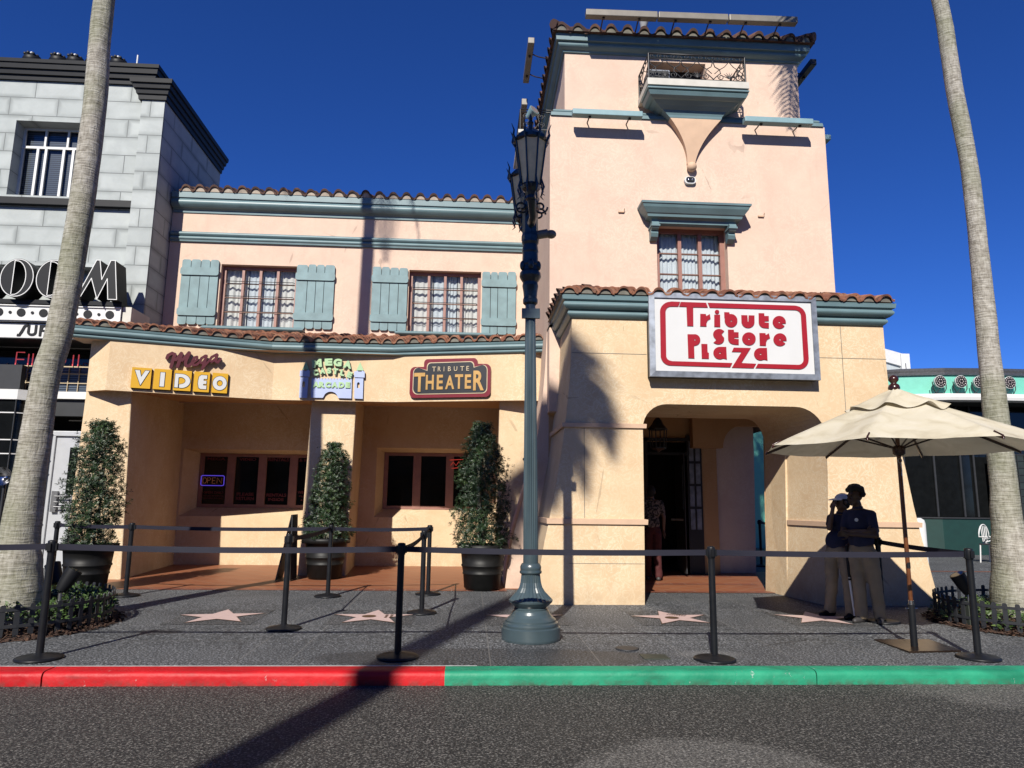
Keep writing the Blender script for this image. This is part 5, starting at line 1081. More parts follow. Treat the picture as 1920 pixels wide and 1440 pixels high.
# ================================================================== TEAL BUILDING and far building (right)
TE = thing('teal_building', 'teal curved diner style building behind the right palm', 'building', (15, 20, 0))
tp = [(9.9, 24.0), (10.2, 22.2), (10.7, 20.9), (11.4, 20.0), (12.3, 19.4), (13.4, 19.1), (14.6, 19.0), (30, 19.0)]
mb = MB(); strip(mb, tp, 4.62, 5.18); mb.build('parapet', 'teal', TE)
MB().sweep(tp, [(0, 5.16), (.06, 5.17), (.07, 5.23), (.05, 5.235), (.07, 5.30), (.08, 5.36), (0, 5.38)]).build('chrome_trim', 'metal', TE)
MB().sweep(tp, [(0, 4.40), (.28, 4.42), (.30, 4.50), (.28, 4.60), (0, 4.62)]).build('white_eyebrow', 'sill_white', TE)
tq = [(x+.0, y+1.2) for x, y in tp]
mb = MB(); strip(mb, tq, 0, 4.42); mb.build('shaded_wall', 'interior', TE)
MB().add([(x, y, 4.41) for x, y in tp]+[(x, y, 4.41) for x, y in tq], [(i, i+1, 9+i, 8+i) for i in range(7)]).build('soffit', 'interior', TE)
tb = [(11.2, 21.0), (12.2, 20.0), (13.4, 19.7), (30, 19.6)]
mb = MB(); strip(mb, tb, 0, 1.15); mb.build('plinth', 'teal_dark', TE); MB().sweep(tb, [(0, 1.15), (.04, 1.15), (.04, 1.18), (-.1, 1.19)]).build('plinth_cap', 'charcoal', TE)
mb = MB()
for i in range(26): mb.box(14.9+i*.21, 14.9+i*.21+.19, 19.62, 19.66, 1.2, 2.95)
gbb = mb.build('glass_block_wall', 'lattice', TE); mb = MB()
for j in range(9): mb.box(14.88, 20.5, 19.60, 19.618, 1.2+.2*j, 1.215+.2*j)
for i in range(27): mb.box(14.885+i*.21, 14.897+i*.21, 19.602, 19.616, 1.2, 3.0)
mb.build('grout', 'charcoal', gbb)
mb = MB(); mb.box(11.6, 30, 19.9, 19.93, 2.98, 3.02)
for x in (12.5, 13.4, 14.2, 14.6, 16.5): mb.box(x, x+.05, 19.88, 19.92, 1.2, 4.4)
mb.build('mullions', 'charcoal', TE); MB().box(11.5, 30, 19.95, 19.97, 1.2, 4.4).build('glazing', 'window_dark', TE)
MB().tube([(15.75, 19.9, 3.0), (15.75, 19.9, 4.4)], .09, 10).build('column', 'teal', TE)
MB().box(10, 30, 21, 30, 4.3, 4.5).build('roof', 'far_wall', TE)
MB().box(5.5, 10.4, 22.0, 22.4, 0, 4.6).build('side_wing', 'teal', TE)
FB = thing('distant_building', 'pale grey building behind the teal building', 'building', (19, 30, 0))
MB().hexa([(14, 30, 0), (19.75, 30.6, 0), (19.75, 40, 0), (14, 40, 0)], [(14, 30, 9.5), (19.75, 30.6, 8.2), (19.75, 40, 8.2), (14, 40, 9.5)]).build('wall', 'far_wall', FB)
MB().hexa([(14, 29.9, 9.0), (19.8, 30.5, 7.7), (19.8, 30.7, 7.7), (14, 30.1, 9.0)], [(14, 29.9, 9.6), (19.8, 30.5, 8.3), (19.8, 30.7, 8.3), (14, 30.1, 9.6)]).build('cornice', 'white_paint', FB)
MB().box(19.4, 19.8, 30.4, 30.9, 0, 8.35).build('corner_pilaster', 'white_paint', FB)
t = thing('antenna', 'thin dark antenna behind the teal building roof', 'antenna', (14, 22, 5)); MB().tube([(13.9, 21.5, 4.4), (13.85, 21.5, 6.0)], .012, 5).build('rod', 'charcoal', t)
def ledspot():
    t = thing('led_spotlight', 'x', 'spotlight', (0, 0, 0), 'round led spotlights along the teal parapet'); c = Vector((0, 0, .34)); mb = MB()
    mb.tube([c+Vector((0, .02, 0)), c+Vector((0, -.06, 0))], [.16, .175], 20); mb.build('head', 'white_paint', t)
    MB().tube([c+Vector((0, -.061, 0)), c+Vector((0, -.07, 0))], .16, 20).build('face', 'black_paint', t); mb = MB()
    for r_, n_ in ((.055, 6), (.12, 12)):
        for i in range(n_): a = 2*PI*i/n_; mb.sphere((c.x+r_*math.cos(a), -.072, c.z+r_*math.sin(a)), (.024, .012, .024), n=8, m=5)
    mb.build('led_cells', 'lens', t)
    mb = MB(); mb.tube([(-.2, 0, .34), (-.19, 0, .15), (-.12, 0, .02), (.12, 0, .02), (.19, 0, .15), (.2, 0, .34)], .014, 6); mb.tube([(-.12, 0, .02), (.05, .0, .2)], .01, 5); mb.build('yoke', 'charcoal', t); return t
ls = ledspot(); ls.location = (13.13, 18.93, 4.60); ls['label'] = 'leftmost led spotlight on the teal building ledge'
for x, l_ in ((13.68, 'second led spotlight from the left on the teal building ledge'), (14.22, 'led spotlight partly hidden by the left edge of the right palm'), (15.1, 'led spotlight just right of the right palm trunk')): dup(ls, (x, 18.85, 4.60), l_)
# metal chairs and a bin on the far side
def mchair(loc, rz, label):
    t = thing('garden_chair', label, 'chair', (0, 0, 0), 'white metal chairs by the teal building'); mb = MB()
    mb.tube([(-.25, 0, .62)]+[(-.25*math.cos(a), .22*math.sin(a)*.0+.2, .62+.30*math.sin(a)) for a in [PI*i/10 for i in range(11)]]+[(.25, 0, .62)], .016, 6)
    mb.tube([(-.27, -.2, .66), (-.24, .05, .56), (0, .2, .48), (.24, .05, .56), (.27, -.2, .66)], .016, 6)
    for q in (-.1, -.035, .035, .1): mb.tube([(q, .18, .46), (q*1.3, .2, .88)], .012, 5)
    mb.build('back', 'sill_white', t); MB().box(-.24, .24, -.22, .22, .43, .46).build('seat', 'charcoal', t)
    for a, b in ((-.22, -.2), (.22, -.2), (-.22, .2), (.22, .2)): MB().tube([(a, b, .43), (a*1.1, b*1.1, 0)], .017, 6).build('leg', 'sill_white', t)
    t.location = loc; t.rotation_euler = (0, 0, rz); return t
mchair((12.95, 17.2, gz(17.2)), .5, 'white metal chair left of the right palm trunk'); mchair((13.75, 17.3, gz(17.3)), -.4, 'white metal chair mostly hidden by the right palm trunk')
t = thing('white_column', 'short rounded white bollard beside the right edge of the entrance block', 'bollard', (9.3, 15.3, 0)); MB().lathe([(.12, gz(14.5)), (.12, 1.1), (.10, 1.18), (.04, 1.22)], (9.35, 14.5), 16).build('post', 'white_paint', t)

# ================================================================== PALMS
def palm(path, radii, crown_c, seed, label, droop=1, nf=15, L=3.4, pos=None, fat=1):
    t = thing('palm_tree', label, 'tree', path[0], None); mb = MB(); P = [V3(p) for p in path]; n = 26; r = random.Random(seed)
    # smooth resample of the centre line
    pts, rs = [], []; K = 14
    for i in range(len(P)-1):
        p0, p1, p2, p3 = P[max(i-1, 0)], P[i], P[i+1], P[min(i+2, len(P)-1)]
        for k_ in range(K):
            u = k_/K; pts.append(.5*((2*p1)+(-p0+p2)*u+(2*p0-5*p1+4*p2-p3)*u*u+(-p0+3*p1-3*p2+p3)*u**3)); rs.append(radii[i]+(radii[i+1]-radii[i])*(u*u*(3-2*u)))
    pts.append(P[-1]); rs.append(radii[-1]); vs = []
    for p, rr in zip(pts, rs):
        for j in range(n):
            a = 2*PI*j/n; q = mnoise.noise(Vector((math.cos(a)*1.4+seed, math.sin(a)*1.4, p.z*2.2)))*.035+mnoise.noise(Vector((math.cos(a)*4, math.sin(a)*4+seed, p.z*9)))*.012
            vs.append((p.x+(rr*(1+q*1.6))*math.cos(a), p.y+(rr*(1+q*1.6))*math.sin(a), p.z))
    mb.add(vs, [(i*n+j, i*n+(j+1) % n, (i+1)*n+(j+1) % n, (i+1)*n+j) for i in range(len(pts)-1) for j in range(n)], 0, True); mb.build('trunk', 'palm_bark', t)
    mb = MB(); c = V3(crown_c); mb2 = MB(); mb2.tube([c-Vector((0, 0, 1.0)), c+Vector((0, 0, .3))], [radii[-1]*1.05, .09], 12)
    for f in range(nf):
        az = 2*PI*f/nf+r.uniform(-.2, .2); el = math.radians(r.choice([70, 45, 20, -5, -30])+r.uniform(-8, 8)); d = Vector((math.cos(az)*math.cos(el), math.sin(az)*math.cos(el), math.sin(el))); p = c.copy(); rp = [p.copy()]; dirs = [d.copy()]
        for k_ in range(12): d = (d+Vector((0, 0, -.13*droop))).normalized(); p = p+d*L/12; rp.append(p.copy()); dirs.append(d.copy())
        mb.tube(rp, [.035*(1-i/14) for i in range(13)], 5)
        for i in range(2, 13):
            for sub in range(3):
                pp_ = rp[i-1].lerp(rp[i], (sub+.5)/3); dd = dirs[i]; side = dd.cross(Vector((0, 0, 1))).normalized(); up = side.cross(dd); ll = .62*math.sin(PI*min(.97, (i+sub/3)/13.2+.06))+.12
                for s_ in (-1, 1):
                    e = pp_+(side*s_*.75+dd*.55+Vector((0, 0, -.55))+up*r.uniform(-.25, .3)).normalized()*ll; w_ = dd*.022*fat; mid = pp_.lerp(e, .5)+Vector((0, 0, .05)); mb.add([pp_-w_, pp_+w_, mid+w_*1.2, e, mid-w_*1.2], [(0, 1, 2, 3, 4)])
    mb2.build('crown_shaft', 'palm_leaf', t); mb.build('crown', 'palm_leaf', t); return t
def sc_path(P, y, k_): return [(x*k_, y, max(.02, 1.4+(z-1.4)*k_)) for x, z in P]
kL = 8.05/8.3
palm(sc_path([(-4.90, .02), (-4.90, .36), (-4.92, .68), (-4.93, 1.02), (-4.90, 1.88), (-4.86, 2.8), (-4.77, 3.35), (-4.70, 4.76), (-4.68, 6.14), (-4.72, 7.6), (-4.66, 10), (-4.60, 15.2)], 8.05, kL), [.28, .26, .225, .19, .155, .14, .137, .132, .125, .115, .13, .12], (-4.48, 8.1, 15.1), 3, 'tall leaning palm with greenish trunk in the left planting bed', 1.5, 12, 3.1)
palm([(6.66, 8.5, .02), (6.65, 8.5, .35), (6.64, 8.5, .8), (6.60, 8.5, 1.3), (6.61, 8.5, 1.8), (6.60, 8.5, 2.6), (6.595, 8.5, 3.67), (6.60, 8.5, 5.0), (6.58, 8.5, 6.0), (6.49, 8.5, 7.0), (6.40, 8.5, 8.41), (6.1, 8.5, 10.3), (5.3, 8.5, 13.4)], [.33, .30, .235, .168, .15, .14, .122, .108, .104, .104, .097, .11, .11], (5.2, 8.5, 13.6), 8, 'tall pale palm curving left at the top in the right planting bed', 1.5, 15, 3.1)
palm([(-4.6, -6, -.1), (-4.6, -6, 1), (-4.6, -6, 6), (-4.55, -6, 11), (-4.2, -6, 15.5)], [.30, .24, .2, .18, .14], (-4.1, -6, 15.9), 21, 'palm across the street whose shadow falls on the road', 1.7, 12, 2.2, fat=2.6)

# building across the street, behind the viewer: seen only in reflections
OB = thing('opposite_building', 'row of brown shop fronts across the street, mirrored in the windows', 'building', (0, -24, 0))
mb = MB(); hs_ = []
for i in range(11): x = -44+8*i; hs_ += [(x+.8, x+6.8, .6, 3.0), (x+1.4, x+3.2, 5.2, 7.0), (x+4.6, x+6.4, 5.2, 7.0)]
Yb = -24; xs = sorted({-46., 46., *[h[0] for h in hs_], *[h[1] for h in hs_]})
wall_holes(mb, -46, 46, 0, 9.5, Yb, hs_, -.3); mb.build('facade', 'stucco_orange', OB)
MB().box(-46, 46, Yb-.4, Yb-.31, 0, 9.4).build('glazing', 'window_dark', OB); MB().box(-46.2, 46.2, Yb-.3, Yb+.3, 9.5, 10).build('cornice', 'charcoal', OB)
MB().box(-46, 46, Yb, Yb+1.2, 3.4, 3.6).build('awning', 'green_box', OB)

# ================================================================== PLANTING BEDS
def bed(name, cx, cy, rx, ry, hh, label_i, x_lo=None, seed=1):
    mb = MB(); n, m = 40, 8; vs = [(cx, cy, gz(cy)+hh)]
    for i in range(1, m+1):
        for j in range(n):
            a = 2*PI*j/n; r_ = i/m; jit = 1+(.03*mnoise.noise(Vector((math.cos(a)*4, math.sin(a)*4, seed))) if i == m else 0); x, y = cx+rx*r_*math.cos(a)*jit, cy+ry*r_*math.sin(a)*jit
            vs.append((x, y, gz(y)+.002+hh*(1-r_**2)+(.02*mnoise.noise(Vector((x*6, y*6, 0))) if i < m else 0)))
    mb.add(vs, [(0, 1+j, 1+(j+1) % n) for j in range(n)]+[(1+(i-1)*n+j, 1+i*n+j, 1+i*n+(j+1) % n, 1+(i-1)*n+(j+1) % n) for i in range(1, m) for j in range(n)], 0, True)
    r = random.Random(seed); chips = MB()
    for _ in range(5200):
        a = r.uniform(0, 2*PI); q = math.sqrt(r.random())*1.03; x, y = cx+rx*q*math.cos(a), cy+ry*q*math.sin(a); z = gz(y)+.006+hh*max(0, 1-q**2)+r.uniform(0, .02); s_ = r.uniform(.008, .026); d = Vector((r.uniform(-1, 1), r.uniform(-1, 1), r.uniform(-.4, .4))).normalized(); e = d.cross(Vector((r.uniform(-.3, .3), r.uniform(-.3, .3), 1))).normalized(); c = Vector((x, y, z))
        chips.add([c-d*s_*1.6-e*s_*.6, c+d*s_*1.6-e*s_*.6, c+d*s_*1.5+e*s_*.6, c-d*s_*1.6+e*s_*.5], [(0, 1, 2, 3)])
    o = mb.build(name, 'mulch'); tag(o, kind='structure'); tag(chips.build('bark_chips', 'mulch'), 'loose brown bark chips covering the '+label_i, 'mulch', kind='stuff')
def cover(cx, cy, rx, ry, hh, n, seed, label, ring=.3, keep=None, flowers=0, lo=.05, hi=.24):
    r = random.Random(seed); mb = MB(); fl = MB(); k_ = 0
    while k_ < n:
        a = r.uniform(0, 2*PI); q = math.sqrt(r.uniform(ring**2, .9)); x, y = cx+rx*q*math.cos(a), cy+ry*q*math.sin(a)
        if (keep and not keep(x, y)) or mnoise.noise(Vector((x*3, y*3, seed))) < -.15: 
            k_ += .2; continue
        k_ += 1; zb_ = gz(y)+hh*(1-q*q); h = r.uniform(lo, hi)
        for _ in range(7):
            d = Vector((r.gauss(0, 1), r.gauss(0, 1), r.uniform(-.2, 1))).normalized(); c = Vector((x, y, zb_+h))+d*r.uniform(.01, .05); s_ = r.uniform(.015, .034); e = d.orthogonal().normalized(); mb.add([c-e*s_*.45, c+d*s_*.9-e*s_*.3, c+d*s_*1.5, c+e*s_*.45], [(0, 1, 2, 3)])
    for _ in range(flowers):
        a = r.uniform(0, 2*PI); q = r.uniform(.5, .85); x, y = cx+rx*q*math.cos(a), cy+ry*q*math.sin(a); z = gz(y)+hh*(1-q*q)+hi+.02
        for p_ in range(6): b = 2*PI*p_/6; fl.sphere((x+.014*math.cos(b), y-.006, z+.014*math.sin(b)), (.012, .006, .012), n=6, m=4)
    tag(mb.build('ground_cover', 'ground_leaf'), label, 'plants', kind='stuff')
    if flowers: tag(fl.build('flowers', 'flower'), 'tiny yellow flowers dotted in the left planting bed', 'flowers', kind='stuff')
bed('planting_bed', -5.35, 8.45, 1.42, 1.28, .16, 'left planting bed', seed=2)
cover(-5.35, 8.45, 1.42, 1.28, .16, 1500, 5, 'low green leafy plants in the left planting bed', ring=.25, flowers=16)
bed('planting_bed', 7.15, 8.6, 1.42, 1.2, .18, 'right planting bed', seed=3)
cover(7.15, 8.6, 1.42, 1.2, .18, 800, 6, 'low green leafy plants in the right planting bed', ring=.45, lo=.02, hi=.14)
def edging(cx, cy, rx, ry, label, n=62):
    t = thing('picket_edging', label, 'garden fence', (cx, cy, 0)); pk = []
    for i in range(n):
        a = 2*PI*i/n; x, y = cx+rx*math.cos(a), cy+ry*math.sin(a); tx, ty = Vector((-rx*math.sin(a), ry*math.cos(a))).normalized(); z = gz(y)-.01; mb = MB(); w_ = .024; nx_, ny_ = ty*.006, -tx*.006; r = rnd.uniform(-.008, .008)
        pr = [(-w_*.3, 0), (w_*.3, 0), (w_, .06), (w_, .33), (w_*.6, .345), (-w_*.6, .345), (-w_, .33), (-w_, .06)]
        vs = [(x+tx*(u+r*v*3)+s_*nx_, y+ty*(u+r*v*3)+s_*ny_, z+v) for s_ in (-1, 1) for u, v in pr]; mb.add(vs, [tuple(range(8)), tuple(reversed(range(8, 16)))]+[(j, 8+j, 8+(j+1) % 8, (j+1) % 8) for j in range(8)]); mb.build('picket', 'charcoal', t)
    for h in (.11, .27):
        ring = [(cx+rx*math.cos(2*PI*i/n), cy+ry*math.sin(2*PI*i/n)) for i in range(n)][::-1]; MB().sweep([(x, y) for x, y in ring], [(-.011, .03+h), (.011, .03+h), (.011, .06+h), (-.011, .06+h), (-.011, .03+h)], closed=True).build('rail', 'charcoal', t)
edging(-5.35, 8.45, 1.32, 1.18, 'low dark picket edging round the left planting bed'); edging(7.15, 8.6, 1.32, 1.10, 'low dark picket edging round the right planting bed')
def landlight(x, y, rz, label):
    t = thing('landscape_light', label, 'landscape light', (x, y, 0)); z = gz(y)
    MB().box(x-.05, x+.05, y-.05, y+.05, z, z+.30).build('junction_box', 'green_box', t, bevel=.006)
    MB().tube([(x, y, z+.30), (x, y, z+.37)], .02, 8).build('swivel', 'metal', t); c = Vector((x, y, z+.40)); d = Vector((math.cos(rz)*.45, math.sin(rz)*.35, .82)).normalized()
    MB().tube([c, c+d*.10, c+d*.24], [.055, .075, .085], 14).build('head', 'black_paint', t)
    mb = MB(); mb.tube([c+d*.235, c+d*.242], .07, 14); mb.build('lens', 'window_dark', t)
landlight(5.92, 8.35, math.pi*.95, 'black spotlight on a box in the right planting bed'); landlight(-4.35, 8.15, .6, 'black spotlight on a box in the left planting bed nearest the walkway'); landlight(-4.72, 8.75, 2.6, 'small spotlight on a box behind the left bed plants')

# ================================================================== LAMP POST
LX, LY = .67, 7.66
LT = thing('lamp_post', 'ornate blue grey twin lantern lamp post in front of the tower', 'lamp post', (LX, LY, gz(LY)))
zz = gz(LY); LT.rotation_euler = (0, -.009, 0)      # the real post leans a touch to the left
MB().lathe([(.30, zz), (.305, zz+.02), (.305, zz+.125), (.295, zz+.135), (.282, zz+.137), (.285, zz+.155), (.282, zz+.172), (.268, zz+.182), (.262, zz+.184), (.262, zz+.20), (.245, zz+.215), (.22, zz+.235), (.20, zz+.26), (.188, zz+.285), (.175, zz+.30), (.178, zz+.31), (.165, zz+.32)], (LX, LY), 48, crease=True).build('plinth', 'lamp_paint', LT)
MB().lathe([(.165, zz+.32), (.17, zz+.325), (.20, zz+.35), (.225, zz+.375), (.23, zz+.395), (.215, zz+.41), (.19, zz+.435), (.15, zz+.475), (.122, zz+.52), (.108, zz+.57), (.10, zz+.64), (.098, zz+.66)], (LX, LY), 56, smooth=False, flute=(zz+.41, zz+.655, .93)).build('bell', 'lamp_paint', LT)
MB().lathe([(.10, zz+.655), (.115, zz+.665), (.118, zz+.68), (.108, zz+.695), (.11, zz+.70), (.112, zz+.73), (.10, zz+.755), (.092, zz+.765)], (LX, LY), 32).build('collar', 'lamp_paint', LT)
MB().lathe([(.080, zz+.76), (.076, 1.5), (.066, 2.6), (.056, 3.62)], (LX, LY), 40, smooth=False, flute=(zz+.77, 3.60, .86)).build('fluted_shaft', 'lamp_paint', LT)
pf = [(.074, 3.60), (.098, 3.62), (.10, 3.66), (.088, 3.69), (.094, 3.75), (.108, 3.82), (.10, 3.86), (.13, 3.90), (.145, 3.93), (.14, 3.97), (.115, 4.0), (.105, 4.05), (.115, 4.07), (.108, 4.12), (.105, 4.2), (.112, 4.22), (.108, 4.25), (.10, 4.3), (.115, 4.33), (.112, 4.36)]
MB().lathe([(r_*.84, z_) for r_, z_ in pf], (LX, LY), 28, crease=True).build('capital', 'lamp_paint_shaded', LT)
MB().lathe([(.10, 4.35), (.10, 4.40), (.09, 4.44), (.09, 4.70), (.11, 4.73), (.115, 4.76), (.118, 4.80), (.10, 4.82), (.11, 4.86), (.10, 5.0), (.06, 5.05), (.01, 5.1)], (LX, LY), 8, smooth=False).build('head_column', 'lamp_paint_shaded', LT)
mb = MB()
for i in range(5): a = 2*PI*i/5-PI/2; mb.sphere((LX+.09*math.cos(a), LY+.09*math.sin(a), 4.05), (.035, .035, .06), n=10, m=8)
mb.build('medallion', 'lamp_paint_shaded', LT)
MB().box(LX-.10, LX+.10, LY-.085, LY-.045, 3.43, 3.54).tube([(LX, LY, 3.45), (LX, LY, 3.52)], .07, 16).build('banner_bracket', 'lamp_paint', LT)
MB().tube([(LX+.05, LY, 4.42), (LX+.20, LY, 4.45)], .05, 10).sphere((LX+.24, LY, 4.44), (.06, .055, .05)).build('sensor', 'taupe_metal', LT)
def lantern(cy):
    z0 = 4.80; c = (LX-.03, cy)
    def sq(m_): m_.v = [(c[0]+(v[0]-c[0])*.87, c[1]+(v[1]-c[1])*.87, v[2]) for v in m_.v]; return m_
    la = MB(); la.lathe([(.03, z0-.17), (.07, z0-.14), (.055, z0-.10), (.075, z0-.06), (.115, z0-.03), (.13, z0), (.125, z0+.02)], c, 8, smooth=False)
    for a in range(8): an = PI/8+a*PI/4; la.tube([(c[0]+.125*math.cos(an), c[1]+.125*math.sin(an), z0+.01), (c[0]+.205*math.cos(an), c[1]+.205*math.sin(an), z0+.52)], .012, 5)
    la.lathe([(.20, z0+.50), (.225, z0+.515), (.225, z0+.55), (.19, z0+.58), (.12, z0+.63), (.08, z0+.655), (.03, z0+.68), (.03, z0+.72), (.045, z0+.745), (.02, z0+.78), (.03, z0+.80), (.006, z0+.86)], c, 8, smooth=False)
    ln = sq(la).build('lantern', 'lamp_paint_shaded', LT)
    gl = MB(); n = 8; vs = []
    for r_, z in ((.118, z0+.015), (.198, z0+.51)): vs += [(c[0]+r_*math.cos(PI/8+i*PI/4), c[1]+r_*math.sin(PI/8+i*PI/4), z) for i in range(n)]
    gl.add(vs, [(i, (i+1) % n, n+(i+1) % n, n+i) for i in range(n)]); sq(gl).build('glass_panes', 'amber_glass', ln)
    for a in range(8):
        an = PI/8+a*PI/4
        sp = MB(); sp.tube([(c[0]+.21*math.cos(an), c[1]+.21*math.sin(an), z0+.50), (c[0]+.245*math.cos(an), c[1]+.245*math.sin(an), z0+.56), (c[0]+.235*math.cos(an), c[1]+.235*math.sin(an), z0+.62), (c[0]+.27*math.cos(an), c[1]+.27*math.sin(an), z0+.69)], [.014, .016, .011, .003], 5); sq(sp).build('scroll_spike', 'lamp_paint_shaded', ln)
        sp = MB(); sp.tube([(c[0]+.13*math.cos(an), c[1]+.13*math.sin(an), z0+.10), (c[0]+.17*math.cos(an), c[1]+.17*math.sin(an), z0-.02), (c[0]+.14*math.cos(an), c[1]+.14*math.sin(an), z0-.09), (c[0]+.18*math.cos(an), c[1]+.18*math.sin(an), z0-.12)], [.012, .015, .011, .003], 5); sq(sp).build('scroll_spike', 'lamp_paint_shaded', ln)
lantern(7.22); lantern(8.10)
mb = MB()
for s_ in (-1, 1): mb.tube([(LX, LY, 4.62), (LX, LY+s_*.15, 4.50), (LX, LY+s_*.34, 4.5), (LX-.02, LY+s_*.44, 4.66)], [.05, .045, .04, .05], 8)
for s_ in (-1, 1):
    for x in (-.06, .06): scroll(mb, (LX+x*1.8, LY+s_*.10, 4.72), .08, 1.3, s_, 'x', 0, .012)
mb.build('arm', 'lamp_paint_shaded', LT)

# ================================================================== BARRIER POSTS AND BELTS
def make_post():
    t = thing('barrier_post', 'x', 'barrier post', (0, 0, 0), 'black belt barrier posts')
    MB().lathe([(.185, 0), (.19, .006), (.188, .018), (.17, .026), (.08, .042), (.05, .048), (.034, .055)], (0, 0), 40).build('base', 'post_black', t)
    MB().lathe([(.031, .05), (.031, .92)], (0, 0), 20).build('tube', 'post_black', t)
    MB().lathe([(.036, .91), (.038, .92), (.038, 1.0), (.036, 1.012), (.02, 1.018)], (0, 0), 20).build('head', 'post_black', t)
    mb = MB()
    for a in range(4): c, s_ = math.cos(a*PI/2), math.sin(a*PI/2); mb.box(.036*c-.014, .036*c+.014, .036*s_-.014, .036*s_+.014, .925, .99)
    mb.build('clip', 'post_black', t); return t
POSTS = {'L': (-3.72, 6.75, 'barrier post nearest the red kerb at the far left'), 'M': (-.615, 6.80, 'barrier post at the kerb just left of where red paint meets green'), 'R': (2.275, 6.70, 'barrier post at the green kerb in front of the arched entrance'),
 'RR': (4.83, 6.76, 'barrier post at the green kerb right of the umbrella base'), 'b1': (-4.81, 10.68, 'barrier post in front of the left pier of the canopy'), 'b2': (-1.98, 8.18, 'barrier post between the plain star and the emblem star'),
 'b3': (-2.0, 10.72, 'barrier post in front of the middle potted shrub'), 'b4': (-.56, 9.28, 'barrier post nearer the street of the close pair left of the lamp post'), 'b5': (-.58, 11.0, 'barrier post farther from the street of the close pair by the right potted shrub'),
 'rp': (5.07, 8.72, 'barrier post beside the two standing people under the umbrella'), 'bl': (-6.05, 11.05, 'barrier post behind the left palm by the left potted shrub'), 'in': (6.51, 15.84, 'barrier post seen through the gap at the back of the arch'), 'LL': (-6.3, 6.75, 'barrier post off the left edge by the red kerb')}
p0 = make_post()
for i, (k_, (x, y, l_)) in enumerate(POSTS.items()):
    if i == 0: p0.location = (x, y, gz(y)); p0['label'] = l_
    else: dup(p0, (x, y, gz(y)), l_)
def belt(a, b, label, sag=.012, twist=0):
    pa_, pb_ = POSTS[a], POSTS[b]; A_ = Vector((pa_[0], pa_[1], gz(pa_[1])+.96)); B_ = Vector((pb_[0], pb_[1], gz(pb_[1])+.96)); d = (B_-A_).normalized(); A_ += d*.04; B_ -= d*.04; nn = Vector((-d.y, d.x, 0)); vs = []; n = 16
    for i in range(n+1):
        t_ = i/n; c = A_.lerp(B_, t_)+Vector((0, 0, -sag*4*t_*(1-t_))); tw = math.sin(t_*PI)*twist; up = Vector((0, 0, .026))+nn*tw*.02; vs += [c-up+nn*.001, c+up+nn*.001, c+up-nn*.001, c-up-nn*.001]
    mb = MB(); mb.add(vs, [(4*i+j, 4*i+(j+1) % 4, 4*i+4+(j+1) % 4, 4*i+4+j) for i in range(n) for j in range(4)]); tag(mb.build('barrier_belt', 'belt'), label, 'barrier belt', 'dark retractable belts between the posts')
belt('LL', 'L', 'belt running off the left edge along the red kerb', .02); belt('L', 'M', 'long front belt across the left shop windows', .02, .3); belt('M', 'R', 'front belt passing behind the lamp post shaft to the arch', .015, .3); belt('R', 'RR', 'front belt passing in front of the people and umbrella pole', .012, .5)
belt('bl', 'b1', 'rear belt across the left potted shrub', .01); belt('b1', 'b3', 'rear belt across the left shop window opening', .02); belt('b3', 'b2', 'short belt running from the middle shrub towards the street', .02); belt('b3', 'b5', 'rear belt in front of the right shop window', .015)
belt('M', 'b4', 'belt running from the middle kerb post back to the close pair', .03); belt('b4', 'b5', 'short belt between the close pair of posts', .01); belt('rp', 'RR', 'belt behind the umbrella pole to the right kerb post', .01); belt('in', 'rp', 'belt behind the two standing people', .02)
# ================================================================== A-FRAME BOARD
t = thing('sidewalk_board', 'black folding board seen edge on left of the middle pier', 'sign board', (-3.1, 12.9, gz(12.9)))
MB().hexa([(-3.22, 12.5, .09), (-3.20, 12.5, .09), (-3.24, 13.1, .09), (-3.26, 13.1, .09)], [(-3.03, 12.55, 1.18), (-3.01, 12.55, 1.18), (-3.05, 13.1, 1.18), (-3.07, 13.1, 1.18)]).build('front_panel', 'charcoal', t)
MB().hexa([(-2.99, 12.5, .09), (-2.97, 12.5, .09), (-3.0, 13.1, .09), (-3.02, 13.1, .09)], [(-3.02, 12.55, 1.18), (-3.005, 12.55, 1.18), (-3.045, 13.1, 1.18), (-3.06, 13.1, 1.18)]).build('rear_panel', 'charcoal', t)

# ================================================================== POTTED SHRUBS
def leafcloud(seed, H, rfun, n, z0, lean=0):
    r = random.Random(seed); mb = MB()
    tips = []
    for i in range(n):
        h = r.random()**.92; z = z0+H*h; R_m = rfun(h)*(1+.22*mnoise.noise(Vector((h*5, seed, 0)))); a = r.uniform(0, 2*PI); lump = 1+.30*mnoise.noise(Vector((math.cos(a)*1.8, math.sin(a)*1.8+seed, h*7)))
        q = (r.random()**.42)*R_m*lump; c = Vector((q*math.cos(a)+lean*h, q*math.sin(a), z)); out = Vector((math.cos(a), math.sin(a), .35+r.uniform(0, .9))).normalized()
        if r.random() < .16: c += out*r.uniform(.02, .09)
        k_ = r.randint(7, 11); s_ = r.uniform(.045, .075)*(1.1-.35*h)
        mi = 1 if r.random() < (.10+.25*max(0, q/(R_m+.01)-.75)) else 0
        ax = out; e = ax.orthogonal().normalized(); f = ax.cross(e)
        for j in range(k_):
            b = 2*PI*j/k_+r.uniform(-.3, .3); d = (ax*r.uniform(.15, 1.0)+(e*math.cos(b)+f*math.sin(b))*.9).normalized(); sd_ = d.cross(ax).normalized() if d.cross(ax).length > .01 else e
            w_ = sd_*.0062; base = c+ax*r.uniform(-.02, .02); mid = base+d*s_*.55+Vector((0, 0, .004)); tip = base+d*s_
            mb.add([base, mid-w_, tip, mid+w_], [(0, 1, 2, 3)], mi)
    return mb
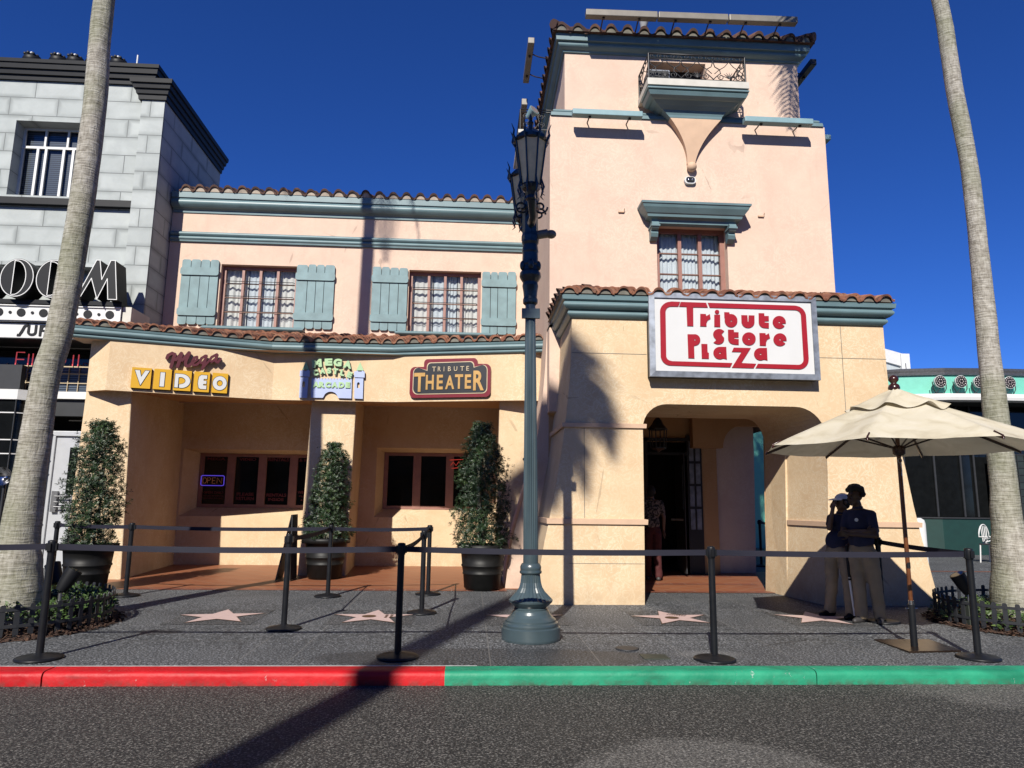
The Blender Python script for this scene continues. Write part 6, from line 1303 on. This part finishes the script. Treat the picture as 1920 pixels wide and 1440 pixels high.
def potted(loc, H, rfun, seed, label, potr=.33, poth=.66, n=1150, lean=0):
    n = int(n*1.55)
    x, y, z = loc; t = thing('potted_shrub', label, 'potted shrub', loc, 'tall columnar shrubs in black pots'); L_ = lambda p: [(r_, z+h) for r_, h in p]; k_ = potr/.36
    MB().lathe(L_([(.22*k_, 0), (.235*k_, .03), (.25*k_, .035), (.265*k_, .24), (.275*k_, .245), (.275*k_, .265), (.268*k_, .27), (.285*k_, .36), (.295*k_, .365), (.295*k_, .39), (.285*k_, .395), (.305*k_, poth-.09), (.355*k_, poth-.085), (.36*k_, poth), (.335*k_, poth), (.31*k_, poth-.05)]), (x, y), 40).build('pot', 'pot', t)
    MB().lathe([(.31*k_, z+poth-.045), (.01, z+poth-.03)], (x, y), 24).build('soil', 'mulch', t)
    st = MB()
    rr = random.Random(seed)
    for i in range(6): a = rr.uniform(0, 6.28); st.tube([(x+.04*math.cos(a), y+.04*math.sin(a), z+poth-.05), (x+.10*math.cos(a)+lean*.4, y+.1*math.sin(a), z+poth+H*.45), (x+.05*math.cos(a)+lean*.9, y+.05*math.sin(a), z+poth+H*.9)], [.018, .013, .004], 5)
    st.build('stem', 'palm_bark', t)
    lc = leafcloud(seed, H, rfun, n, 0, lean); lc.v = [(a+x, b+y, c+z+poth-.04) for a, b, c in lc.v]; lc.build('foliage', ['shrub_leaf', 'shrub_leaf_pale'], t); return t
potted((-5.66, 11.25, gz(11.25)), 1.86, lambda h: .41*(1-.30*h**1.5)*(.85+.15*math.sin(h*3)) if h < .9 else .28*(1.2-h)*2.6, 31, 'potted shrub by the left pier behind the left planting bed', .40, .68, 1500)
potted((-2.50, 12.98, gz(12.98)), 1.70, lambda h: .40-.20*h**1.3-(.09 if h > .93 else 0), 32, 'middle potted shrub in front of the central pier', .42, .70, 1300, .06)
potted((.235, 11.62, gz(11.62)), 1.95, lambda h: .43-.04*h-.27*max(0, h-.66)/.34, 33, 'tallest potted shrub in front of the right pier beside the lamp post', .41, .70, 1600, -.05)

# ================================================================== UMBRELLA
UX, UY = 4.52, 7.25; UZ = gz(UY)
UM = thing('patio_umbrella', 'large cream canvas patio umbrella with wooden pole on a square steel base', 'umbrella', (UX, UY, UZ))
MB().hexa([(4.30, 6.99, UZ), (4.86, 7.04, UZ), (4.92, 7.62, UZ), (4.31, 7.62, UZ)], [(4.30, 6.99, UZ+.016), (4.86, 7.04, UZ+.016), (4.92, 7.62, UZ+.016), (4.31, 7.62, UZ+.016)]).build('base_plate', 'rust_plate', UM)
MB().tube([(UX, UY, UZ+.016), (UX, UY, UZ+.42)], .034, 16).build('base_sleeve', 'black_paint', UM); MB().tube([(UX, UY, UZ+.42), (UX, UY, UZ+.46)], .027, 14).tube([(UX-.06, UY, UZ+.38), (UX+.06, UY, UZ+.38)], .01, 6).build('clamp', 'chrome', UM)
MB().tube([(UX, UY, UZ+.46), (UX-.01, UY, 2.6)], .021, 14).build('pole', 'pole_wood', UM); MB().tube([(UX, UY, .80), (UX, UY, .86)], .0225, 14).build('ferrule', 'black_paint', UM)
RIM, PK, RR = 2.035, 2.60, 1.40; rot0 = math.radians(3)
def ucan(t_, a):   # t_ 0 centre..1 rim, a angle
    k_ = (a-rot0)/(PI/4); fr_ = k_-math.floor(k_); seg = math.cos(PI/8)/math.cos((fr_-.5)*PI/4); sag = -.028*math.sin(PI*fr_)*math.sin(PI*min(1, t_*1.0))-.02*(1-abs(2*fr_-1))*t_
    r_ = RR*t_*seg; z = PK-(PK-RIM)*(t_**1.12)+sag; return (UX+r_*math.cos(a), UY+r_*math.sin(a), z+.006*mnoise.noise(Vector((r_*6*math.cos(a), r_*6*math.sin(a), 0))))
mb = MB(); NA, NR = 96, 14; vs = [ucan((.10+.9*i/NR), rot0+2*PI*j/NA) for i in range(NR+1) for j in range(NA)]
mb.add(vs, [(i*NA+j, (i+1)*NA+j, (i+1)*NA+(j+1) % NA, i*NA+(j+1) % NA) for i in range(NR) for j in range(NA)], 0, True)
cv = mb.build('canopy', 'canvas', UM)
mb = MB(); vs = []
for t_, dz in ((.03, .075), (.12, .06), (.22, .045), (.30, .035), (.365, .035)):
    for j in range(NA): a = rot0+2*PI*j/NA; p = ucan(t_, a); wv = .022*math.sin(j/NA*2*PI*8+.6)*(t_/.37)**3+.012*mnoise.noise(Vector((math.cos(a)*3, math.sin(a)*3, t_*5))); vs.append((p[0], p[1], p[2]+dz+wv))
mb.add(vs, [(i*NA+j, (i+1)*NA+j, (i+1)*NA+(j+1) % NA, i*NA+(j+1) % NA) for i in range(4) for j in range(NA)], 0, True); mb.build('vent', 'canvas', cv)
for j in range(8):
    a = rot0+j*PI/4; e = V3(ucan(1, a)); h_ = Vector((UX, UY, PK-.06)); MB().tube([h_, h_.lerp(e, .5)+Vector((0, 0, -.015)), e+Vector((0, 0, -.012))], .016, 6).build('rib', 'finial_wood', UM)
    hub = Vector((UX, UY, 2.02)); MB().tube([hub, h_.lerp(e, .52)+Vector((0, 0, -.03))], .009, 6).build('strut', 'finial_wood', UM)
    p1, p2 = V3(ucan(.93, a)), V3(ucan(1.0, a)); MB().tube([p1+Vector((0, 0, .008)), p2+Vector((0, 0, .004)), p2+Vector((0, 0, -.03))], .008, 5).build('rib_tip', 'finial_wood', UM)
MB().lathe([(.03, 1.95), (.06, 1.97), (.065, 2.03), (.045, 2.06)], (UX, UY), 16).build('runner_hub', 'finial_wood', UM)
MB().lathe([(.055, 2.655), (.06, 2.68), (.05, 2.71), (.028, 2.725), (.03, 2.735), (.05, 2.76), (.052, 2.78), (.04, 2.80), (.015, 2.815)], (UX, UY), 20).build('finial', 'finial_wood', UM)
mb = MB(); mb.tube([(UX-.03+.022*math.cos(a), UY-.05, 1.90+.022*math.sin(a)) for a in [2*PI*i/10 for i in range(11)]], .004, 5); mb.tube([(UX-.03, UY-.05, 1.88), (UX-.015, UY-.05, 1.8), (UX-.02, UY-.05, 1.74)], .005, 5); mb.build('pull_ring', 'chrome', UM)
# ================================================================== PEOPLE
def remeshed(mb, voxel, smooth=4, fac=.5, tri=None):
    me = bpy.data.meshes.new('t'); me.from_pydata([tuple(v) for v in mb.v], [], mb.f); me.update()
    o = bpy.data.objects.new('t', me); COL.objects.link(o); m = o.modifiers.new('r', 'REMESH'); m.mode = 'VOXEL'; m.voxel_size = voxel; m.use_smooth_shade = True
    if smooth: s = o.modifiers.new('s', 'SMOOTH'); s.factor = fac; s.iterations = smooth
    bpy.context.view_layer.update(); out = bpy.data.meshes.new_from_object(o.evaluated_get(bpy.context.evaluated_depsgraph_get())); bpy.data.objects.remove(o); bpy.data.meshes.remove(me); return out
def capsule(mb, a, b, ra, rb):
    a, b = V3(a), V3(b); n = 6; d = (b-a).normalized(); path, rad = [], []
    for i in range(n): q = math.radians(85-80*i/(n-1)); path.append(a-d*ra*math.sin(q)); rad.append(ra*math.cos(q))
    for i in range(n): q = math.radians(5+80*i/(n-1)); path.append(b+d*rb*math.sin(q)); rad.append(rb*math.cos(q))
    mb.tube(path, rad, 14)
def chain(mb, pts, rs):
    for i in range(len(pts)-1): capsule(mb, pts[i], pts[i+1], rs[i], rs[i+1])
def orient(f): f = Vector((f[0], f[1], f[2] if len(f) > 2 else 0)).normalized(); r = f.cross(Vector((0, 0, 1))).normalized(); u = r.cross(f); return f, r, u
def ellip(mb, c, rx, ry, rz, F, n=18, m=12):
    f, r, u = F; vs = []
    for i in range(m+1):
        for j in range(n):
            th, ph = PI*i/m, 2*PI*j/n; p = V3(c)+f*(rx*math.sin(th)*math.cos(ph))+r*(ry*math.sin(th)*math.sin(ph))+u*(rz*math.cos(th)); vs.append(p)
    mb.add(vs, [(i*n+j, (i+1)*n+j, (i+1)*n+(j+1) % n, i*n+(j+1) % n) for i in range(m) for j in range(n)])
def head(mb, c, F, s=1):      # c = middle of the head
    f, r, u = F; c = V3(c); ellip(mb, c+u*.025*s-f*.008*s, .092*s, .072*s, .092*s, F); ellip(mb, c-u*.045*s+f*.022*s, .062*s, .056*s, .070*s, F)
    ellip(mb, c-u*.092*s+f*.052*s, .028*s, .030*s, .022*s, F)                       # chin
    chain(mb, [c+u*.012*s+f*.080*s, c-u*.022*s+f*.105*s, c-u*.033*s+f*.098*s], [.011*s, .014*s, .012*s])     # nose
    for q in (-1, 1):
        ellip(mb, c-u*.033*s+r*q*.013*s+f*.092*s, .012*s, .011*s, .009*s, F); ellip(mb, c+u*.020*s+r*q*.03*s+f*.078*s, .014*s, .022*s, .010*s, F)
        ellip(mb, c-u*.012*s+r*q*.075*s-f*.005*s, .018*s, .010*s, .030*s, F)       # ear
    ellip(mb, c-u*.058*s+f*.084*s, .012*s, .024*s, .007*s, F); ellip(mb, c-u*.070*s+f*.082*s, .012*s, .021*s, .008*s, F)   # lips
def hand(mb, wrist, d, up, curl=.5, s=1, flip=1):      # palm, four fingers of unequal length, thumb from the side of the palm
    d = V3(d).normalized(); up = V3(up).normalized(); side = d.cross(up).normalized()*flip; w_ = V3(wrist); chain(mb, [w_, w_+d*.03*s], [.024*s, .026*s])
    for q in range(4):
        o = side*(-.027+.018*q)*s; k0 = w_+d*.035*s+o*.7; k1 = w_+d*.085*s+o; capsule(mb, k0, k1, .014*s, .011*s); L = (.062, .072, .068, .052)[q]*s; p = k1; dd = d.copy()
        for k_, fr_ in enumerate((.45, .32, .23)): dd = (dd-up*curl*(.6+.25*k_)).normalized(); p2 = p+dd*L*fr_; capsule(mb, p, p2, .0095*s-.0006*k_, .0088*s-.0006*k_); p = p2
    t0 = w_+d*.022*s-side*.026*s; t1 = t0+(d*.6-side*.8-up*.2).normalized()*.034*s; t2 = t1+(d*.9-side*.25-up*.35).normalized()*.030*s; t3 = t2+(d*.95-up*.3).normalized()*.022*s; chain(mb, [t0, t1, t2, t3], [.015*s, .012*s, .010*s, .009*s])
def figure(label, loc, F, J, mats, group=None, hair='short', cap=False, hands=None, s=1, shoe_dir=None, skirt=False):
    t = thing('person', label, 'person', loc, group); f, r, u = F['body']; hf = F['head']
    mb = MB(); head(mb, J['head'], hf, s); chain(mb, [V3(J['head'])-Vector((0, 0, .07*s))-hf[0]*.015, J['neck']], [.050*s, .056*s]); ch, hp = V3(J['chest']), V3(J['hip'])
    ellip(mb, ch, .10*s, .15*s, .17*s, F['body']); ellip(mb, hp+u*.05, .10*s, .145*s, .14*s, F['body']); capsule(mb, ch-u*.1, hp+u*.1, .10*s, .10*s)
    for q in ('l', 'r'):
        sh, el, wr = J['sh'+q], J['el'+q], J['wr'+q]; chain(mb, [V3(J['neck'])-u*.03, sh, el, wr], [.045*s, .050*s, .038*s, .025*s]); hd, hu, cu, fl = hands[q]; hand(mb, wr, hd, hu, cu, s, fl)
        hq, kn, an = J['h'+q], J['k'+q], J['a'+q]; chain(mb, [hq, kn, an], [.078*s, .052*s, .036*s])
    bm = remeshed(mb, .0065, 2, .4); MB_ = MB(); MB_.mesh(bm); MB_.sm = [True]*len(MB_.f); MB_.build('body', mats['skin'], t)
    mb = MB(); ellip(mb, ch, .118*s, .160*s, .18*s, F['body']); ellip(mb, hp+u*.12, .118*s, .155*s, .15*s, F['body']); capsule(mb, ch-u*.08, hp+u*.10, .118*s, .125*s)
    for q in ('l', 'r'): sh, el = V3(J['sh'+q]), V3(J['el'+q]); chain(mb, [V3(J['neck'])-u*.055, sh, sh.lerp(el, .62)], [.055*s, .060*s, .056*s])
    bm = remeshed(mb, .010, 5, .5); q_ = MB().mesh(bm); q_.sm = [True]*len(q_.f)
    zc = hp.z+.01; q_.v = [(v[0]+.006*mnoise.noise(Vector((v[0]*14, v[1]*14, v[2]*9))), v[1], max(v[2], zc)) for v in q_.v]; sh_ = q_.build('shirt', mats['top'], t)
    col = MB(); nk = V3(J['neck']); col.tube([nk-u*.015, nk+u*.02], [.068*s, .058*s], 16, caps=False); col.build('collar', mats['top'], sh_)
    mb = MB(); ellip(mb, hp, .112*s, .155*s, .12*s, F['body'])
    for q in ('l', 'r'): hq, kn, an = V3(J['h'+q]), V3(J['k'+q]), V3(J['a'+q]); chain(mb, [hq, hq.lerp(kn, .5), kn, kn.lerp(an, .6), an+Vector((0, 0, .0))], [.098*s, .090*s, .078*s, .074*s, .076*s])
    bm = remeshed(mb, .010, 5, .5); q_ = MB().mesh(bm); q_.sm = [True]*len(q_.f)
    q_.v = [(v[0]+.010*mnoise.noise(Vector((v[0]*12, v[1]*12, v[2]*16))), v[1]+.008*mnoise.noise(Vector((v[1]*12, v[0]*12, v[2]*14+5))), max(v[2], loc[2]+.045)) for v in q_.v]; q_.build('trousers', mats['legs'], t)
    mb = MB(); mb.sweep([(0, 0), (1, 0)], [(0, 0), (.001, 0)]); mb = MB()
    for q in ('l', 'r'):
        an = V3(J['a'+q]); d = V3(shoe_dir[q]).normalized(); g_ = loc[2]; sd_ = Vector((-d.y, d.x, 0)); b = Vector((an.x, an.y, g_)); sh = MB()
        chain(sh, [b-d*.05+Vector((0, 0, .04)), b+d*.06+Vector((0, 0, .038)), b+d*.15+Vector((0, 0, .028))], [.042*s, .043*s, .030*s]); capsule(sh, b-d*.03+Vector((0, 0, .05)), b-d*.02+Vector((0, 0, .085)), .042, .040)
        bm = remeshed(sh, .010, 3); x_ = MB().mesh(bm); x_.sm = [True]*len(x_.f); x_.v = [(v[0], v[1], max(v[2], g_+.002)) for v in x_.v]; x_.build('shoe', mats['shoe'], t)
    c = V3(J['head']); hfx, hr, hu_ = hf; mb = MB()
    if hair == 'curly':
        rr = random.Random(4)
        for _ in range(150):
            th, ph = rr.uniform(0, 1)**.7*1.8, rr.uniform(0, 2*PI); d = (hu_*math.cos(th)+(hfx*math.cos(ph)+hr*math.sin(ph))*math.sin(th))
            if d.dot(hfx) > .65 and d.dot(hu_) < .35: continue
            if th > 1.15 and d.dot(hfx) > -.25: continue
            p = c+hu_*.030*s-hfx*.004+Vector((d.x*.098, d.y*.098, d.z*.100))*s; mb.sphere(p, rr.uniform(.020, .030)*s*(1.3 if d.dot(hu_) > .5 else 1), n=8, m=6)
        bm = remeshed(mb, .007, 1); x_ = MB().mesh(bm); x_.sm = [True]*len(x_.f); x_.build('hair', 'hair', t)
    else:
        ellip(mb, c+hu_*.02*s-hfx*.022*s, .090*s, .080*s, .096*s, hf); ellip(mb, c-hu_*.04*s-hfx*.05*s, .05*s, .065*s, .06*s, hf); mb.build('hair', 'hair', t)
    if cap:
        cm = MB(); vs = []; n = 24
        for i in range(7):
            th = PI/2*i/6
            for j in range(n): ph = 2*PI*j/n; vs.append(c+hu_*(.035+.078*math.cos(th))*s-hfx*.008+(hfx*math.cos(ph)*.104+hr*math.sin(ph)*.088)*math.sin(th)*s)
        cm.add(vs, [(i*n+j, (i+1)*n+j, (i+1)*n+(j+1) % n, i*n+(j+1) % n) for i in range(6) for j in range(n)], 0, True); cp = cm.build('cap', 'white_paint', t)
        bm = MB(); vs = []
        for dz in (0, .008):
            for k_ in range(3):
                for j in range(9): ph = math.radians(-62+124*j/8); r_ = (.098, .145, .185)[k_]-(.02 if abs(j-4) > 3 else 0); vs.append(c+hu_*(.036-.010*k_+dz)+(hfx*math.cos(ph)*r_+hr*math.sin(ph)*(.088+.012*k_)))
        bm.add(vs, [(k_*9+j, k_*9+j+1, k_*9+10+j, k_*9+9+j) for k_ in range(2) for j in range(8)]+[(27+k_*9+j, 27+k_*9+j+1, 27+k_*9+10+j, 27+k_*9+9+j) for k_ in range(2) for j in range(8)]+[(18+j, 19+j, 46+j, 45+j) for j in range(8)]); bm.build('brim', 'white_paint', cp)
    em = MB()
    for q in (-1, 1): em.sphere(c+hu_*.006*s+hr*q*.030*s+hfx*.082*s, .010*s, n=10, m=8)
    em.build('eye', 'interior', t)
    return t
# front worker, arms crossed, looking left
g0 = gz(8.75); Fa = orient((-.72, -.62)); Ha = orient((-.97, -.22))
A = dict(head=(4.820, 8.720, 1.545), neck=(4.855, 8.740, 1.41), chest=(4.860, 8.745, 1.20), hip=(4.88, 8.76, .90),
 shr=(4.775, 8.850, 1.325), shl=(4.965, 8.640, 1.325), elr=(4.675, 8.790, 1.10), ell=(4.925, 8.500, 1.08), wrr=(4.835, 8.530, 1.13), wrl=(4.685, 8.660, 1.09),
 hr=(4.83, 8.82, .84), hl=(4.94, 8.69, .84), kr=(4.82, 8.76, .47), kl=(4.97, 8.66, .46), ar=(4.80, 8.72, .12), al=(5.00, 8.66, .12))
figure('person with short curly hair, navy polo and crossed arms under the umbrella', (4.9, 8.7, g0), dict(body=Fa, head=Ha), A, dict(skin='skin_dark', top='navy_cloth', legs='khaki_cloth', shoe='shoe'), 'two staff standing by the entrance', 'curly',
       hands=dict(r=((.9, -.3, .1), (-.3, -.9, .2), .5, 1), l=((-.9, .25, 0), (.2, .9, .2), .5, -1)), shoe_dir=dict(l=(-.5, -.85, 0), r=(-.85, -.5, 0)))
bd_ = bpy.data.objects['person']
pb = Plane((4.775, 8.628, 1.262), (.72*.0+.65, -.75, 0)); mbb = MB(); me = fill_mesh([circ(0, 0, .022, n=14)], .006); mbb.mesh(me, pb.mat(.02)); mbb.build('shirt_badge', 'sign_white', bd_)
# rear worker in a white cap, hand raised to the brim
g1 = gz(9.1); Fb = orient((-.80, -.55)); Hb = orient((-.98, -.12))
B = dict(head=(4.840, 9.080, 1.485), neck=(4.845, 9.130, 1.34), chest=(4.845, 9.130, 1.14), hip=(4.76, 9.12, .86),
 shr=(4.745, 9.200, 1.27), shl=(4.945, 9.020, 1.27), elr=(4.640, 9.060, 1.15), ell=(4.975, 8.930, 1.03), wrr=(4.675, 9.015, 1.385), wrl=(4.75, 8.86, .93),
 hr=(4.71, 9.18, .80), hl=(4.82, 9.05, .80), kr=(4.68, 9.16, .45), kl=(4.82, 9.0, .44), ar=(4.64, 9.18, .12), al=(4.80, 8.95, .12))
B2 = figure('person in white cap and navy shirt raising a hand to the brim beside the other', (4.75, 9.1, g1), dict(body=Fb, head=Hb), B, dict(skin='skin_mid', top='navy_cloth', legs='khaki_cloth', shoe='black_paint'), 'two staff standing by the entrance', 'short', cap=True,
       hands=dict(r=((.28, .1, .95), (-.9, -.3, .2), .35, 1), l=((-.3, -.2, -.9), (-.5, .8, 0), .75, -1)), shoe_dir=dict(l=(-.8, -.6, 0), r=(-.95, -.3, 0)), s=.96)
mb = MB(); c = V3(B['head']); f, r, u = Hb
for q in (-1, 1): mb.sphere(c+u*.008+r*q*.030+f*.086, (.010, .022, .016), n=10, m=7)
mb.tube([c+u*.01+r*.06+f*.06, c+u*.01+f*.094, c+u*.01-r*.06+f*.06], .004, 5); mb.build('sunglasses', 'black_paint', B2)
t = thing('litter_picker', 'white stick with black grip held down in front of the capped person', 'stick', (4.72, 8.82, .1))
MB().tube([(4.725, 8.83, .94), (4.735, 8.82, .52)], .017, 10).build('grip', 'black_paint', t); MB().tube([(4.735, 8.82, .52), (4.76, 8.80, .10)], .014, 10).build('shaft', 'sill_white', t); MB().tube([(4.734, 8.82, .56), (4.7342, 8.82, .545)], .019, 10).build('ring', 'metal', t)
# shopper inside the doorway
g2 = gz(13); Fc = orient((.25, .97))
C_ = dict(head=(3.33, 13.0, 1.66), neck=(3.33, 13.0, 1.52), chest=(3.33, 13.0, 1.30), hip=(3.33, 13.0, .98), shr=(3.49, 12.96, 1.45), shl=(3.17, 13.02, 1.45), elr=(3.54, 12.94, 1.20), ell=(3.12, 13.0, 1.20), wrr=(3.55, 13.0, .97), wrl=(3.12, 13.06, .97),
 hr=(3.41, 12.98, .90), hl=(3.25, 13.0, .90), kr=(3.42, 13.0, .52), kl=(3.25, 13.02, .52), ar=(3.42, 12.95, .17), al=(3.26, 13.08, .17))
figure('person in patterned top and red trousers walking into the dark doorway', (3.33, 13, g2+.0), dict(body=Fc, head=Fc), C_, dict(skin='skin_mid', top='patterned_cloth', legs='red_cloth', shoe='shoe'), None, 'short',
       hands=dict(r=((0, .2, -1), (-.9, 0, 0), .3, 1), l=((0, .2, -1), (.9, 0, 0), .3, -1)), shoe_dir=dict(l=(.2, 1, 0), r=(.2, 1, 0)))
